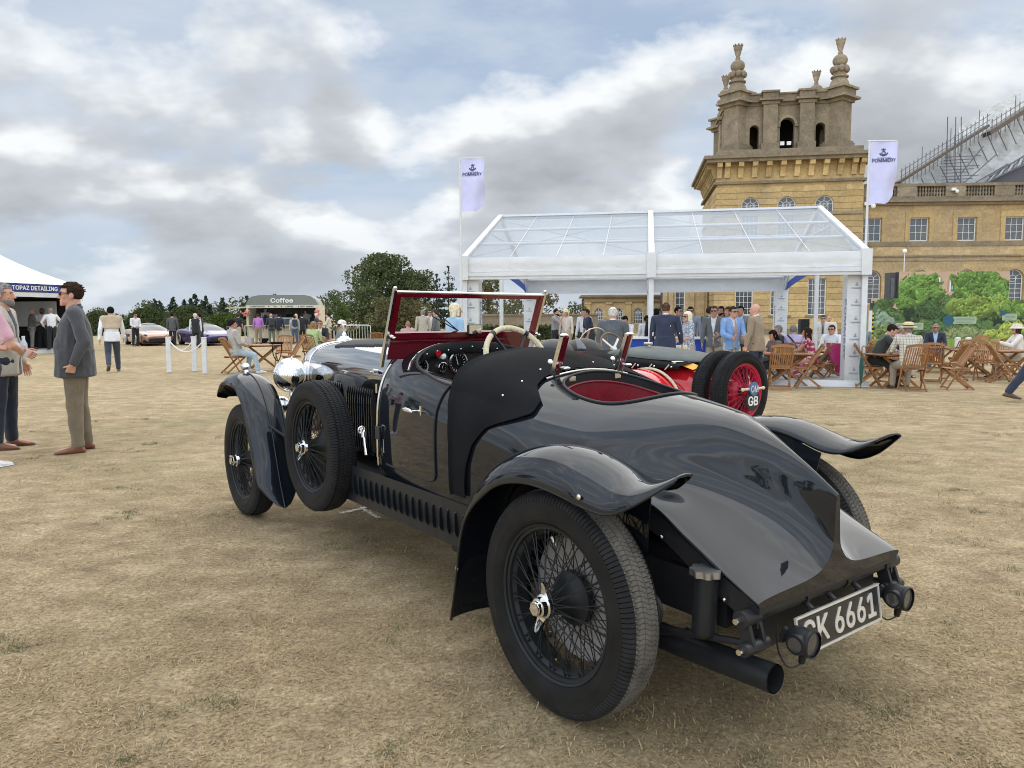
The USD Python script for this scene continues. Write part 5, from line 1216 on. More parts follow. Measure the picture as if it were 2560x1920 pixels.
    rad = obj('radiator_shell', sheet(np.array(rs), .0), M_chrome, car, 40)
    S = bsec(3.27) * [.93, 1] - [0, .02]; ring = np.vstack([S[::-1] * [-1, 1], S[1:]])
    obj('radiator_core', mv(poly_extrude(sg.Polygon(ring), .02), (0, 0, 0)) if False else (lambda e: (np.c_[3.39 + e[0][:, 2], e[0][:, 0], e[0][:, 1]], e[1]))(poly_extrude(sg.Polygon(ring), .02)), M_frame, rad)
    cap = obj('radiator_cap', mv(lathe([(.0, .062), (.012, .062), (.016, .05), (.018, .035), (.034, .030), (.040, .020), (.058, .012), (.062, .0), (.05, -.03)], 28), (3.33, 0, 1.268)), M_chrome, rad, 40)
    wing = []
    for s_ in (-1, 1):
        W_ = [(0, -.016), (.03, -.026), (.075, -.022), (.115, -.004), (.128, .016), (.10, .010), (.06, .006), (.03, .010), (0, .016)]
        e = poly_extrude(sg.Polygon([(x, y) for x, y in W_]), .006)
        v = e[0]; ww = np.c_[3.33 + (v[:, 2] - .003) + .12 * v[:, 0] * 0, s_ * v[:, 0], 1.362 + v[:, 1]]
        wing.append((ww, e[1] if s_ < 0 else e[1][:, ::-1]))
    obj('winged_mascot', cat(*wing, rbox((3.33, 0, 1.366), (.014, .036, .052), .006), rod((3.33, 0, 1.325), (3.33, 0, 1.35), .009, .006, 10)), M_chrome, cap, 30)
    # --- front wings, headlamps, side lamps
    for sgn in (1, -1):
        path = np.array([(3.955, .835), (3.93, .90), (3.87, .965), (3.76, 1.018), (3.60, 1.040), (3.43, 1.018), (3.28, .945), (3.165, .82), (3.08, .66), (3.01, .48), (2.945, .32), (2.865, .165)])
        P = catmull(path, 60); tn = np.gradient(P, axis=0); tn /= np.linalg.norm(tn, axis=1, keepdims=True); nr = np.c_[tn[:, 1], -tn[:, 0]] * -1
        nr = np.where((nr[:, 1:] * 0 + (nr @ np.array([0, 1]))[:, None]) < -.2, -nr, nr); nr = np.c_[-tn[:, 1], tn[:, 0]]
        if nr[20, 1] < 0: nr = -nr
        tt = np.linspace(0, 1, 60); hw = .14 * np.minimum(1, (tt / .06 + .35)) * np.clip(((1 - tt) / .10) ** .6, .02, 1)
        hw = np.minimum(hw, .14)
        drop = .085 * np.clip(((1 - tt) / .2), .05, 1) * np.clip(tt / .05 + .45, 0, 1)
        g = []
        for k in range(60):
            row = []
            for u in np.linspace(-1, 1, 25):
                w_ = math.sin(abs(u) * PI / 2) ** .9 * math.copysign(1, u); q = 1 - math.cos(u * PI / 2) ** 1.0
                c2 = P[k] - nr[k] * drop[k] * q
                row.append((c2[0], .665 * sgn + w_ * hw[k], c2[1]))
            g.append(row)
        g = np.array(g)
        wing = obj('front_wing', sheet(g[:, ::-1], .004), M_paint, car, 45)
        obj('wing_bead', tube(np.c_[P[2:, 0], np.full(58, .665 * sgn), P[2:, 1] + .0] + np.c_[nr[2:, 0] * .003, np.zeros(58), nr[2:, 1] * .003], .006, 6), M_paint, wing, 60)
        for p_, q_ in (((3.5, .70 * sgn, .99), (3.45, .40 * sgn, .62)), ((3.1, .68 * sgn, .70), (2.95, .38 * sgn, .45))): obj('wing_stay', rod(p_, q_, .011, n=8), M_frame, wing, 50)
        sl = lathe([(.0, -.045), (.012, -.04), (.024, -.022), (.029, .0), (.029, .022), (.026, .03), (.0, .033)], 24)
        lamp = obj('side_lamp', cat(mv(sl, (3.60, .665 * sgn, 1.083), Ry(PI / 2)), rod((3.58, .665 * sgn, 1.03), (3.59, .665 * sgn, 1.065), .018, .012, 12)), M_chrome, wing, 50)
        pr = [(.0, -.140), (.035, -.137), (.07, -.122), (.098, -.096), (.115, -.062), (.123, -.02), (.124, .012), (.118, .022), (.0, .03)]
        hl = obj('headlamp', mv(lathe(pr, 40), (3.40, .40 * sgn, 1.018), Ry(PI / 2)), M_chrome, car, 40)
        obj('lamp_rim', mv(lathe([(.112, .026), (.126, .02), (.129, .008), (.124, -.004)], 40), (3.40, .40 * sgn, 1.018), Ry(PI / 2)), M_chrome, hl, 40)
        obj('lamp_mount', cat(rod((3.40, .40 * sgn, .90), (3.36, .42 * sgn, .70), .014, n=10), ball((3.37, .40 * sgn, 1.147), (.008, .008, .012))), M_chrome, hl, 50)
    obj('fog_lamp', mv(lathe([(.0, -.06), (.04, -.05), (.062, -.02), (.066, .01), (.06, .02), (.0, .024)], 32), (3.42, .47, .80), Ry(PI / 2)), M_chrome, car, 40)
    # --- rear wings with the flicked-up tail
    for sgn in (1, -1):
        crest = catmull([(.62, .17), (.585, .38), (.555, .56), (.50, .70), (.39, .84), (.24, .925), (.08, .965), (-.08, .962), (-.20, .932), (-.29, .908), (-.37, .905), (-.44, .920), (-.515, .952)], 64)
        outer = catmull([(.605, .165), (.56, .36), (.525, .52), (.475, .635), (.385, .725), (.27, .80), (.165, .832), (.06, .843), (-.08, .834), (-.20, .815), (-.305, .807), (-.385, .838), (-.455, .888), (-.518, .940)], 64)
        g = []
        for k in range(64):
            c_, o_ = crest[k], outer[k]; row = []
            wo = np.interp(k, [0, 6, 20, 45, 56, 63], [.79, .79, .795, .795, .765, .70]); wi = np.interp(k, [0, 50, 57, 63], [.545, .525, .54, .585]); ym = np.interp(k, [0, 50, 63], [.665, .655, .645])
            for u in np.linspace(0, 1, 16):                       # outer edge to crest
                a = u * PI / 2; row.append((o_[0] + (c_[0] - o_[0]) * math.sin(a), ym + (wo - ym) * math.cos(a), o_[1] + (c_[1] - o_[1]) * math.sin(a)))
            for u in np.linspace(0, 1, 14)[1:]:                   # crest to inner edge
                a = u * PI / 2; dz = np.interp(k, [0, 20, 45, 55, 63], [0.02, .05, .05, .05, .035]); dx = np.interp(k, [0, 20, 40, 46, 63], [.02, .02, 0, 0, -.05])
                row.append((c_[0] - dx * (1 - math.cos(a)), ym + (wi - ym) * math.sin(a), c_[1] - dz * (1 - math.cos(a))))
            g.append(row)
        g = np.array(g) * [1, sgn, 1]
        rw = obj('rear_wing', sheet(g if sgn < 0 else g[:, ::-1], .005), M_paint, car, 45)
        obj('wing_edge', tube(g[:, 0], .006, 6), M_paint, rw, 60)
        obj('tail_edge', tube(g[-1], .005, 6), M_paint, rw, 60)
        # inner valance joining the wing to the body side
        top = g[:, -1]
        low = np.c_[top[:, 0] * .85, np.full(64, .50 * sgn), np.minimum(top[:, 2] - .015, np.interp(top[:, 0], [-.6, -.42, -.33, -.27, -.1, .6], [.92, .90, .80, .60, .55, .2]))]
        web = sheet(np.stack([top + [0, 0, -.004], (top + low) / 2 + [0, .004 * sgn, 0], low], 1)[:52], .004)
        obj('wing_valance', web, M_paint, rw, 45)
        for b_ in ((-.20, .80 * sgn, .845), (.555, .79 * sgn, .40)): obj('wing_bolt', ball(b_, (.010, .006, .010)), M_dullchrome, rw, 50)
    # --- side valances with louvres
    for sgn in (1, -1):
        val = obj('side_valance', sheet(np.array([[(x, (.556 if z > .5 else .556 - (.565 - z) * .12) * sgn, z) for x in np.linspace(.62, 2.9, 24)] for z in ((.575, .56, .45, .36, .345) if sgn > 0 else (.345, .36, .45, .56, .575))]), .006), M_satin, car, 40)
        for k in range(22):
            x = .86 + k * .0675
            r_ = louvre(np.array([x, .549 * sgn, .468]), (0, 0, 1), (0, sgn, 0), .135, .024, .017)
            obj('louvre', sheet(r_), M_paint, val, 40)
    # --- tonneau cover over the seats
    def ton(sgn):
        ss = np.linspace(0, 7.25, 46); g = []
        for s in ss:
            xf = np.interp(s, [0, 1, 2, 3, 4, 5.2, 6.3, 7.25], [1.07, 1.06, 1.03, .98, .93, .91, .912, .915]); xr = np.interp(s, [0, .8, 1.5, 2.1, 2.7, 3.3, 4, 5, 6, 7.25], [.645, .635, .58, .47, .45, .54, .66, .745, .79, .805])
            row = []
            for k in np.linspace(0, 1, 18):
                x = xf + (xr - xf) * k; p = body_point(x, s); a, b = body_point(x, s + .06), body_point(x, max(0, s - .06))
                if s < .06: nrm = np.array([0, 0, 1.0])
                else: nrm = np.array([0, -(a[2] - b[2]), a[1] - b[1]]); nrm /= np.linalg.norm(nrm)
                lift = .010 + .055 * np.clip(1 - s / 2.7, 0, 1) ** .6 * math.sin(PI * min(1, (1 - k) * .75 + .02)) * (k < 1) + (.012 if k == 0 else 0)
                wob = .006 * (meshkit.noise(np.array([x * 9, s * .9, sgn * 3.0])) - .5)
                row.append((p + nrm * (lift + wob)) * [1, sgn, 1])
            if True:
                e = row[0].copy(); row.insert(0, e - np.array([0.004, 0, .03 if s < 3 else 0]) - np.array([0, .012 * sgn if s >= 3 else 0, 0]))
            g.append(row)
        return np.array(g)
    gl, gr = ton(1), ton(-1)
    tn = obj('tonneau_cover', sheet(np.vstack([gr[::-1], gl[1:]])[:, ::-1], .006), M_fabric, car, 50)
    for s_, k in ((2.55, 12), (1.7, 15), (.85, 16), (.35, 16), (-.35, 16), (-.85, 16), (-1.7, 15), (-2.55, 12)):
        G = gl if s_ > 0 else gr; i = int(abs(s_) / 7.25 * 45); p = G[i, k]; a = G[i + 1, k] - G[i - 1, k]; b = G[i, k + 1] - G[i, k - 1]; nr = np.cross(a, b); nr /= np.linalg.norm(nr)
        if nr[2] < 0: nr = -nr
        obj('fastener', cat(rod(p + nr * .001, p + nr * .004, .0135, .0125, 16), rod(p + nr * .004, p + nr * .010, .005, .004, 8)), M_white, tn, 30)
    # --- scuttle lip, dashboard, instruments
    arc = []
    for y in np.linspace(-.47, .47, 50):
        x = np.interp(abs(y), [0, .2, .35, .42, .47], [1.655, 1.64, 1.60, 1.555, 1.50]); arc.append((x, y, top_z(x, y)))
    arc = np.array(arc)
    band = np.stack([arc + [.01, 0, .006], arc + [-.006, 0, .004], arc + [-.012, 0, -.03], arc + [.0, 0, -.055], arc + [.06, 0, -.06]], 1)
    lip = obj('scuttle_lip', sheet(band, 0), M_satin, body, 40)
    lip_v = tube(arc + [.012, 0, .008], .005, 6)
    obj('lip_trim', lip_v, M_dullchrome, lip, 60)
    for y in (-.40, -.33, -.2, -.1, -.03, .05, .14, .22, .3, .37, .43):
        x = np.interp(abs(y), [0, .2, .35, .42, .47], [1.655, 1.64, 1.60, 1.555, 1.50])
        obj('stud', ball((x - .014, y, top_z(x, y) - .02 - .006 * (int(y * 100) % 3)), .0055, 1), M_chrome, lip, 60)
    S = section(1.70); half = S[S[:, 1] > .90]
    dash_pts = np.vstack([half * [.94, 1] - [0, .030], (half * [-.94, 1] - [0, .030])[::-1]])
    e = poly_extrude(sg.Polygon(dash_pts).buffer(0), .012)
    dash = obj('dashboard', (np.c_[1.70 + e[0][:, 2], e[0][:, 0], e[0][:, 1]], e[1]), M_dial, car, 30)
    def gauge(y, z, r, ring, needle, ticks=12):
        g_ = obj('gauge', (lambda m: (m[0], m[1]))(mv(lathe([(.0, .0), (r * .98, .0), (r * .98, .02)], 32), (1.700, y, z), Ry(-PI / 2))), M_dial, dash, 30)
        obj('bezel', mv(lathe([(r * .9, .016), (r * .93, .022), (r * 1.05, .020), (r * 1.10, .0)], 40), (1.70, y, z), Ry(-PI / 2)), ring, g_, 40)
        mk = []
        for k in range(ticks):
            a = 2 * PI * k / ticks; d = np.array([0, math.cos(a), math.sin(a)]); mk.append(bar(np.array([1.692, y, z]) + d * r * .70, np.array([1.692, y, z]) + d * r * .86, r * .06, .002, (1, 0, 0)))
        a = needle; d = np.array([0, math.cos(a), math.sin(a)]); mk.append(bar(np.array([1.690, y, z]) - d * r * .2, np.array([1.690, y, z]) + d * r * .7, r * .06, .002, (1, 0, 0)))
        obj('dial_marks', cat(*mk), M_white, g_)
    gauge(.290, 1.162, .044, M_white, .3); gauge(.145, 1.150, .030, M_dullchrome, 2.0); gauge(.040, 1.175, .062, M_dullchrome, 1.3, 18); gauge(-.20, 1.17, .055, M_dullchrome, .8); gauge(-.33, 1.14, .03, M_dullchrome, .8)
    for k in range(5): obj('toggle_switch', rod((1.69, .10 - .027 * k, 1.085), (1.675, .10 - .027 * k, 1.085), .008, .009, 10), M_frame, dash, 40)
    obj('map_lamp', cat(rod((1.70, .165, 1.215), (1.655, .165, 1.215), .012, .014, 14), ball((1.648, .165, 1.217), (.016, .019, .019), 2)), M_white, dash, 50)
    obj('warning_lamp', cat(rod((1.645, .215, 1.245), (1.615, .215, 1.235), .014, .016, 14)), M_redlens, dash, 40)
    # --- steering wheel
    C_ = np.array([1.42, -.20, 1.185]); ax = np.array([-.88, 0, .47]); ax /= np.linalg.norm(ax); ux = np.cross([0, 1, 0], ax); ux /= np.linalg.norm(ux); uy = np.array([0, 1, 0.0])
    a = np.arange(64) / 64 * 2 * PI; ringp = C_ + .215 * (np.cos(a)[:, None] * ux + np.sin(a)[:, None] * uy)
    sw = obj('steering_wheel', tube(ringp, .0165, 12, True), M_cream, car, 60)
    sp = [rod(C_ - ax * .03, C_ + .20 * (math.cos(q) * ux + math.sin(q) * uy), .011, .008, 8) for q in (.6, 2.54, 3.74, 5.68)]
    wr = []
    for q in (.6, 2.54, 3.74, 5.68):
        qq = np.linspace(q - .06, q + .06, 6); wr.append(tube(C_ + .215 * (np.cos(qq)[:, None] * ux + np.sin(qq)[:, None] * uy), .019, 10))
    obj('wheel_spokes', cat(*sp, rod(C_ - ax * .05, C_ + ax * .01, .035, .03, 16), *wr), M_frame, sw, 50)
    obj('steering_column', rod(C_ - ax * .05, C_ - ax * .5, .02, n=12), M_frame, sw, 50)
    # --- windscreen: red frame, chrome posts and top rail, leaning back
    up = np.array([-.125, 0, .31]); up /= np.linalg.norm(up); base = np.array([1.690, 0, 1.262]); Hh = .328
    def ws(y, t): return base + up * t + np.array([0, y, 0])
    hw = .502
    scr = node('windscreen', car)
    fw = np.cross([0, 1, 0], up)
    obj('windscreen_frame', cat(bar(ws(hw - .012, .085), ws(hw - .012, Hh), .026, .030, fw), bar(ws(-hw + .012, .085), ws(-hw + .012, Hh), .026, .030, fw), bar(ws(-hw, .085), ws(hw, .085), .034, .022, fw), bar(ws(-hw, Hh - .008), ws(hw, Hh - .008), .022, .02, fw)), M_redpaint, scr)
    obj('windscreen_skirt', sheet(np.array([[ws(y, t) + np.array([-.004, 0, 0]) for y in np.linspace(-.49, .49, 30)] for t in (.0 - .06, .03, .066)]), .006), M_redpaint, scr, 30)
    for s_ in (-1, 1): obj('windscreen_post', cat(bar(ws(s_ * (hw + .014), -.10), ws(s_ * (hw + .012), Hh + .02), .016, .024, fw), ball(ws(s_ * (hw + .012), Hh + .028), .011)), M_dullchrome, scr, 30)
    obj('top_rail', tube([ws(-hw - .01, Hh + .006), ws(0, Hh + .006), ws(hw + .01, Hh + .006)], .0095, 10), M_chrome, scr, 50)
    obj('windscreen_glass', sheet(np.array([[ws(y, t) for t in (.095, .32)] for y in (-.485, .485)])), M_glass, scr)
    for s_ in (-1, 1): obj('wing_nut', cat(rod(ws(s_ * hw, .085), ws(s_ * hw, .085) + np.array([-.05, 0, -.01]), .006, .005, 8), ball(ws(s_ * hw, .085) + np.array([-.03, 0, -.005]), .011), ball(ws(s_ * hw, .085) + np.array([-.055, 0, -.012]), (.014, .008, .008))), M_chrome, scr, 50)
    obj('wiper', cat(rod(ws(.05, .10) + fw * .012, ws(.22, .215) + fw * .012, .0035, n=6), bar(ws(.05, .10) + fw * .018, ws(.24, .19) + fw * .018, .006, .008, fw)), M_frame, scr, 40)
    mr = obj('rear_mirror', rbox(ws(-.02, .115) + [-.045, 0, 0], (.018, .095, .058), .007), M_frame, scr, 40)
    obj('mirror_glass', box(ws(-.02, .115) + [-.0555, 0, 0], (.002, .083, .048)), M_mirror, mr)
    obj('mirror_stem', rod(ws(-.02, .07) + [-.01, 0, 0], ws(-.02, .10) + [-.04, 0, 0], .006, n=8), M_frame, mr, 50)
    # --- rear screen posts
    for y in (.20, -.20):
        x0 = .625; z0 = top_z(x0, y)
        p, q = np.array([x0, y, z0 - .005]), np.array([x0 - .075, y, z0 + .19])
        fr = obj('rear_screen_post', cat(bar(p, q, .030, .020, (1, 0, 0)), bar(p + [.0, .019 if y > 0 else -.019, 0], q + [0, .019 if y > 0 else -.019, 0], .010, .026, (1, 0, 0)), ball(q + [0, .01 * np.sign(y), .0], (.020, .022, .010))), M_dullchrome, car, 40)
        obj('post_inlay', bar(p + [-.011, 0, .01], q + [-.011, 0, -.01], .018, .006, (1, 0, 0)), M_redpaint, fr)
        obj('wing_nut', cat(rod(p + [-.01, 0, .05], p + [-.06, -.02, .045], .006, .006, 8), ball(p + [-.06, -.02, .045], (.012, .02, .008)), ball(p + [.01, .02, .07], (.014, .012, .016))), M_chrome, fr, 50)
    obj('rear_screen_glass', (lambda b: sheet(np.array([[b + [0, y, 0], b + [-.07, y, .165]] for y in (-.19, .19)])))(np.array([.62, 0, top_z(.62, 0) + .012])), M_glass, car)
    obj('rear_screen_rail', tube([(.615, y, top_z(.615, y) + .006) for y in np.linspace(-.26, .26, 15)], .006, 8), M_dullchrome, car, 60)
    for y in (.15, -.15):
        x = .568
        obj('locker_hinge', rbox((x, y, top_z(x, y) - .012), (.012, .048, .024), .002), M_dullchrome, car, 30)
    # --- tail furniture
    obj('tail_panel', cat(boxl((-.646, -.44, .50), (-.60, .44, .522)), boxl((-.58, -.40, .33), (-.56, .40, .50))), M_satin, car)
    for sgn in (1, -1):
        rail = [(.25, .44, .56), (.0, .445, .60), (-.2, .436, .70), (-.4, .436, .62), (-.63, .436, .515)]
        fr = obj('chassis_rail', sheet(np.array([[np.array([x, y * sgn, z + dz]) for x, y, z in catmull([(.35, .44, .70), (.0, .44, .74), (-.2, .436, .712), (-.36, .436, .63), (-.5, .436, .555), (-.635, .436, .500)], 24)] for dz in ((.03, -.05) if sgn > 0 else (-.05, .03))]), .012), M_frame, car, 30)
        for x, z in ((-.25, .66), (-.40, .57), (-.52, .515)):
            obj('rivet', ball((x, .45 * sgn, z), .008, 1), M_dullchrome, fr, 50)
        spring = obj('leaf_spring', cat(*[tube(catmull([(.45, .46 * sgn, .42 - k * .008), (.1, .46 * sgn, .33 - k * .012), (-.2, .46 * sgn, .33 - k * .012), (-.62 + k * .12, .46 * sgn, .405 + k * -.02)], 16), .012, 6) for k in range(4)]), M_frame, car, 50)
        obj('spring_shackle', cat(bar((-.60, .465 * sgn, .485), (-.63, .465 * sgn, .395), .014, .045, (1, 0, 0)), bar((-.60, .41 * sgn, .485), (-.63, .41 * sgn, .395), .014, .045, (1, 0, 0)), rod((-.63, .38 * sgn, .395), (-.63, .50 * sgn, .395), .022, n=14), rod((-.61, .41 * sgn, .485), (-.61, .49 * sgn, .485), .028, n=14)), M_frame, spring, 40)
        for p_, q_ in (((-.63, .50 * sgn, .395), (-.63, .522 * sgn, .395)), ((-.61, .49 * sgn, .485), (-.61, .515 * sgn, .485))): obj('shackle_bolt', rod(p_, q_, .010, n=8), M_dullchrome, spring, 30)
        sh = obj('shock_absorber', cat(*[mv(lathe([(.0, .02), (.06, .02), (.066, .012), (.06, .002), (.066, -.006), (.06, -.016), (.066, -.024), (.0, -.03)], 28, 'y'), (-.22, (.50 - .0) * sgn, .40))]), M_frame, car, 40)
    obj('rear_crossbar', cat(rod((-.61, -.46, .485), (-.61, .46, .485), .022, n=18), *[rod((-.61, y - .012, .485), (-.61, y + .012, .485), .027, n=18) for y in (-.40, -.12, .14, .42)]), M_satin, car, 50)
    obj('rear_axle', cat(rod((0, -.66, .41), (0, .66, .41), .045, n=16), ball((0, 0, .41), (.14, .12, .14))), M_frame, car, 50)
    obj('front_axle', cat(rod((3.5034, -.66, .39), (3.5034, .66, .39), .03, n=12), *[tube(catmull([(2.9, .40 * s_, .50), (3.2, .40 * s_, .40), (3.5, .40 * s_, .38), (3.95, .40 * s_, .52)], 14), .02, 6) for s_ in (-1, 1)]), M_frame, car, 50)
    obj('chassis_floor', cat(boxl((-.50, -.41, .40), (.7, .41, .56)), boxl((.7, -.52, .36), (3.2, .52, .54))), M_frame, car)
    obj('fuel_tank', rbox((-.30, 0, .50), (.46, .76, .22), .05), M_frame, car, 40)
    fil = obj('fuel_filler', cat(rod((-.455, .468, .395), (-.46, .468, .585), .041, n=24), ball((-.455, .468, .395), (.041, .041, .03)), rod((-.455, .468, .40), (-.40, .36, .41), .035, n=14)), M_satin, car, 50)
    cap = [(0.052 + .004 * math.cos(8 * a), a) for a in np.arange(64) / 64 * 2 * PI]
    obj('filler_cap', mv(poly_extrude(sg.Polygon([(r * math.cos(a), r * math.sin(a)) for r, a in cap]), .022), (-.46, .468, .585)), M_cap, fil, 30)
    ex = [(1.2, .36, .27), (.2, .40, .275), (-.3, .405, .28), (-.685, .405, .297)]
    E_ = catmull(ex, 16); tn_ = np.array([-1, 0, .03])
    obj('exhaust_pipe', cat(tube(E_, .047, 20, caps=False), tube(E_, .042, 20, caps=False), lathe([(.042, 0), (.047, 0)], 20, 'z') if False else None), M_satin, car, 50)
    # plate and tail lamps
    th = math.radians(8); pc = np.array([-.668, .0, .386])
    pl = obj('number_plate', box(pc, (.006, .53, .125), Ry(th)), M_plate, car)
    Rp = Ry(th)
    fr_ = [bar((0, -.265, s_ * .0625), (0, .265, s_ * .0625), .008, .008) for s_ in (-1, 1)] + [bar((0, s_ * .265, -.0665), (0, s_ * .265, .0665), .008, .008, (1, 0, 0)) for s_ in (-1, 1)]
    obj('plate_frame', mv(cat(*fr_), pc + [-.003, 0, 0], Rp), M_silver, pl)
    # lettering reads along -y seen from behind
    B = np.array([[0, 0, -1.0], [-1.0, 0, 0], [0, 1.0, 0]])
    w_ = text('GK 6661', .082, .003, True); s_ = .47 / (w_[0][:, 0].max() - w_[0][:, 0].min())
    obj('plate_letters', mv((w_[0] * [s_, 1, 1] - [0, .041, 0], w_[1]), pc + [-.0035, 0, 0], Rp @ B), M_silver, pl)
    obj('plate_brackets', cat(*[cat(rod((-.61, y, .47), (-.65, y, .445), .010, n=8), bar((-.65, y - .03, .445), (-.65, y + .03, .445), .012, .018)) for y in (-.17, 0, .14)], bar((-.652, -.34, .40), (-.652, .33, .40), .012, .03)), M_frame, pl, 40)
    for y in (.285, -.345):
        c0 = np.array([-.705, y, .395])
        lp = obj('tail_lamp', cat(mv(lathe([(.0, -.055), (.026, -.052), (.040, -.036), (.044, -.01), (.043, .022), (.046, .026), (.045, .036), (.040, .038)], 28), c0, Ry(-PI / 2) @ Rz(0)), rod(c0 + [.0, 0, -.04], c0 + [0.005, 0, -.075], .014, .010, 10), rod(c0 + [.04, 0, 0], c0 + [.07, 0, .02], .012, n=8), mv(lathe([(.0, .05), (.032, .05), (.034, .044), (.034, .03)], 24, 'y'), c0)), M_satin, car, 40)
        obj('lamp_lens', mv(lathe([(.0, .030), (.038, .030)], 28), c0, Ry(-PI / 2)), M_lens, lp)
        obj('lamp_window', mv(lathe([(.0, .0515), (.024, .0515)], 20, 'y'), c0), M_lens, lp)
        obj('lamp_wire', tube(catmull([c0 + [.005, 0, -.075], c0 + [.03, .03, -.09], c0 + [.06, .05, -.03], c0 + [.07, .04, .05]], 12), .003, 5), M_frame, lp, 60)
    # horn fitting by the spare wheel
    obj('horn_bulb', cat(mv(lathe([(.010, -.02), (.014, -.01), (.024, .0), (.020, .004)], 16), (1.90, .56, .80), Ry(-PI / 2)), rod((1.92, .555, .80), (1.96, .545, .79), .007, n=8), rod((1.885, .555, .77), (1.865, .55, .66), .006, .010, 8), rod((1.89, .555, .79), (1.885, .555, .76), .014, n=10)), M_chrome, car, 40)
    # --- wheels
    put_wheel(car, 'wheel', (0, .768, .4102), 1, -1.78, 0, M_tread)
    put_wheel(car, 'wheel', (0, -.768, .4102), -1, 1.0, 0, M_tread)
    put_wheel(car, 'wheel', (3.5034, .768, .4102), 1, -.2, -.0116)
    put_wheel(car, 'wheel', (3.5034, -.768, .4102), -1, .2, -.0116, far=True)
    put_wheel(car, 'spare_wheel', (2.4385, .678, .6424), 1, -2.1, 0, drum=False)
    obj('spare_mount', cat(rod((2.4385, .45, .6424), (2.4385, .60, .6424), .09, .05, 20), rod((2.4385, .40, .52), (2.4385, .53, .62), .03, n=10)), M_frame, car, 40)
    return car
CAR = build_car()
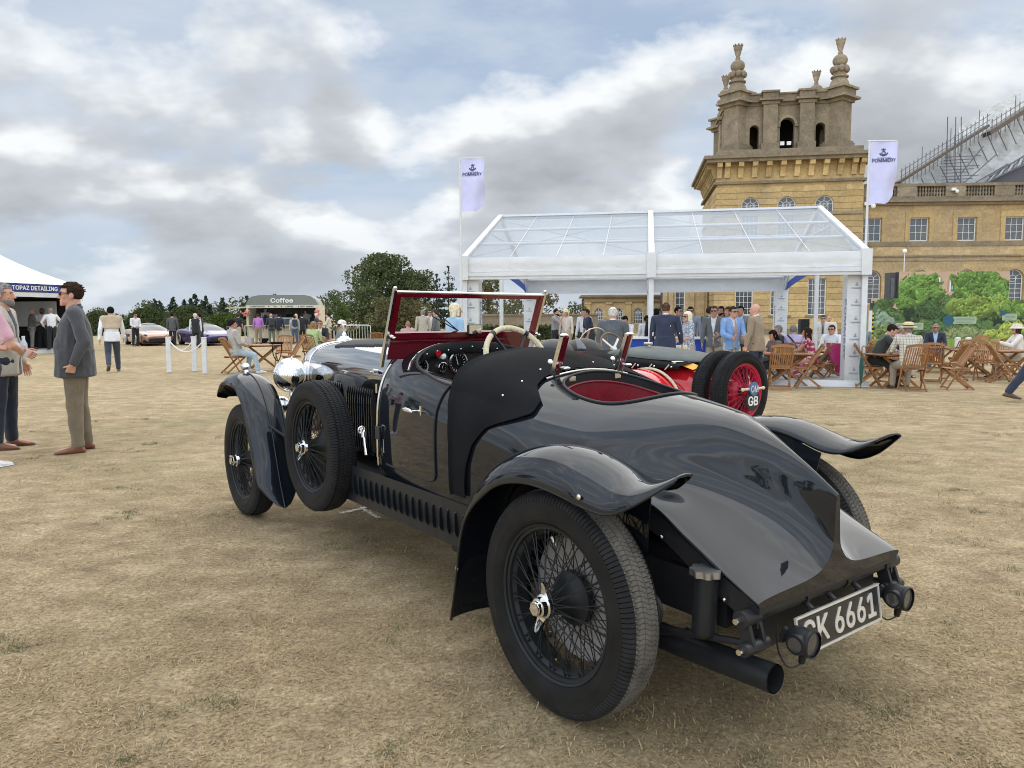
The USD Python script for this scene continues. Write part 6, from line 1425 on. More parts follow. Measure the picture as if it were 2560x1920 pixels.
# ---------------------------------------------------------------- the red car parked beyond, and two sports cars far left
M_red = mat('red_car_paint', (.46, .014, .022), .08, coat=.6, var=.06)
M_redw = mat('red_wheel_enamel', (.42, .012, .045), .3, var=.08)
M_hood = mat('grey_hood_cloth', (.085, .095, .09), .8, var=.2, scale=6, bump=.002, bscale=30)
def build_red_car():
    h = np.array([-.604, .797, 0]); sp = unpix(1866, 982, D=7.25); o = sp + .86 * h; o[2] = 0
    C = thing('red_vintage_car', 'red 1930s open car with twin rear spare wheels and GB plate, behind the roadster', 'car', o, 90 + math.degrees(YAW))
    def ring(x, w, zb, zt, e=3.2, n=20):
        a = np.linspace(-PI / 2, PI / 2, n); y = w * np.sign(np.sin(a)) * abs(np.sin(a)) ** (2 / e); zz = zb + (zt - zb) * abs(np.cos(a)) ** (2 / e)
        return np.c_[np.full(n, x), y, zz]
    st = [(-.62, .30, .50, .80), (-.55, .38, .45, .90), (-.35, .44, .42, .955), (.0, .49, .42, .985), (.6, .55, .42, 1.01), (1.2, .56, .42, 1.02), (1.7, .52, .42, 1.03), (2.0, .46, .42, 1.03), (2.6, .40, .42, 1.02), (3.2, .33, .42, .99), (3.3, .31, .44, .96)]
    v, f = loft(np.array([ring(*s) for s in st]), False, False, False)
    body = obj('body', cat((v, f[:, ::-1] if False else f), boxl((-.60, -.29, .5), (-.58, .29, .78))), M_red, C, 40)
    arc = np.array([(-.05 + .44 * math.cos(t), .505, .52 + .40 * math.sin(t)) for t in np.linspace(.1, 3.0, 24)])
    obj('wing_piping', tube(arc, .014, 6), M_cream, body, 60)
    for s in (1, -1):
        g = [[(-.02 + (.50) * math.cos(t), y * s, .41 + .50 * math.sin(t) - (.02 if abs(y - .66) > .1 else 0)) for y in (.50, .56, .66, .76, .80)] for t in np.linspace(.1, 2.9, 24)]
        obj('rear_wing', sheet(np.array(g), .006), M_red, C, 50)
        g = [[(2.95 + .50 * math.cos(t), y * s, .42 + .50 * math.sin(t)) for y in (.54, .60, .66, .74, .80)] for t in np.linspace(.4, 2.9, 24)]
        obj('front_wing', sheet(np.array(g), .006), M_red, C, 50)
    # black tonneau with lift-dot straps, hood bag on top
    st2 = [(-.40, .46, .93, .985), (.0, .515, .93, 1.02), (.6, .575, .93, 1.045), (1.05, .58, .92, 1.06)]
    tn = obj('tonneau_cover', loft(np.array([ring(*s) for s in st2]), False), M_fabric, C, 50)
    st3 = [(-.42, .10, .98, 1.0), (-.30, .36, 1.0, 1.055), (.05, .41, 1.01, 1.10), (.45, .42, 1.03, 1.12), (.70, .36, 1.03, 1.09), (.8, .2, 1.03, 1.05)]
    hb = obj('hood_bag', loft(np.array([ring(x, w, a, b, 2.4) for x, w, a, b in st3]), False, False, True), M_hood, C, 50)
    obj('hood_strap', rbox((.35, .08, 1.15), (.10, .05, .03), .01), M_dullchrome, hb, 40)
    for k in range(7):
        x = -.32 + .2 * k; y = np.interp(x, [-.4, 0, .6, 1.05], [.46, .515, .575, .58]); obj('turn_button', ball((x, y + .002, .945), .011, 1), M_chrome, tn, 50)
        if k < 5: obj('cord_loop', rod((x + .08, y + .006, .915), (x + .03, y + .006, .965), .006, n=5), M_cream, tn, 50)
    obj('tail_lamp', rbox((-.30, .34, .985), (.06, .16, .03), .008), M_chrome, body, 40)
    obj('paper_label', mv(box((0, 0, 0), (.16, .12, .002)), (-.42, .30, .955), Ry(-.25) @ Rx(-.25)), mat('orange_paper', (.72, .36, .06), .8), body)
    obj('door_catch', cat(rbox((.05, .51, .80), (.14, .03, .05), .012), ball((.0, .525, .78), .03)), M_frame, body, 40)
    # cowls, steering wheel, screen
    for s in (1, -1): obj('scuttle_hump', ball((1.75, .24 * s, .98), (.30, .24, .20), 3), M_frame, body, True)
    Cw = np.array([1.22, -.26, 1.06]); ax = np.array([-.90, 0, .43]); ux = np.cross([0, 1, 0], ax); ux /= np.linalg.norm(ux); a = np.arange(48) / 48 * 2 * PI
    sw = obj('steering_wheel', tube(Cw + .205 * (np.cos(a)[:, None] * ux + np.sin(a)[:, None] * np.array([0, 1, 0])), .014, 8, True), mat('brown_wheel_rim', (.12, .075, .05), .5), C, 60)
    obj('wheel_spokes', cat(*[bar(Cw, Cw + .2 * (math.cos(q) * ux + math.sin(q) * np.array([0, 1, 0])), .026, .008, ax) for q in (.8, 2.35, 3.93, 5.5)], rod(Cw - ax * .02, Cw + ax * .02, .035, n=12)), M_silver, sw)
    a2 = np.linspace(0, PI, 20); scr = sheet(np.array([[(1.62 - .03 * math.sin(t), -.27 + .24 * math.cos(t), 1.10), (1.60 - .06 * math.sin(t), -.27 + .24 * math.cos(t), 1.12 + .19 * math.sin(t))] for t in a2]))
    obj('aero_screen', scr, M_glass, C); obj('aero_screen_rim', tube([(1.60 - .06 * math.sin(t), -.27 + .24 * math.cos(t), 1.12 + .19 * math.sin(t)) for t in a2], .006, 6), M_dullchrome, C, 60)
    obj('wind_deflector', mv(poly_extrude(sg.Polygon([(0, 0), (.16, .0), (.20, .15), (.05, .06)]), .006), (1.45, -.02, 1.06), Rx(PI / 2)), M_clear, C)
    for s in (1, -1):
        hl = obj('headlamp', mv(lathe([(.0, -.15), (.05, -.14), (.10, -.08), (.12, .0), (.11, .03), (.0, .035)], 28), (3.25, .36 * s, .98), Ry(PI / 2)), M_chrome, C, 40)
    obj('chassis', boxl((-.6, -.40, .34), (3.2, .40, .46)), M_frame, C)
    for x in (0, 2.95):
        for s in (1, -1): put_wheel(C, 'wheel', (x, .74 * s, .395), s, .4, 0, M_treadclean, M_redw, far=True, scale=.963, drum=False)
    LAY = Rz(PI / 2)
    for x, nm in ((-.64, 0), (-.86, 1)):
        put_wheel(C, 'spare_wheel', (x, 0, .71), 1, .3, 0, M_treadclean, M_redw, drum=False, lay=LAY, ears=False, far=True, scale=.963, nutm=M_redw)
    obj('spare_carrier', rod((-.60, 0, .71), (-.84, 0, .71), .05, n=14), M_frame, C, 50)
    br = obj('spare_clamp_bar', cat(rod((-.935, -.16, .745), (-.935, .16, .745), .012, n=8), *[ball((-.935, .165 * s, .745), .018) for s in (-1, 1)]), M_cream, C, 50)
    lay = lambda m: (np.c_[-m[0][:, 2], -m[0][:, 0], m[0][:, 1]], m[1])
    pl = obj('country_plate', mv(lay(poly_extrude(sg.Point(0, 0).buffer(.105, 12), .006)), (-.93, .0, .635), None, None), M_frame, br)
    w = text('GB', .085, .004, True); obj('plate_letters', mv(lay((w[0] - [0, .0425, 0], w[1])), (-.937, .0, .628)), M_white, pl)
    bd = obj('maker_badge', mv(lay(poly_extrude(sg.Point(0, 0).buffer(.068, 12), .010)), (-.940, 0, .745)), mat('blue_enamel', (.05, .14, .28), .3), br)
    w = text('OM', .062, .003, True); obj('badge_letters', mv(lay((w[0] * [.85, 1, 1] - [0, .031, 0], w[1])), (-.952, 0, .745)), M_silver, bd)
    return C
build_red_car()
def build_board():
    p = unpix(1795, 900, D=8.6); b = thing('show_board', 'white-edged black plate just showing over the red car spare wheels', 'sign', (p[0], p[1], 0), 20)
    obj('frame', boxl((-.19, -.012, p[2] - .12), (.19, .0, p[2] + .055)), M_white, b); obj('face', boxl((-.18, -.016, p[2] - .11), (.18, -.0125, p[2] + .045)), M_plate, b); obj('leg', rod((0, .01, 0), (0, .01, p[2] - .1), .012, n=6), M_frame, b); w = text('OM', .085, .003, True); obj('lettering', mv(w, (-.04, -.017, p[2] - .06), FACE), M_silver, b)
build_board()
def sports_car(label, at_, face, paint, stripe=None):
    C = thing('sports_car', label, 'car', (at_[0], at_[1], float(gz(*at_))), face)
    # half sections nose to tail: (x, [(y, z) bottom .. top centre])
    S = [(2.28, [(.0, .30), (.55, .30), (.62, .38), (.60, .46), (.3, .52), (0, .53)]), (2.1, [(0, .18), (.78, .18), (.86, .40), (.84, .56), (.5, .62), (0, .63)]), (1.5, [(0, .16), (.92, .18), (.97, .45), (.93, .74), (.6, .76), (0, .74)]), (1.0, [(0, .16), (.94, .18), (.97, .5), (.93, .78), (.6, .83), (0, .84)]), (.3, [(0, .16), (.93, .18), (.96, .5), (.93, .80), (.7, .86), (0, .88)]), (-.8, [(0, .16), (.93, .18), (.96, .5), (.94, .82), (.72, .88), (0, .90)]), (-1.5, [(0, .18), (.95, .2), (1.0, .5), (.97, .86), (.6, .90), (0, .92)]), (-2.1, [(0, .26), (.85, .26), (.93, .55), (.88, .80), (.5, .84), (0, .85)]), (-2.25, [(0, .36), (.75, .36), (.8, .55), (.76, .70), (.4, .72), (0, .72)])]
    rings = []
    for x, P in S:
        Q = catmull(P, 18); rings.append(np.c_[np.full(35, x), np.r_[Q[:, 0], -Q[-2::-1, 0]], np.r_[Q[:, 1], Q[-2::-1, 1]]])
    R = np.array(rings); xs = [s[0] for s in S]; o = np.argsort(xs); F = PchipInterpolator(np.array(xs)[o], R[o], axis=0)
    body = obj('body', loft(np.array([F(x) for x in np.linspace(-2.25, 2.28, 46)]), True, False, True), paint, C, 40)
    K = [(1.05, .62, .82, .83), (.75, .70, .86, .99), (.25, .62, .86, 1.20), (-.25, .58, .86, 1.25), (-.9, .60, .86, 1.17), (-1.7, .55, .86, .93)]
    cr = []
    for x, w, z0, z1 in K: a = np.linspace(0, PI, 17); cr.append(np.c_[np.full(17, x), (w + .22 * (1 - np.sin(a)) ** 1.0 * .5) * np.cos(a), z0 + (z1 - z0) * np.sin(a) ** .6])
    obj('windows', loft(np.array(cr), False), M_wglass, C, 50)
    obj('roof', loft(np.array([np.c_[q[4:-4, 0], q[4:-4, 1], q[4:-4, 2] + .012] for q in cr[2:5]]), False), paint, C, 50)
    for s in (1, -1):
        obj('headlight', ball((2.0, .66 * s, .60), (.22, .10, .06), 2), M_wglass, body, True); obj('door_mirror', cat(rbox((.75, 1.02 * s, .98), (.12, .18, .11), .04), rod((.75, .9 * s, .9), (.75, 1.0 * s, .96), .02, n=6)), paint, C, 50)
        obj('side_intake', box((-.75, .965 * s, .55), (.5, .02, .16)), M_dark, body)
    obj('grille', cat(boxl((2.18, -.55, .24), (2.30, .55, .42)), boxl((2.05, -.80, .19), (2.22, -.58, .34)), boxl((2.05, .58, .19), (2.22, .80, .34))), M_dark, body)
    obj('front_splitter', boxl((1.9, -.80, .12), (2.3, .80, .16)), M_frame, body)
    for x in (1.35, -1.35):
        for s in (1, -1):
            w = obj('tyre', mv(lathe([(.24, -.12), (.32, -.12), (.345, -.09), (.345, .09), (.32, .12), (.24, .12)], 28, 'y'), (x, .88 * s, .345)), M_rubber, C, 40)
            obj('alloy_wheel', cat(*[mv(mv(box((.12, 0, 0), (.24, .03, .05)), (0, 0, 0), Ry(q * 2 * PI / 5)), (x, (.88 + .10) * s, .345)) for q in range(5)], mv(lathe([(.20, -.02), (.245, .03), (.245, -.1)], 28, 'y'), (x, (.88 + .07) * s, .345))), M_silver, w)
    return C
M_copper = mat('copper_metallic', (.30, .17, .11), .22, .5, coat=.6, var=.05); M_purple = mat('purple_metallic', (.035, .022, .10), .18, .4, coat=.7, var=.05)
sports_car('copper brown low sports car parked far left behind the walking man', (unpix(372, 795, 43.3)[0], 43.3), -52, M_copper)
sports_car('dark purple low sports car parked left of the coffee van', (unpix(512, 795, 43.0)[0], 43.0), -48, M_purple)
# ---------------------------------------------------------------- people
MF = m3.Manifold
def sph(c, r, n=14):
    s = MF.sphere(1.0, n); r = np.broadcast_to(np.asarray(r, float), (3,))
    return s.scale(tuple(r)).translate(tuple(np.asarray(c, float)))
def bone(a, ra, b, rb, n=14): return MF.batch_hull([sph(a, ra, n), sph(b, rb, n)])
def hull(*s): return MF.batch_hull([sph(c, r) for c, r in s])
def union(ms): return MF.batch_boolean(ms, m3.OpType.Add)
def boxm(lo, hi): lo, hi = np.array(lo, float), np.array(hi, float); return MF.cube(tuple(hi - lo)).translate(tuple(lo))
def arr(m): q = m.to_mesh(); return np.array(q.vert_properties[:, :3], float), np.array(q.tri_verts, int)
def soften(m, L, it=8, folds=0.0, seed=0, fs=9.0):
    """refine, relax, and give cloth its creases"""
    v, f = arr(m.refine_to_length(L)) if L else arr(m)
    t = trimesh.Trimesh(v, f, process=True)
    if it: trimesh.smoothing.filter_taubin(t, iterations=it)
    v = np.array(t.vertices)
    if folds:
        q = v * [fs, fs, fs * .55]; d = meshkit.fbm(q + seed * 3.7, 3) - .5; rid = 1 - 2 * abs(meshkit.noise(q * 1.4 + seed, 5) - .5)
        v = v + np.array(t.vertex_normals) * (folds * (d * 1.4 + .7 * (rid - .6)))[:, None]
    return v, np.array(t.faces)
def from_tri(v, f):
    return MF(m3.Mesh(np.asarray(v, np.float32), np.asarray(f, np.uint32)))
def head_template(n=18):
    P = [sph((-.012, 0, .022), (.097, .077, .093), n + 8), hull(((.03, .030, .02), (.05, .042, .05)), ((.03, -.030, .02), (.05, .042, .05)), ((.055, .020, -.055), (.032, .030, .035)), ((.055, -.020, -.055), (.032, .030, .035)), ((.077, 0, -.094), (.018, .020, .018)), ((-.02, .045, -.055), (.025, .018, .03)), ((-.02, -.045, -.055), (.025, .018, .03))),
         MF.batch_hull([sph((.083, 0, .018), .009, 10), sph((.106, 0, -.028), (.012, .012, .010), 10), sph((.090, .015, -.032), .008, 8), sph((.090, -.015, -.032), .008, 8)]),
         MF.batch_hull([sph((.077, .035, .030), (.012, .018, .006), 8), sph((.082, 0, .026), (.010, .012, .006), 8)]), MF.batch_hull([sph((.077, -.035, .030), (.012, .018, .006), 8), sph((.082, 0, .026), (.010, .012, .006), 8)]),
         sph((.086, 0, -.060), (.011, .025, .006), 10), sph((.084, 0, -.070), (.011, .022, .006), 10), sph((.058, .046, -.022), (.022, .018, .020), 10), sph((.058, -.046, -.022), (.022, .018, .020), 10)]
    for s in (-1, 1): P.append(sph((-.008, s * .079, -.012), (.020, .009, .032), 10))
    return union(P)
HEAD = head_template(); HEAD_FINE = None
def hand_template(curl, n=7):
    """left hand hanging: fingers towards -z, palm facing -y, thumb forward (+x)"""
    P = [MF.batch_hull([sph((x, 0, z), (.013, .013, .014), n) for x, z in ((.030, -.088), (-.032, -.082), (.022, -.012), (-.022, -.010))])]
    for x, L, c in ((.030, .072, 0), (.010, .080, .1), (-.011, .074, .2), (-.031, .058, .3)):
        p = np.array([x, 0, -.088]); a = curl * .55 + c * .2
        for seg, r in ((.46, .0088), (.30, .0082), (.24, .0075)):
            q = p + L * seg * np.array([0, -math.sin(a), -math.cos(a)]); P.append(bone(p, r, q, r * .95, n)); p = q; a += curl * .75
    p = np.array([.026, -.004, -.028]); q = p + np.array([.030, -.014, -.030]); r_ = q + np.array([.008, -.014 * (1 + curl), -.030])
    P += [bone(p, .013, q, .0105, n), bone(q, .0100, r_, .0085, n)]
    return union(P)
HANDS = {0: hand_template(.35), 1: hand_template(1.15)}
def R_to(d):
    """turns -z into d by the shortest way"""
    d = np.asarray(d, float) / np.linalg.norm(d); a = np.array([0, 0, -1.0]); v = np.cross(a, d); c = a @ d
    if c < -.999: return np.diag([1.0, -1, -1])
    k = np.array([[0, -v[2], v[1]], [v[2], 0, -v[0]], [-v[1], v[0], 0]]); return np.eye(3) + k + k @ k / (1 + c)
def xf(m, R, t):
    M = np.zeros((3, 4)); M[:, :3] = R; M[:, 3] = t; return m.transform(M)
def dirv(f, o, s): f, o = math.radians(f), math.radians(o); return np.array([math.sin(f) * math.cos(o), s * math.sin(o), -math.cos(f) * math.cos(o)])
_cloth = {}
def cloth(col, kind='plain'):
    k = (tuple(col), kind)
    if k in _cloth: return _cloth[k]
    nm = f'{kind}_cloth_{len(_cloth):03d}'
    if kind == 'plain': m = mat(nm, col, .85, var=.14, scale=9, bump=.0012, bscale=180, sheen=.12)
    elif kind == 'tweed': m = mat(nm, col, .9, var=.32, scale=120, bump=.0015, bscale=260, sheen=.15, detail=2)
    elif kind == 'leather': m = mat(nm, col, .45, var=.2, scale=20)
    elif kind == 'hair': m = mat(nm, col, .75, spec=.06, var=.35, scale=34, bump=.004, bscale=90, detail=5)
    elif kind == 'skin':
        n = {'tc': ('texture_coordinate', {}), 'no': ('noise_texture', {'scale': 22.0, 'detail': 3.0}), 'rp': ('rgb_ramp', {'ramp': [(.3, tuple(c * q for c, q in zip(col, (1.0, .86, .82)))), (.7, tuple(c * 1.06 for c in col))]}), 'p': ('principled_bsdf', {'roughness': .5, 'subsurface_weight': .08, 'subsurface_scale': .01})}
        m = usdkit.material(stage, '/World/Looks/' + nm, n, [('tc.object', 'no.vector'), ('no.fac', 'rp.fac'), ('rp.color', 'p.base_color')], surface='p.BSDF')
    elif kind in ('floral', 'print', 'check'):
        n = {'tc': ('texture_coordinate', {}), 'p': ('principled_bsdf', {'roughness': .8})}
        if kind == 'check':
            n.update({'w1': ('wave_texture', {'scale': 5.5, 'bands_direction': 'y'}), 'w2': ('wave_texture', {'scale': 5.5, 'bands_direction': 'z'}), 'mx': ('math', {'math_type': 'maximum'}), 'rp': ('rgb_ramp', {'ramp': [(0, col), (.90, col), (.97, tuple(c * .45 for c in col)), (1, tuple(c * .45 for c in col))]})})
            l = [('tc.object', 'w1.vector'), ('tc.object', 'w2.vector'), ('w1.fac', 'mx.value1'), ('w2.fac', 'mx.value2'), ('mx.value', 'rp.fac')]
        else:
            n.update({'vo': ('noise_texture', {'scale': 13.0 if kind == 'floral' else 30.0, 'detail': 2.0}), 'rp': ('rgb_ramp', {'interpolate': True, 'ramp': [(0, tuple(c * .45 for c in col)), (.40, tuple(c * .5 for c in col)), (.47, col), (.53, col), (.58, (.70, .66, .62)), (.66, (.6, .35, .32) if kind == 'floral' else (.45, .5, .6)), (1, col)]})})
            l = [('tc.object', 'vo.vector'), ('vo.fac', 'rp.fac')]
        m = usdkit.material(stage, '/World/Looks/' + nm, n, l + [('rp.color', 'p.base_color')], surface='p.BSDF')
    _cloth[k] = m; return m
SKIN, TAN, BROWN_SKIN = (.46, .27, .19), (.42, .22, .145), (.22, .115, .07)
DARK_HAIR, BROWN_HAIR, GREY_HAIR, WHITE_HAIR, BLOND = (.012, .010, .009), (.05, .030, .018), (.22, .21, .20), (.55, .53, .50), (.62, .52, .32)
BLACKC, NAVYC, CHAR, WHITEC, KHAKI, BEIGE, JEAN = (.012, .012, .014), (.014, .020, .045), (.045, .050, .056), (.68, .69, .71), (.165, .130, .080), (.46, .40, .30), (.10, .15, .22)
STAND = dict(la=((4, 9), (16, 4)), ra=((2, 9), (14, 4)), ll=((2, 3), (-1, 2)), rl=((-3, 3), (-4, 2)))
def person(label, at, face, h=1.76, top='jacket', tc=CHAR, tk='plain', under=WHITEC, leg=KHAKI, legk='plain', shoe=BLACKC, skin=SKIN, hair='short', hc=DARK_HAIR, la=None, ra=None, ll=None, rl=None,
           lean=2, yawh=0, pitchh=0, glasses=False, hat=None, fine=0, build=1.0, sit=False, woman=False, beard=False, tie=None, belt=None, bag=None, head=None, sleeve=1.0, extras=None, group=None, z=0.0, open_=True, twist=0, sleevesuit=None, hem=.0, shorts=False, curl=(0, 0), seat=None):
    zg = float(gz(at[0], at[1])); face = face + math.degrees(math.atan2(-at[0], at[1]))       # headings are given as seen from the viewpoint
    if head is not None: h = float(np.clip((CAMH + (head - 795) / -1870.0 * at[1] * 1.004 - z - zg), 1.52, 1.92))
    z = z + zg
    T = thing('person', label, 'person', (at[0], at[1], z), face, group)
    D = STAND if not sit else dict(la=((22, 10), (70, -10)), ra=((22, 10), (70, -10)), ll=((82, 8), (2, 2)), rl=((82, 8), (6, 2)))
    la, ra, ll, rl = la or D['la'], ra or D['ra'], ll or D['ll'], rl or D['rl']
    L = math.radians(lean); up = np.array([math.sin(L), 0, math.cos(L)]); k = h; b = build
    hipw, shw = (.056 if woman else .050) * k, (.100 if woman else .118) * k * (.5 + .5 * b)
    Pv = np.zeros(3); J = {}
    Rt = Rz(math.radians(twist))
    waist, chest, neck = Pv + up * .075 * k, Pv + up * .215 * k, Pv + up * .315 * k
    sh = {}
    for s, nm in ((1, 'l'), (-1, 'r')): sh[s] = Pv + up * .288 * k + Rt @ np.array([0, s * shw, 0])
    neckt = neck + (up * .8 + np.array([.28, 0, .2])) * .030 * k
    Rh = Rz(math.radians(yawh)) @ Ry(math.radians(pitchh)); hs = k * .139 / .23
    hc_ = neckt + Rh @ (np.array([.012, 0, .092]) * hs)
    arms, legs = {}, {}
    for s, a, l in ((1, la, ll), (-1, ra, rl)):
        e = sh[s] + dirv(*a[0], s) * .172 * k; w = e + dirv(*a[1], s) * .148 * k; arms[s] = (sh[s], e, w, dirv(*(a[2] if len(a) > 2 else a[1]), s))
        hp = np.array([0, s * hipw, -.01 * k]); kn = hp + dirv(*l[0], s) * .245 * k; an = kn + dirv(*l[1], s) * .235 * k; legs[s] = (hp, kn, an, l[2] if len(l) > 2 else 0)
    low = min(l[2][2] for l in legs.values()) - .042 * k; dz = -low
    sft = np.array([0, 0, dz])
    n = 16 if fine else 10
    S = lambda c, r: sph(np.asarray(c) + sft, r, n)
    B = lambda a, ra_, c, rc: MF.batch_hull([S(a, ra_), S(c, rc)])
    # --- skin: one continuous body
    bd = [B(Pv, .062 * k * b, waist, .052 * k * b), B(waist, .052 * k * b, chest, .055 * k * b), MF.batch_hull([S(chest, .050 * k), S(sh[1] - [0, .02 * k, .004 * k], .024 * k), S(sh[-1] + [0, .02 * k, -.004 * k], .024 * k)]), B(neck - up * .03 * k, .044 * k, neckt + up * .03 * k, .037 * k)]
    for s in (1, -1):
        a, e, w, hd = arms[s]; bd += [B(a, .027 * k, e, .021 * k), B(e, .022 * k, w, .0145 * k)]
        p, q, r, t = legs[s]; bd += [B(p, .048 * k, q, .031 * k), B(q, .031 * k, r, .021 * k)]; ft = Rz(math.radians(6 * s)); tp = math.radians(t); bd.append(MF.batch_hull([S(r - [0, 0, .012 * k], .020 * k), S(r + np.array([.09 * k * math.cos(tp), s * .006 * k, -.024 * k - .09 * k * math.sin(tp)]), .014 * k)]))
    body = union(bd)
    if fine: body = from_tri(*soften(body, .03, 6))
    hd_ = xf(HEAD.scale((hs,) * 3), Rh, hc_ + sft)
    parts = [body, hd_]
    for s in (1, -1):
        a, e, w, d = arms[s]; H = HANDS[curl[0 if s > 0 else 1]].scale((k / 1.76,) * 3)
        if s < 0: H = H.mirror((0, 1, 0))
        parts.append(xf(H, R_to(d), w + sft - d * .004))
    bodym = union(parts)
    bp = obj('body', bodym, cloth(skin, 'skin'), T, 50)
    if fine or k:
        for s in (1, -1):
            if not glasses: obj('eye', ball(hc_ + sft + Rh @ (np.array([.076, s * .031, .012]) * hs), np.array([.006, .011, .006]) * hs, 1), M_dark, bp)
    # --- trousers / skirt
    def pants(extra):
        ms = [MF.batch_hull([S(Pv + [0, s * hipw * .75, 0], (.078 * k * b + extra, .066 * k * b + extra, .085 * k)) for s in (1, -1)] + [S(waist, (.070 * k * b + extra, .088 * k * b + extra, .03 * k))])]
        for s in (1, -1):
            p, q, r, t = legs[s]; re = q + (r - q) * (.12 if shorts else .94)
            ms += [B(p, .060 * k * (.6 + .4 * b), q, .043 * k), B(q, .043 * k, re, .034 * k if not shorts else .042 * k)]
        return union(ms)
    torso_r = lambda e: [MF.batch_hull([S(Pv + up * .01 * k, (.078 * k * b + e, .098 * k * b + e, .05 * k)), S(waist, (.074 * k * b + e, (.078 if woman else .092) * k * b + e, .05 * k))]), MF.batch_hull([S(waist, (.074 * k * b + e, (.078 if woman else .092) * k * b + e, .05 * k)), S(chest, (.072 * k * (.5 + .5 * b) + e, .098 * k * (.4 + .6 * b) + e, .07 * k))]),
        MF.batch_hull([S(chest, (.072 * k * (.5 + .5 * b) + e, .098 * k + e, .06 * k)), S(sh[1] - [0, .010 * k, .004 * k], .032 * k + e), S(sh[-1] + [0, .010 * k, -.004 * k], .032 * k + e), S(neck - up * .012 * k, .040 * k + e * .6)])]
    def sleeves(e, frac=1.0):
        o = []
        for s in (1, -1):
            a, el, w, d = arms[s]
            if frac >= .5: o += [B(a, .036 * k + e, el, .029 * k + e)]; we = el + (w - el) * max(.05, (frac - .5) * 2 * .97); o.append(B(el, .029 * k + e, we, (.022 + .007 * (1 - frac)) * k + e))
            else: o.append(B(a, .036 * k + e, a + (el - a) * frac * 2, .033 * k + e))
        return o
    Lf = {0: 0, 1: .024, 2: .016}[fine]; it = 6 if fine else 0; sd = (sum(map(ord, label)) % 97) * .37
    fin = lambda m, f_, fs=9.0: soften(m, Lf, it, f_ if fine else 0, sd, fs)
    if top == 'dress':
        ms = torso_r(.004) + sleeves(.002, sleeve)
        p0 = [legs[s][1] for s in (1, -1)]
        ms.append(MF.batch_hull([S(Pv, (.085 * k, .10 * k, .06 * k))] + [S(q_ + (legs[s_][2] - q_) * (.15 + hem) , .062 * k) for s_, q_ in ((1, p0[0]), (-1, p0[1]))]))
        obj('dress', fin(union(ms), .006), cloth(tc, tk), T, 50)
    else:
        obj('trousers', fin(pants(.004), .015, 9), cloth(leg, legk), T, 50)
        if belt: obj('belt', soften(MF.batch_hull([S(waist + up * -.012 * k, (.080 * k * b + .006, .096 * k * b + .006, .012 * k))]), 0, 0), cloth(belt, 'leather'), T, 50)
        ue = .004
        if top in ('jacket', 'vest'):
            sm = union(torso_r(ue) + (sleeves(.001, .93 if top == 'jacket' else 1.0)) + [B(neck - up * .02 * k, .043 * k, neck + up * .012 * k, .041 * k)])
            obj('shirt', soften(sm, Lf, it), cloth(under), T, 50)
            e = .013; ms = torso_r(e) + (sleeves(.008, .95) if top == 'jacket' else [])
            hemz = .075 * k
            sit_f = .3 if sit else 1.0
            ms.append(MF.batch_hull([S(waist, (.080 * k * b + e, .094 * k * b + e, .03 * k)), S(Pv - up * hemz * sit_f + [0, 0, 0], (.084 * k * b + e * 1.5, .100 * k * b + e * 1.5, .02 * k))]))
            if b > 1.1: ms.append(MF.batch_hull([S(waist + [.014 * k * (b - .9) / .2, 0, .03 * k], (.080 * k + e, .088 * k + e, .08 * k)), S(Pv + [.012 * k * (b - .9) / .2, 0, -.045 * k], (.078 * k + e, .085 * k + e, .05 * k))]))
            jk = union(ms)
            if open_:
                ang = .0; dpt = .030 * k if not tie else .034 * k
                w0 = sg.Polygon([(-.045 * k, .345 * k), (.045 * k, .345 * k), (.006 * k, .10 * k), (.012 * k, .02 * k), (.035 * k, -.14 * k), (-.035 * k, -.14 * k), (-.012 * k, .02 * k), (-.006 * k, .10 * k)])
                v, f = poly_extrude(w0, .25); wd = (np.c_[v[:, 2] + .015, v[:, 0], v[:, 1]], f)
                wm = from_tri(*wd)
                if wm.volume() < 0: wm = from_tri(wd[0], wd[1][:, ::-1])
                jk = jk - xf(wm, Ry(L), sft + np.zeros(3))
            jn = obj('jacket' if top == 'jacket' else 'waistcoat', fin(jk, .017, 7.5), cloth(tc, tk), T, 40)
            # collar and lapels
            for s in (1, -1):
                c0 = neck + sft; pts = [c0 + up * .012 * k + np.array([-.036 * k, 0, 0]), c0 + up * .006 * k + np.array([-.012 * k, s * .046 * k, 0]), c0 - up * .035 * k + np.array([.040 * k, s * .048 * k, 0]), c0 - up * .13 * k + np.array([.075 * k, s * .036 * k, 0]), c0 - up * .205 * k + np.array([.082 * k, s * .010 * k, 0])]
                obj('lapel', tube(catmull(pts, 14), np.interp(np.linspace(0, 1, 14), [0, .3, .6, 1], [.010, .012, .014, .004]) * k, 6), cloth(tc, tk), jn, 60)
        elif top in ('shirt', 'polo', 'tee', 'jumper'):
            e = {'shirt': .007, 'polo': .007, 'tee': .006, 'jumper': .014}[top]
            ms = torso_r(e) + sleeves(.004 if top != 'jumper' else .010, sleeve)
            if hem: ms.append(MF.batch_hull([S(waist, (.086 * k * b + e, .108 * k * b + e, .03 * k)), S(Pv - up * hem * k, (.092 * k * b + e + .006, .110 * k * b + e + .006, .02 * k))]))
            if top in ('shirt', 'polo'): ms.append(B(neck - up * .02 * k, .046 * k, neck + up * .006 * k, .043 * k))
            obj({'shirt': 'shirt', 'polo': 'polo_shirt', 'tee': 't_shirt', 'jumper': 'jumper'}[top], fin(union(ms), .007), cloth(tc, tk), T, 50)
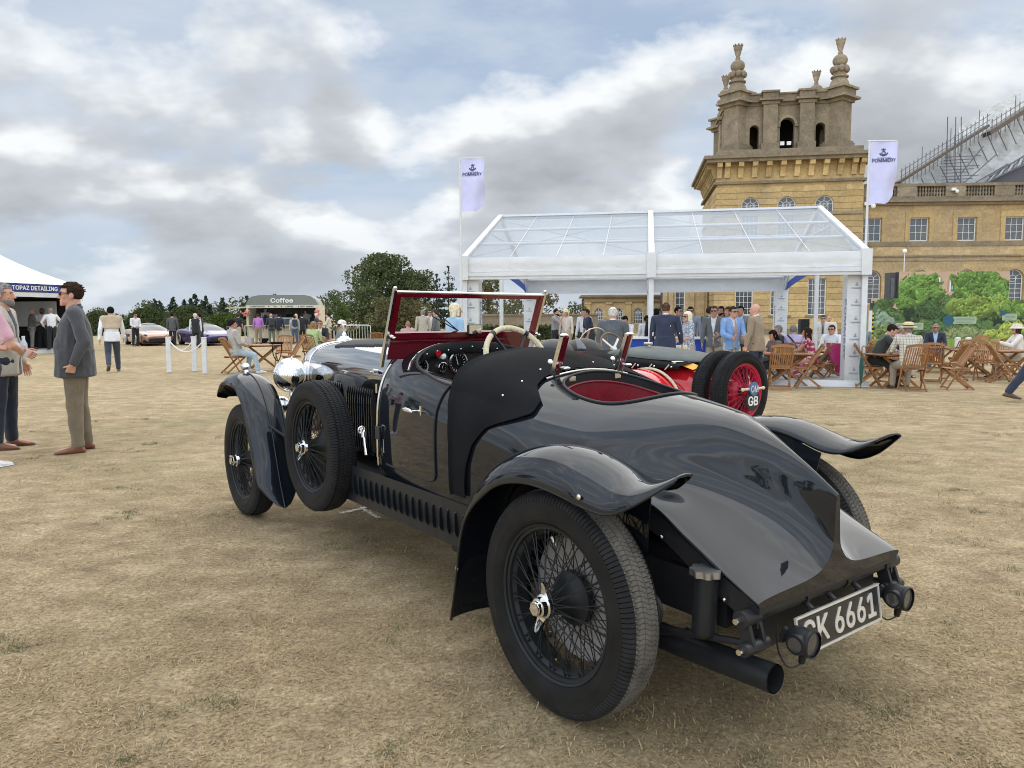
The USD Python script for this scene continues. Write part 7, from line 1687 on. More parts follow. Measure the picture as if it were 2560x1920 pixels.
        if tie: obj('tie', loft(np.array([[neck + sft + up * -q * k + np.array([.058 * k + .03 * k * min(1, q / .1) + .012, s_ * w_ * k, 0]) for s_, w_ in ((-1, wd_), (1, wd_))] for q, wd_ in ((.012, .010), (.03, .007), (.12, .014), (.22, .020), (.235, .003))]), False), cloth(tie), T)
    # --- shoes
    for s in (1, -1):
        p, q, r, t = legs[s]; tp = math.radians(t); R = Ry(tp) @ Rz(math.radians(7 * s))
        o = r + sft
        m_ = MF.batch_hull([sph(o + R @ (np.array([x, y, z_]) * k), np.array([rx, ry, rz]) * k, 10) for x, y, z_, rx, ry, rz in ((-.022, 0, -.028, .018, .018, .014), (.0, 0, -.010, .026, .024, .022), (.075, .003, -.030, .026, .025, .012), (.108, .002, -.033, .018, .018, .009))])
        sh_ = obj('shoe', soften(m_, .02 if fine else 0, 3 if fine else 0), cloth(shoe, 'leather'), T, 50)
        if fine: obj('sole', soften(MF.batch_hull([sph(o + R @ (np.array([x, 0, -.0385]) * k), np.array([rx, rx, .0035]) * k, 10) for x, rx in ((-.022, .020), (.075, .029), (.108, .020))]), 0, 0), cloth(WHITEC if shoe == WHITEC else tuple(c * .6 for c in shoe), 'leather'), sh_, 50)
    # --- hair, hat, glasses
    def headpart(nm, m_, mt, par=bp, sm=50): return obj(nm, xf(m_.scale((hs,) * 3), Rh, hc_ + sft), mt, par, sm)
    hm = cloth(hc, 'hair')
    if hair in ('short', 'long', 'bob', 'curly', 'thin', 'bun'):
        vol = {'thin': .0, 'short': .005, 'curly': .016, 'long': .010, 'bob': .010, 'bun': .006}[hair]
        m_ = sph((-.014, 0, .026), (.099 + vol, .080 + vol, .096 + vol), 22) - boxm((.030, -.2, -.3), (.3, .2, .062 if hair != 'thin' else .085)) - boxm((-.3, -.2, -.3), (.3, .2, -.045)) - boxm((.0, -.2, -.3), (.3, .2, .0))
        if hair == 'long': m_ = union([m_, MF.batch_hull([sph((-.05, .05, .02), .045, 10), sph((-.05, -.05, .02), .045, 10), sph((-.085, .055, -.20), .04, 10), sph((-.085, -.055, -.20), .04, 10), sph((-.07, .03, -.30), .03, 10), sph((-.07, -.03, -.30), .03, 10)]), bone((.02, .078, .03), .022, (.0, .085, -.16), .022, 10), bone((.02, -.078, .03), .022, (.0, -.085, -.16), .022, 10)])
        if hair == 'bob': m_ = union([m_, MF.batch_hull([sph((-.03, .055, .0), .045, 10), sph((-.03, -.055, .0), .045, 10), sph((-.045, .06, -.10), .04, 10), sph((-.045, -.06, -.10), .04, 10)]), bone((.025, .078, .04), .020, (.02, .080, -.085), .022, 10), bone((.025, -.078, .04), .020, (.02, -.080, -.085), .022, 10)])
        if hair == 'bun': m_ = union([m_, sph((-.11, 0, .05), .04, 10)])
        if fine or hair == 'curly':
            rr = np.random.RandomState(int(sd * 10)); tufts = []
            for _ in range(60 if hair == 'curly' else 46):
                d = rr.normal(size=3); d[2] = abs(d[2]) if hair != 'curly' else d[2] * .6 + .5; d /= np.linalg.norm(d); c_ = np.array([-.014, 0, .026]) + d * [.099, .080, .096]
                if c_[0] > .05 and c_[2] < .07 or c_[2] < -.03 or (c_[0] > .03 and c_[2] < .03): continue
                tufts.append(sph(c_, (.022, .018, .018) if hair == 'curly' else (.024, .010, .007), 8))
            m_ = union([m_] + tufts)
        headpart('hair', m_, hm)
    if beard: headpart('beard', (MF.batch_hull([sph((.058, .022, -.058), (.034, .034, .036), 12), sph((.058, -.022, -.058), (.034, .034, .036), 12), sph((.079, 0, -.095), (.021, .024, .021), 12), sph((-.015, .050, -.05), (.02, .022, .03), 12), sph((-.015, -.050, -.05), (.02, .022, .03), 12)]) - boxm((-.2, -.2, -.052), (.3, .2, .3)) - boxm((.07, -.024, -.075), (.3, .024, -.045))), hm)
    if glasses:
        g_ = obj('sunglasses', cat(*[mv(mv(rbox((.094, s * .033, .010), (.012, .052, .036), .005), s=(hs,) * 3), hc_ + sft, Rh) for s in (1, -1)], *[mv(mv(bar((.090, s * .062, .016), (-.005, s * .083, .008), .004, .007), s=(hs,) * 3), hc_ + sft, Rh) for s in (1, -1)], mv(mv(box((.096, 0, .016), (.008, .02, .006)), s=(hs,) * 3), hc_ + sft, Rh)), M_lens, bp, 40)
    if hat:
        style, hcol = hat
        pr = {'straw': [(.175, .0), (.172, .008), (.105, .016), (.102, .05), (.094, .095), (.05, .108), (.0, .100)], 'cap': [(.104, -.01), (.103, .03), (.085, .075), (.04, .098), (.0, .102)], 'bucket': [(.150, -.025), (.105, .020), (.098, .06), (.08, .085), (.0, .092)]}[style]
        v, f = lathe(pr, 22); v = v * [1.06, .92, 1] + [-.01, 0, .040]
        m2 = [(v, f)]
        if style == 'cap': m2.append(mv(poly_extrude(sg.Polygon([(.07, -.07), (.13, -.06), (.168, -.03), (.175, 0), (.168, .03), (.13, .06), (.07, .07)]), .008), (0, 0, .035), Ry(.12)))
        obj('hat', mv(mv(cat(*m2), s=(hs,) * 3), hc_ + sft, Rh), cloth(hcol), bp, 40)
        if style == 'straw': v, f = lathe([(.106, .018), (.1045, .045)], 22); obj('hat_band', mv(mv((v * [1.06, .92, 1] * 1.01 + [-.01, 0, .040], f), s=(hs,) * 3), hc_ + sft, Rh), cloth(CHAR), bp, 40)
    if bag == 'backpack': obj('backpack', rbox(chest + sft + np.array([-.115 * k, 0, -.01 * k]), (.14, .30, .42), .06, Ry(L)), cloth((.03, .035, .04)), T, 40)
    if bag == 'strap': obj('bag_strap', tube(catmull([sh[1] + sft + [-.03 * k, -.03 * k, .04 * k], chest + sft + [-.090 * k, 0, 0], Pv + sft + [-.085 * k, -.09 * k, .03 * k]], 12), .018, 6), cloth(BLACKC), T, 60)
    if extras == 'knot': 
        obj('draped_jumper', soften(union([MF.batch_hull([S(chest - [.045 * k, 0, .07 * k], (.05 * k, .115 * k, .012 * k)), S(sh[1] + [-.02 * k, 0, .012 * k], .036 * k), S(sh[-1] + [-.02 * k, 0, .012 * k], .036 * k), S(neck - [.02 * k, 0, .0], (.05 * k, .06 * k, .03 * k))])] + [B(sh[s] + [0, -.02 * s * k, .02 * k], .034 * k, chest + [.075 * k, .02 * s * k, -.02 * k], .024 * k) for s in (1, -1)]), .02, 5, .005, sd), cloth((.45, .36, .25)), T, 50)
    if extras == 'apron': obj('apron', soften(MF.batch_hull([S(waist + [.03 * k, 0, 0], (.068 * k, .088 * k, .05 * k)), S(chest + [.022 * k, 0, 0], (.066 * k, .075 * k, .04 * k)), S(Pv + [.02 * k, 0, -.12 * k], (.08 * k, .10 * k, .03 * k))]), 0, 0), cloth(NAVYC), T, 50)
    T_hand[label] = {s: (Rz(math.radians(face)) @ (arms[s][2] + sft + arms[s][3] * .09) + np.array([at[0], at[1], z])) for s in (1, -1)}
    return T
T_hand = {}
def at(px, D=None, feet=None):
    p = unpix(px, feet, z=0.0) if feet is not None else unpix(px, 795, D)
    return p[0], p[1]
AWAY, TOWARD, LEFT, RIGHT = 90, 270, 180, 0
def crowd():
    # --- the three men talking on the left
    person('man in grey herringbone jacket, khaki trousers and sunglasses, standing in profile', at(200, feet=1128), 178, 1.83, tc=(.052, .056, .062), tk='tweed', under=(.016, .022, .06), leg=(.155, .125, .082), shoe=(.16, .065, .035), skin=SKIN, hair='short', hc=(.030, .018, .012), glasses=True, fine=2, build=1.2, lean=-2,
           la=((-16, 12), (26, -2), (20, -30)), ra=((-10, 10), (24, 4)), ll=((3, 2), (-2, 1)), rl=((-3, 3), (-7, 2)), open_=True, curl=(1, 1))
    person('bearded grey-haired man in pale linen blazer over navy top, hand held out', at(18, feet=1120), -18, 1.84, tc=(.40, .38, .33), tk='tweed', under=(.014, .022, .05), leg=(.012, .018, .035), shoe=(.13, .06, .035), skin=(.48, .27, .19), hair='short', hc=GREY_HAIR, beard=True, fine=2, build=1.12,
           la=((0, 12), (20, 4)), ra=((18, 14), (64, 22)), yawh=0, curl=(0, 1))
    person('man in pink polo shirt and white trainers, cut off by the left edge', at(-38, feet=1168), 40, 1.80, top='polo', tc=(.55, .33, .40), leg=(.012, .016, .028), shoe=WHITEC, skin=SKIN, hair='short', hc=BROWN_HAIR, fine=1, build=1.1, sleeve=.34, la=((20, 14), (80, -50)), ra=((16, 16), (74, -30)), yawh=-10, curl=(1, 1))
    # --- walking man, the group at the tent, men by the sports cars
    person('man walking away with a beige jumper over his shoulders, white shirt and navy trousers', at(284, feet=929), 92, 1.80, top='shirt', tc=WHITEC, leg=(.028, .038, .058), shoe=(.11, .08, .055), skin=TAN, hair='short', hc=DARK_HAIR, fine=1, extras='knot', hem=.05, la=((-14, 12), (4, 6)), ra=((14, 12), (26, 4)), ll=((-14, 3), (-46, 1), 38), rl=((10, 3), (4, 2)))
    person('man in white shirt and black trousers with sunglasses, beside the copper sports car', at(337, D=41), -60, 1.80, top='shirt', tc=WHITEC, leg=BLACKC, shoe=BLACKC, skin=TAN, glasses=True, la=((4, 8), (60, -30)), ra=((4, 8), (60, -30)))
    person('bald man in grey suit, leftmost of the group inside the blue-trimmed tent', at(78, D=33.5), 10, 1.80, tc=(.10, .10, .09), leg=(.22, .21, .19), under=WHITEC, hair='none', z=.16, ra=((20, 8), (80, 0)))
    person('bearded man in white shirt facing out, middle of the group inside the blue-trimmed tent', at(105, D=34.5), -80, 1.82, top='shirt', tc=WHITEC, leg=BLACKC, hair='thin', beard=True, skin=BROWN_SKIN, z=.16, la=((10, 8), (70, -20)), ra=((10, 8), (70, -20)))
    person('man in white shirt seen from behind, right of the group inside the blue-trimmed tent', at(128, D=32.5), 110, 1.78, top='shirt', tc=WHITEC, leg=BLACKC, hair='short', hc=GREY_HAIR, z=.16, la=((10, 30), (40, -30)), ra=((0, 35), (10, -30)))
    person('man in grey overshirt with his back turned, between the two sports cars', at(430, D=42), 80, 1.80, tc=(.085, .085, .09), open_=False, leg=BLACKC, hc=DARK_HAIR)
    person('person in black waistcoat over white tee and pale cap by the purple sports car', at(488, D=38), 95, 1.72, top='vest', tc=BLACKC, under=WHITEC, leg=BLACKC, hair='thin', hc=WHITE_HAIR, hat=('cap', (.6, .55, .45)), open_=False)
    person('person in black behind the black waistcoat, by the purple sports car', at(500, D=40), 150, 1.74, tc=BLACKC, leg=CHAR, hc=DARK_HAIR)
    # --- coffee queue
    q = [('man in black polo and beige trousers walking left of the coffee van', 594, 43.5, 60, dict(top='polo', tc=BLACKC, leg=BEIGE, hc=BROWN_HAIR, sleeve=.34)),
         ('man in violet shirt and khaki trousers, first from the left in the coffee queue', 645, 44.0, 85, dict(top='shirt', tc=(.42, .17, .50), leg=(.27, .21, .14), hc=BROWN_HAIR)),
         ('bald man in dark green jacket with backpack, second from the left in the coffee queue', 678, 43.5, 100, dict(tc=(.022, .028, .022), leg=(.12, .13, .09), hair='none', bag='backpack', open_=False)),
         ('man in navy blazer and cream trousers, in the coffee queue beside the dark green jacket', 697, 44.2, 75, dict(tc=NAVYC, leg=BEIGE, hc=DARK_HAIR)),
         ('person in pale grey jacket with black backpack and jeans in the coffee queue', 736, 43.2, 95, dict(top='jumper', tc=(.36, .38, .42), leg=(.05, .08, .13), hc=BROWN_HAIR, bag='backpack', h=1.66)),
         ('person with light hair and pale pink top at the van counter', 740, 44.6, 90, dict(top='shirt', tc=(.55, .42, .40), leg=BEIGE, hair='bob', hc=BLOND, woman=True, h=1.74)),
         ('man in black suit at the van counter beside the pale pink top', 755, 44.4, 95, dict(tc=BLACKC, leg=BLACKC, hc=DARK_HAIR, open_=False)),
         ('white-haired man in navy polo holding a cup, right end of the van', 790, 43.6, -20, dict(top='polo', tc=NAVYC, leg=(.05, .05, .06), hc=WHITE_HAIR, sleeve=.4, la=((20, 8), (75, 0)), ra=((20, 8), (75, 0)))),
         ('man in cream suit facing the white-haired man at the right end of the van', 822, 43.0, 170, dict(tc=(.52, .47, .38), leg=(.5, .45, .36), hc=DARK_HAIR, la=((20, 8), (75, 0)), ra=((20, 8), (75, 0)))),
         ('barista in dark apron serving at the left of the hatch', 664, 46.3, 270, dict(top='tee', tc=(.3, .3, .3), leg=BLACKC, hc=DARK_HAIR, extras='apron', z=.36)),
         ('long-haired barista inside the right of the hatch', 765, 46.6, 250, dict(top='tee', tc=(.25, .23, .23), leg=BLACKC, hair='long', hc=DARK_HAIR, woman=True, h=1.66, z=.36))]
    for lab, px, D, f, kw in q: person(lab, at(px, D=D), f, **kw)
    # --- seen over the bonnet and through the windscreen
    person('woman with straight blond hair in pale blue top, seen through the windscreen', at(1134, D=13.2), 35, 1.70, top='shirt', tc=(.30, .47, .66), leg=WHITEC, hair='bob', hc=(.72, .64, .46), woman=True, fine=1, skin=TAN, yawh=-20)
    person('grey-haired man in beige suit seen from behind through the windscreen', at(1057, D=30), 92, 1.78, tc=(.42, .38, .31), leg=BEIGE, hc=GREY_HAIR, open_=False)
    person('man in white shirt and sunglasses facing the beige suit', at(1075, D=31), 265, 1.80, top='shirt', tc=WHITEC, leg=NAVYC, glasses=True, hc=BROWN_HAIR)
    person('man in grey checked waistcoat at the right of the white shirt and sunglasses', at(1091, D=30.5), 160, 1.78, tc=(.13, .13, .14), leg=CHAR, hc=BROWN_HAIR)
    person('seated person in dusty pink low behind the windscreen corner', at(1020, D=26), 100, 1.70, sit=True, top='shirt', tc=(.52, .33, .32), leg=BEIGE, hc=(.3, .2, .12), hair='thin')
    # --- marquee, left bay
    person('bearded photographer in grey tee raising a camera', at(1388, D=30), -25, head=757, top='tee', tc=(.24, .25, .26), leg=BLACKC, beard=True, hc=DARK_HAIR, sleeve=.36, la=((60, 6), (150, -14)), ra=((60, 6), (150, -14)), curl=(1, 1))
    person('older person in pale blouse and straw hat beside the photographer', at(1415, D=30), 265, head=768, top='shirt', tc=(.62, .55, .50), leg=BEIGE, hair='bob', hc=BLOND, hat=('cap', (.6, .55, .3)), woman=True)
    person('dark-haired man in white shirt left of the navy tee shirt', at(1462, D=27), 240, head=772, top='shirt', tc=WHITEC, leg=BLACKC, hc=DARK_HAIR)
    person('man in navy tee shirt bending by the marquee bar', at(1478, D=26), 200, head=768, top='tee', tc=NAVYC, leg=BLACKC, hc=BROWN_HAIR, lean=14, sleeve=.4)
    person('white-haired man in slate grey suit with his back turned, behind the rear screen posts', at(1532, D=13.4), 88, head=769, tc=(.075, .085, .10), leg=(.07, .08, .095), hc=WHITE_HAIR, fine=1, build=1.15, open_=False, under=WHITEC)
    person('waitress in white shirt and navy apron leaning over the bar', at(1572, D=21.5), 250, 1.72, top='shirt', tc=WHITEC, leg=BLACKC, hair='bun', hc=DARK_HAIR, woman=True, lean=26, extras='apron', pitchh=25, la=((40, 8), (70, 0)), ra=((40, 8), (70, 0)))
    person('dark-haired bar worker in white at the centre post', at(1618, D=23), 100, head=790, top='shirt', tc=WHITEC, leg=BLACKC, hc=DARK_HAIR, hair='curly')
    person('dark curly-haired person behind the navy suit', at(1640, D=22), 90, head=773, tc=BLACKC, leg=BLACKC, hc=DARK_HAIR, hair='curly', open_=False)
    person('broad man in navy suit with his back turned, beside the centre post', at(1664, D=16.2), 84, head=758, tc=(.016, .023, .052), leg=(.015, .02, .045), hc=(.10, .055, .035), hair='thin', skin=(.45, .23, .16), fine=1, build=1.16, open_=False, ra=((6, 12), (36, 6)))
    person('dark-haired man in grey looking right, behind the navy suit', at(1692, D=22.0), -30, head=765, tc=(.16, .16, .15), leg=CHAR, hc=DARK_HAIR, glasses=True)
    person('blond woman in sunglasses and blue print dress holding a cream handbag', at(1723, D=17.0), 205, head=780, top='dress', tc=(.30, .36, .46), tk='print', hair='bob', hc=(.74, .66, .48), woman=True, glasses=True, fine=1, sleeve=.5, shoe=BEIGE, yawh=15, la=((10, 12), (78, -8)), ra=((12, 10), (70, -10)), curl=(1, 1))
    person('man with sunglasses on his brow behind the blond woman', at(1726, D=22.0), 270, head=762, top='shirt', tc=(.25, .27, .33), leg=NAVYC, hc=DARK_HAIR, glasses=True)
    person('man in grey blazer, white shirt and beige trousers holding a glass', at(1786, D=19.4), 262, head=767, tc=(.13, .135, .14), under=WHITEC, leg=(.38, .31, .22), hair='thin', hc=BROWN_HAIR, glasses=True, fine=1, belt=BLACKC, shoe=(.1, .06, .04), la=((8, 10), (72, -26)), ra=((2, 8), (10, 4)), curl=(1, 0))
    person('bearded dark-haired man in black shirt behind the grey blazer', at(1804, D=21.5), 245, head=764, top='shirt', tc=BLACKC, leg=BLACKC, hc=DARK_HAIR, beard=True, skin=TAN)
    person('curly brown-haired person half hidden behind the grey blazer', at(1774, D=22.5), 90, head=760, tc=(.10, .09, .08), leg=CHAR, hc=BROWN_HAIR, hair='curly', open_=False)
    person('man in light blue blazer, striped tie and cream trousers holding a drink', at(1830, D=17.6), 300, head=768, tc=(.20, .34, .60), under=(.68, .66, .68), leg=(.58, .53, .44), hc=BROWN_HAIR, glasses=True, fine=1, tie=(.42, .25, .20), belt=(.14, .06, .03), la=((14, 8), (78, -24)), ra=((10, 10), (70, -20)), yawh=8, curl=(1, 1))
    person('man in grey-green jacket behind the light blue blazer', at(1852, D=21), 255, head=762, tc=(.18, .21, .21), leg=CHAR, hc=DARK_HAIR)
    person('woman with brown hair behind the light blue blazer, on his left', at(1822, D=21), 240, head=769, top='shirt', tc=(.5, .42, .36), leg=BEIGE, hair='bob', hc=BROWN_HAIR, woman=True)
    person('bald man in brown tweed jacket and navy trousers, facing the light blue blazer', at(1892, D=16.2), 158, head=762, tc=(.26, .20, .135), tk='tweed', leg=(.018, .028, .055), hair='none', skin=(.50, .28, .20), fine=1, build=1.12, under=WHITEC, ra=((12, 10), (70, 4)), la=((4, 10), (14, 4)), curl=(0, 1))
    # --- marquee, right bay, seated
    for lab, px, D, f, kw in (
        ('seated grey-haired man in dark jacket with glasses on his head, left table of the marquee', 1950, 19.6, 200, dict(tc=(.03, .03, .03), under=(.5, .42, .2), leg=CHAR, hc=GREY_HAIR, sit=True)),
        ('seated man in lilac shirt with black strap, back turned', 1985, 19.4, 100, dict(top='shirt', tc=(.52, .46, .68), leg=NAVYC, hc=GREY_HAIR, sit=True, bag='strap')),
        ('seated young woman with long dark hair looking at her phone', 1940, 17.2, 215, dict(top='shirt', tc=(.12, .09, .08), leg=BLACKC, hair='long', hc=DARK_HAIR, woman=True, sit=True, h=1.6, skin=TAN, pitchh=20, sleeve=.2, la=((30, 4), (95, -20)), ra=((30, 4), (95, -20)), curl=(1, 1))),
        ('seated woman with long brown hair in pink floral dress', 2034, 17.9, 172, dict(top='dress', tc=(.44, .06, .12), tk='floral', hair='long', hc=(.035, .018, .012), woman=True, sit=True, skin=TAN, h=1.68, sleeve=.12, lean=12, hem=.6, fine=1, la=((40, 6), (75, 0)), ra=((40, 6), (75, 0)))),
        ('standing man in white jacket and dark tie with sunglasses under the right gable', 2058, 26, 270, dict(tc=(.6, .57, .5), under=(.35, .42, .55), leg=BEIGE, hc=BROWN_HAIR, glasses=True, tie=CHAR, head=790)),
        ('standing fair man beside the white jacket under the right gable', 2073, 27, 265, dict(top='shirt', tc=(.62, .58, .52), leg=BEIGE, hc=(.4, .26, .15), hair='thin', head=791)),
        ('seated man in white shirt and sunglasses, right gable table', 2082, 20.4, 250, dict(top='shirt', tc=WHITEC, leg=NAVYC, hc=BROWN_HAIR, glasses=True, sit=True)),
        ('seated person in teal grey top just right of the marquee corner', 2158, 25, 100, dict(top='shirt', tc=(.16, .24, .24), leg=CHAR, hc=BROWN_HAIR, sit=True)),
        ('seated man in dark green suit leaning over a table right of the marquee', 2190, 16.6, 4, dict(tc=(.024, .032, .028), under=WHITEC, leg=(.022, .028, .026), hc=(.025, .015, .012), sit=True, lean=26, pitchh=28, fine=1, skin=SKIN, shoe=(.018, .014, .014), la=((52, 4), (84, -8)), ra=((52, 4), (84, -8)), ll=((78, 5), (-8, 2)), rl=((74, 8), (8, 4)))),
        ('seated man in straw hat and pale checked jacket, back turned', 2278, 15.6, 112, dict(tc=(.56, .54, .46), tk='check', leg=(.30, .25, .19), hair='short', hc=GREY_HAIR, hat=('straw', (.62, .52, .30)), sit=True, lean=10, fine=1, open_=False, shoe=(.1, .06, .04), la=((36, 10), (70, -10)))),
        ('seated bald man in dusty pink shirt behind the straw hat', 2262, 20, 280, dict(top='shirt', tc=(.50, .36, .40), leg=BEIGE, hair='none', sit=True)),
        ('seated grey-haired person left of the dusty pink shirt', 2240, 21, 285, dict(top='shirt', tc=(.4, .3, .3), leg=CHAR, hair='bob', hc=GREY_HAIR, sit=True, glasses=True)),
        ('seated grey-haired man in navy blazer and sunglasses in front of the hoarding', 2340, 22.5, 275, dict(tc=(.014, .018, .04), under=(.35, .5, .68), leg=(.15, .2, .3), hc=GREY_HAIR, beard=True, glasses=True, sit=True, skin=TAN)),
        ('seated woman in cream hat and white top at the right edge', 2548, 19.4, 200, dict(top='shirt', tc=(.66, .63, .58), leg=BEIGE, hair='bob', hc=BROWN_HAIR, hat=('bucket', (.62, .55, .45)), woman=True, sit=True, la=((40, 6), (110, -20)), ra=((40, 6), (110, -20)))),
        ('seated man in white cap, just beyond the winged mascot', 848, 20.0, -10, dict(top='shirt', tc=(.16, .18, .17), leg=CHAR, hc=BROWN_HAIR, hat=('cap', (.66, .64, .58)), sit=True, pitchh=12)),
        ('seated woman in light green top, back turned', 782, 24.0, 60, dict(top='jumper', tc=(.36, .46, .22), leg=(.3, .38, .25), hair='bob', hc=(.26, .17, .08), woman=True, sit=True, h=1.72)),
        ('seated man in black suit and sunglasses facing the light green top', 800, 25.6, 262, dict(tc=BLACKC, under=WHITEC, leg=BLACKC, hc=(.10, .05, .03), glasses=True, sit=True, skin=(.5, .27, .18), ra=((30, 8), (120, -20)))),
        ('seated man with curly black hair in pale grey jacket and light jeans', 588, 19.9, 20, dict(tc=(.36, .345, .32), leg=(.34, .43, .50), under=(.5, .5, .5), hair='curly', hc=DARK_HAIR, sit=True, fine=1, lean=-10, shoe=WHITEC, open_=False, yawh=-25, skin=TAN, la=((20, 10), (80, -30)), ra=((20, 10), (70, -30)), ll=((80, 10), (-6, 2)), rl=((74, 12), (14, 4))))):
        person(lab, at(px, D=D), f, **kw)
    person('walking man in green jacket and navy trousers, cut off by the right edge', at(2588, feet=1000), 20, 1.82, tc=(.030, .045, .035), leg=(.014, .022, .045), shoe=(.085, .05, .03), fine=1, rl=((-30, 3), (-34, 2), 12), ll=((26, 3), (8, 2)))
crowd()
# ---------------------------------------------------------------- teak folding chairs and tables, rope posts, bar, small things
def wood(name, a, b):
    n = {'tc': ('texture_coordinate', {}), 'oi': ('object_info', {}), 'mp': ('mapping', {'scale': (14.0, 14.0, 2.0)}), 'no': ('noise_texture', {'scale': 2.0, 'detail': 5.0}), 'm': ('mix_float', {'fac': .45}), 'r': ('rgb_ramp', {'ramp': [(.2, a), (.8, b)]}), 'p': ('principled_bsdf', {'roughness': .55, 'specular_ior_level': .35})}
    return usdkit.material(stage, '/World/Looks/' + name, n, [('tc.object', 'mp.vector'), ('mp.vector', 'no.vector'), ('no.fac', 'm.a'), ('oi.random', 'm.b'), ('m.result', 'r.fac'), ('r.color', 'p.base_color')], surface='p.BSDF')
M_teak = wood('teak', (.17, .075, .026), (.36, .18, .075))
def chair_proto(name, label, loc, face, group=None):
    C = thing(name, label, 'chair', loc, face, group)
    top, foot = np.array([-.30, 0, .93]), np.array([.22, 0, .012])
    at_ = lambda z: top + (foot - top) * (top[2] - z) / (top[2] - foot[2])
    for s in (1, -1):
        o = np.array([0, .215 * s, 0]); pts = [top + o + [-.02, 0, 0], at_(.62) + o, at_(.40) + o, foot + o]
        obj('stile', tube(catmull(pts, 8) * 1.0, .019, 4), M_teak, C)
        i = np.array([0, .185 * s, 0]); obj('leg', bar(np.array([.20, 0, .43]) + i, np.array([-.30, 0, .012]) + i, .022, .042), M_teak, C)
        obj('seat_rail', bar(np.array([-.20, 0, .425]) + i, np.array([.22, 0, .435]) + i, .022, .04), M_teak, C)
    g = np.array([[(top[0] - .02 + dx, y, .915 + .035 * (1 - (y / .235) ** 2) + dz) for dx, dz in ((-.011, -.035), (-.011, .02), (.011, .02), (.011, -.035))] for y in np.linspace(-.235, .235, 9)])
    obj('top_rail', loft(g, True, False, True), M_teak, C); p = at_(.50); obj('back_rail', box(p, (.022, .41, .05)), M_teak, C)
    for k in range(9):
        y = -.172 + .043 * k; obj('back_slat', bar(np.array([top[0] - .018, y, .89]), at_(.51) + [0, y, 0], .026, .011, (1, 0, 0)), M_teak, C)
    for k in range(8): obj('seat_slat', box((-.185 + .056 * k, 0, .452 - .012 * math.sin(PI * k / 7)), (.044, .40, .014)), M_teak, C)
    for x, z in ((.195, .05), (-.275, .05)): obj('stretcher', box((x, 0, z), (.03, .40, .03)), M_teak, C)
    return C
CH = None
def chair(label, px, D, face, group='teak folding chairs set out on the lawn'):
    global CH
    x, y, _ = unpix(px, 795, D); loc = (x, y, float(gz(x, y))); face = face + math.degrees(math.atan2(-x, y))
    if CH is None: CH = chair_proto('folding_chair', label, loc, face, group)
    else: copy_of(CH, 'folding_chair', label, loc, face, group)
def table(label, px, D, w, d, rot, round_=False):
    x, y, _ = unpix(px, 795, D); T = thing('folding_table', label, 'table', (x, y, float(gz(x, y))), rot)
    n = int(w / .085)
    for k in range(n):
        cx = -w / 2 + (k + .5) * w / n; dd = d if not round_ else 2 * math.sqrt(max(.01, (w / 2) ** 2 - cx ** 2)); obj('top_slat', box((cx, 0, .725), (w / n - .006, dd, .022)), M_teak, T)
    for s in (1, -1): obj('top_bearer', box((0, s * d * .30, .70), (w * .9, .04, .03)), M_teak, T)
    for s in (1, -1):
        for a, b in (((-w * .38, .01), (w * .34, .69)), ((w * .38, .01), (-w * .34, .69))): obj('leg', bar((a[0], s * d * .26 * (1 if a[0] < 0 else .86), a[1]), (b[0], s * d * .26 * (1 if a[0] < 0 else .86), b[1]), .024, .05), M_teak, T)
    for s in (1, -1): obj('stretcher', bar((s * w * .25, -d * .24, .14), (s * w * .25, d * .24, .14), .024, .04), M_teak, T)
    return T
for lab, px, D, f in (
    ('teak folding chair under the curly-haired man in pale grey', 583, 20.0, 24), ('empty teak chair beyond the table with the dark strap', 706, 22.2, 258), ('empty teak chair with its back to the table, nearest the headlamp', 726, 20.2, 192), ('teak chair under the woman in light green', 774, 23.5, 68), ('teak chair under the man in the white cap', 838, 20.4, 10),
    ('teak chair back just showing beyond the bonnet louvres', 938, 27.0, 95), ('teak chair under the man in the black suit', 806, 25.9, 262), ('teak chair under the dusty pink figure behind the windscreen', 1020, 26.3, 100),
    ('empty teak chair nearest the red car spare wheels, back turned', 1954, 15.9, 98), ('empty teak chair seen side-on right of the nearest marquee table', 2020, 16.2, 186), ('teak chair under the man in lilac', 1986, 19.1, 100), ('teak chair under the woman in the floral dress', 2046, 17.8, 172), ('teak chair with a bright pink jacket over its back', 2088, 18.2, 190), ('teak chair under the grey-haired man in dark jacket', 1954, 19.9, 200), ('teak chair under the young woman with the phone', 1944, 17.5, 215), ('teak chair under the white shirt at the gable table', 2084, 20.7, 250),
    ('teak chair under the man in dark green suit, green umbrella hung on it', 2180, 16.5, 6), ('teak chair with high slatted back under the man in straw hat', 2288, 15.3, 106), ('empty teak chair seen side-on right of the straw hat', 2396, 15.6, 196), ('empty teak chair just right of the marquee corner, angled away', 2172, 20.6, 128), ('empty teak chair facing the viewer beyond the green suit', 2232, 19.6, 268), ('empty teak chair behind and right of the straw hat', 2335, 17.8, 92), ('empty teak chair side-on in the second row right of the straw hat', 2386, 18.4, 158), ('empty teak chair in front of the white bollards', 2404, 21, 120), ('empty teak chair facing the viewer at the far right table', 2442, 20.8, 270), ('empty teak chair with its front feet showing, middle of the right group', 2470, 18.4, 262), ('empty teak chair turned sideways near the right edge', 2512, 17.6, 14), ('empty teak chair beyond the sideways chair near the right edge', 2516, 21.4, 255), ('empty teak chair far back below the hoarding', 2456, 25.0, 265), ('teak chair under the man in navy blazer', 2344, 22.9, 275), ('teak chair under the bald man in dusty pink', 2264, 20.4, 280), ('teak chair under the grey-haired person left of the dusty pink shirt', 2242, 21.4, 285), ('teak chair under the woman in the cream hat', 2552, 19.8, 200), ('teak chair under the person in teal grey', 2160, 25.4, 100)):
    chair(lab, px, D, f)
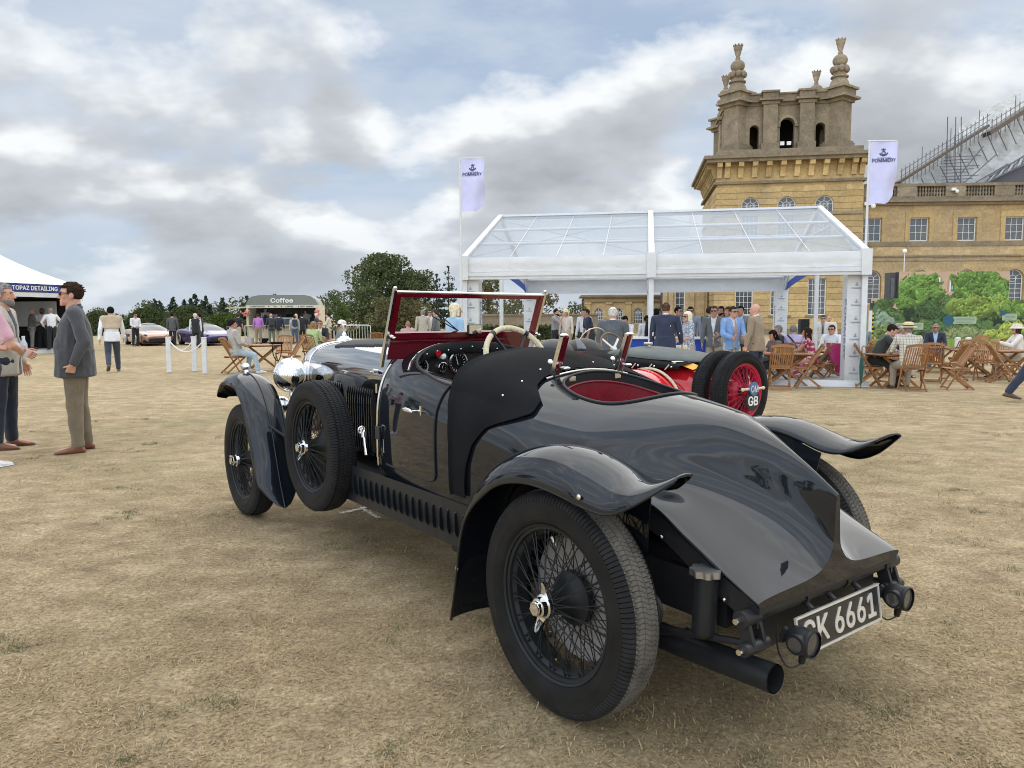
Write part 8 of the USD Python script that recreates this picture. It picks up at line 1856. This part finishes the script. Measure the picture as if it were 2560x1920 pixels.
table('round teak table left of the headlamp with a wine glass on it', 655, 20.8, 1.10, 1.10, 20, True)
table('teak table between the light green top and the black suit', 806, 24.7, .9, .8, 10)
table('teak table behind the chair nearest the red car', 1968, 17.0, 1.15, .8, -12)
table('teak table in front of the lilac shirt', 1975, 20.3, 1.1, .8, -8)
table('teak table under the right gable beside the floral dress', 2062, 19.2, 1.0, .8, -10)
table('teak table between the dark green suit and the straw hat', 2242, 16.3, 1.15, .8, 8)
table('teak table at the far left of the right-hand group', 2170, 22.5, 1.1, .8, 12)
table('teak table in front of the navy blazer', 2345, 21.6, 1.1, .8, 5)
table('teak table in the middle of the right-hand group', 2440, 19.8, 1.15, .8, -14)
table('teak table in front of the woman in the cream hat', 2530, 18.8, 1.15, .8, 6)
def wpt(px, D, z=0.0): x, y, _ = unpix(px, 795, D); return np.array([x, y, float(gz(x, y)) + z])
# rope barrier
posts = [(424, 931), (487, 928), (513, 934)]
PP = [unpix(a, b, z=0.0) for a, b in posts]
for (a, b), p, lab in zip(posts, PP, ('white square post at the left end of the rope barrier', 'white square post, farthest of the three at the rope', 'white square post at the right end of the rope barrier')):
    t = thing('rope_post', lab, 'post', p, 12); obj('post', rbox((0, 0, .47), (.115, .115, .94), .008), M_pvc, t, 30); obj('post_cap', rbox((0, 0, .955), (.125, .125, .03), .008), M_pvc, t, 30)
for i, j, sag, lab in ((0, 1, .30, 'white rope sagging from the left post to the far post'), (0, 2, .33, 'white rope sagging from the left post to the right post')):
    A, B_ = PP[i] + [0, 0, .90], PP[j] + [0, 0, .90]; t = np.linspace(0, 1, 30)[:, None]; q = A + (B_ - A) * t - np.array([0, 0, 1.0]) * (4 * sag * t * (1 - t)); r = thing('rope', lab, 'rope', (0, 0, 0)); obj('rope', tube(q, .017, 6), M_pvc, r, 60)
# bar, speaker and small things
b0, b1 = wpt(1560, 20.6), wpt(1790, 20.0); br = thing('bar_counter', 'royal blue bar counter with white top behind the standing guests', 'bar', (b0 + b1) / 2, math.degrees(math.atan2(b1[1] - b0[1], b1[0] - b0[0]))); L = np.linalg.norm(b1 - b0)
for k in range(4): obj('front_panel', boxl((-L / 2 + L * k / 4 + .004, -.3, 0), (-L / 2 + L * (k + 1) / 4 - .004, .3, 1.03)), M_blue, br)
obj('bar_top', boxl((-L / 2 - .05, -.36, 1.03), (L / 2 + .05, .36, 1.08)), M_white, br); [two_sided_text(br, 'POMMERY', .10, (-L / 2 + L * (k + .5) / 4, -.303, .45), FACE, M_white, width=.45) for k in range(4)]
sp = thing('loudspeaker', 'black loudspeaker on a stand under the right gable of the marquee', 'speaker', wpt(2010, 25.0)); obj('cabinet', rbox((0, 0, 1.30), (.30, .28, .50), .03), M_satin, sp, 30); obj('stand', rod((0, 0, 0), (0, 0, 1.06), .02, n=8), M_satin, sp); [obj('stand_leg', rod((0, 0, .5), (.35 * math.cos(a), .35 * math.sin(a), 0), .014, n=6), M_satin, sp) for a in (0, 2.1, 4.2)]
h_ = T_hand['blond woman in sunglasses and blue print dress holding a cream handbag']; hb = thing('handbag', 'cream rectangular handbag held by the blond woman', 'handbag', h_[1] + [.06, -.1, -.30]); obj('bag_body', rbox((0, 0, .10), (.34, .12, .22), .03), cloth((.66, .62, .46), 'leather'), hb, 40); obj('bag_handle', tube([(.09 * math.cos(t), 0, .20 + .12 * math.sin(t)) for t in np.linspace(0, PI, 12)], .008, 6), cloth((.6, .56, .42), 'leather'), hb, 60)
M_wine = mat('pale_wine', (.60, .48, .18), .1)
def glass(label, p, fill=(.60, .48, .18)):
    g = thing('wine_glass', label, 'glass', p); obj('bowl', lathe([(.004, .07), (.022, .085), (.032, .12), (.030, .17)], 14), M_glass, g, True); obj('stem', cat(rod((0, 0, .004), (0, 0, .075), .004, n=6), lathe([(.0, .004), (.03, .002), (.03, .0)], 14)), M_glass, g, True); obj('drink', lathe([(.0, .078), (.018, .088), (.026, .115), (.0, .115)], 12), M_wine, g, True)
glass('glass of wine held by the man in grey blazer', T_hand['man in grey blazer, white shirt and beige trousers holding a glass'][1] + [0, -.02, -.02]); glass('drink held by the man in light blue blazer', T_hand['man in light blue blazer, striped tie and cream trousers holding a drink'][1] + [0, -.02, -.04]); glass('wine glass standing on the round table left of the headlamp', wpt(637, 20.9, .737))
hp = T_hand['bearded grey-haired man in pale linen blazer over navy top, hand held out'][1]
bt = thing('water_bottle', 'small clear water bottle held by the man in pink polo shirt', 'bottle', T_hand['man in pink polo shirt and white trainers, cut off by the left edge'][-1] + [0, 0, -.03]); obj('bottle', lathe([(.0, 0), (.03, 0), (.032, .05), (.032, .12), (.014, .16), (.014, .185), (.0, .185)], 16), mat('clear_bottle', (.55, .65, .72), .05), bt, True); obj('bottle_cap', rod((0, 0, .185), (0, 0, .20), .015, n=12), M_white, bt, 40)
cb = thing('shoulder_bag', 'dark padded strap hanging over the edge of the round table', 'bag', wpt(690, 20.5, .76)); obj('pad', rbox((0, 0, .03), (.34, .10, .06), .025), M_fabric, cb, 40); obj('strap', tube(catmull([(-.10, -.02, .02), (-.09, -.05, -.28), (.02, -.04, -.46), (.10, 0, -.30), (.12, .02, .0)], 24), .014, 6), M_fabric, cb, 60)
pj = thing('pink_jacket', 'bright pink jacket draped over a teak chair back', 'jacket', wpt(2094, 18.1)); g = np.array([[(-.36 + .06 * math.sin(t * 9) * v + .26 * (1 - v) * 0 + .14 * (v - .5), -.30 + .62 * t + .03 * math.sin(v * 6), .95 - .72 * v * (.75 + .25 * math.sin(t * 3))) for v in np.linspace(0, 1, 12)] for t in np.linspace(0, 1, 14)]); v_, f_ = sheet(g, .012); obj('jacket', mv((v_, f_), (.32, 0, 0), Rz(math.radians(10))), cloth((.52, .02, .17)), pj, 50)
um = thing('umbrella', 'furled dark green umbrella hung on the chair beside the marquee corner', 'umbrella', wpt(2158, 16.2)); obj('canopy', lathe([(.012, .05), (.03, .2), (.045, .45), (.03, .62), (.012, .68)], 12), cloth((.012, .07, .05)), um, True); obj('shaft', rod((0, 0, .0), (0, 0, .86), .008, n=6), M_frame, um); obj('handle', tube([(.0 + .04 * (1 - math.cos(t)), 0, .86 + .05 * math.sin(t)) for t in np.linspace(0, PI, 8)], .011, 6), M_teak, um)
for px, lab in ((2397, 'short white bollard below the hoarding, left of the pair'), (2424, 'short white bollard below the hoarding, right of the pair')): t = thing('bollard', lab, 'bollard', wpt(px, 29)); obj('post', rod((0, 0, 0), (0, 0, .75), .10, n=14), M_pvc, t, 50); obj('bollard_cap', lathe([(.11, .75), (.10, .80), (.0, .82)], 14), M_pvc, t, 50)
fb = thing('crowd_barrier', 'grey steel crowd barrier right of the coffee van', 'barrier', wpt(880, 41)); obj('frame', tube([(-1.0, 0, .1), (-1.0, 0, 1.05), (-.9, 0, 1.1), (.9, 0, 1.1), (1.0, 0, 1.05), (1.0, 0, .1)], .025, 6), M_alu, fb); [obj('barrier_bar', rod((x, 0, .2), (x, 0, 1.1), .012, n=5), M_alu, fb) for x in np.linspace(-.85, .85, 12)]; obj('bottom_rail', rod((-1, 0, .2), (1, 0, .2), .02, n=5), M_alu, fb)
ck = thing('chalk_mark', 'faint white chalk arrow on the grass below the spare wheel', 'marking', (0, 0, .006)); A, B_, C_ = [unpix(*q, z=0.006) for q in ((855, 1284), (905, 1272), (945, 1296))]; D_ = unpix(932, 1266, z=.006); rng = np.random.RandomState(2)
def chalk(a, b):
    ms = []
    for _ in range(150):
        t = rng.uniform(); p = a + (b - a) * t + np.r_[rng.normal(0, .012, 2), 0]; q = rng.uniform(0, PI); d = np.array([math.cos(q), math.sin(q), 0]) * rng.uniform(.004, .014); w = np.cross(d, [0, 0, .12]); ms.append((np.array([p - d - w, p + d - w, p + d + w, p - d + w]) - [0, 0, .0055] + [0, 0, rng.uniform(.001, .008)], np.array([[0, 1, 2], [0, 2, 3]])))
    return cat(*ms)
for a, b in ((A, B_), (B_, C_), (B_, D_)): obj('chalk_line', chalk(a, b), M_white, ck, kind='stuff')
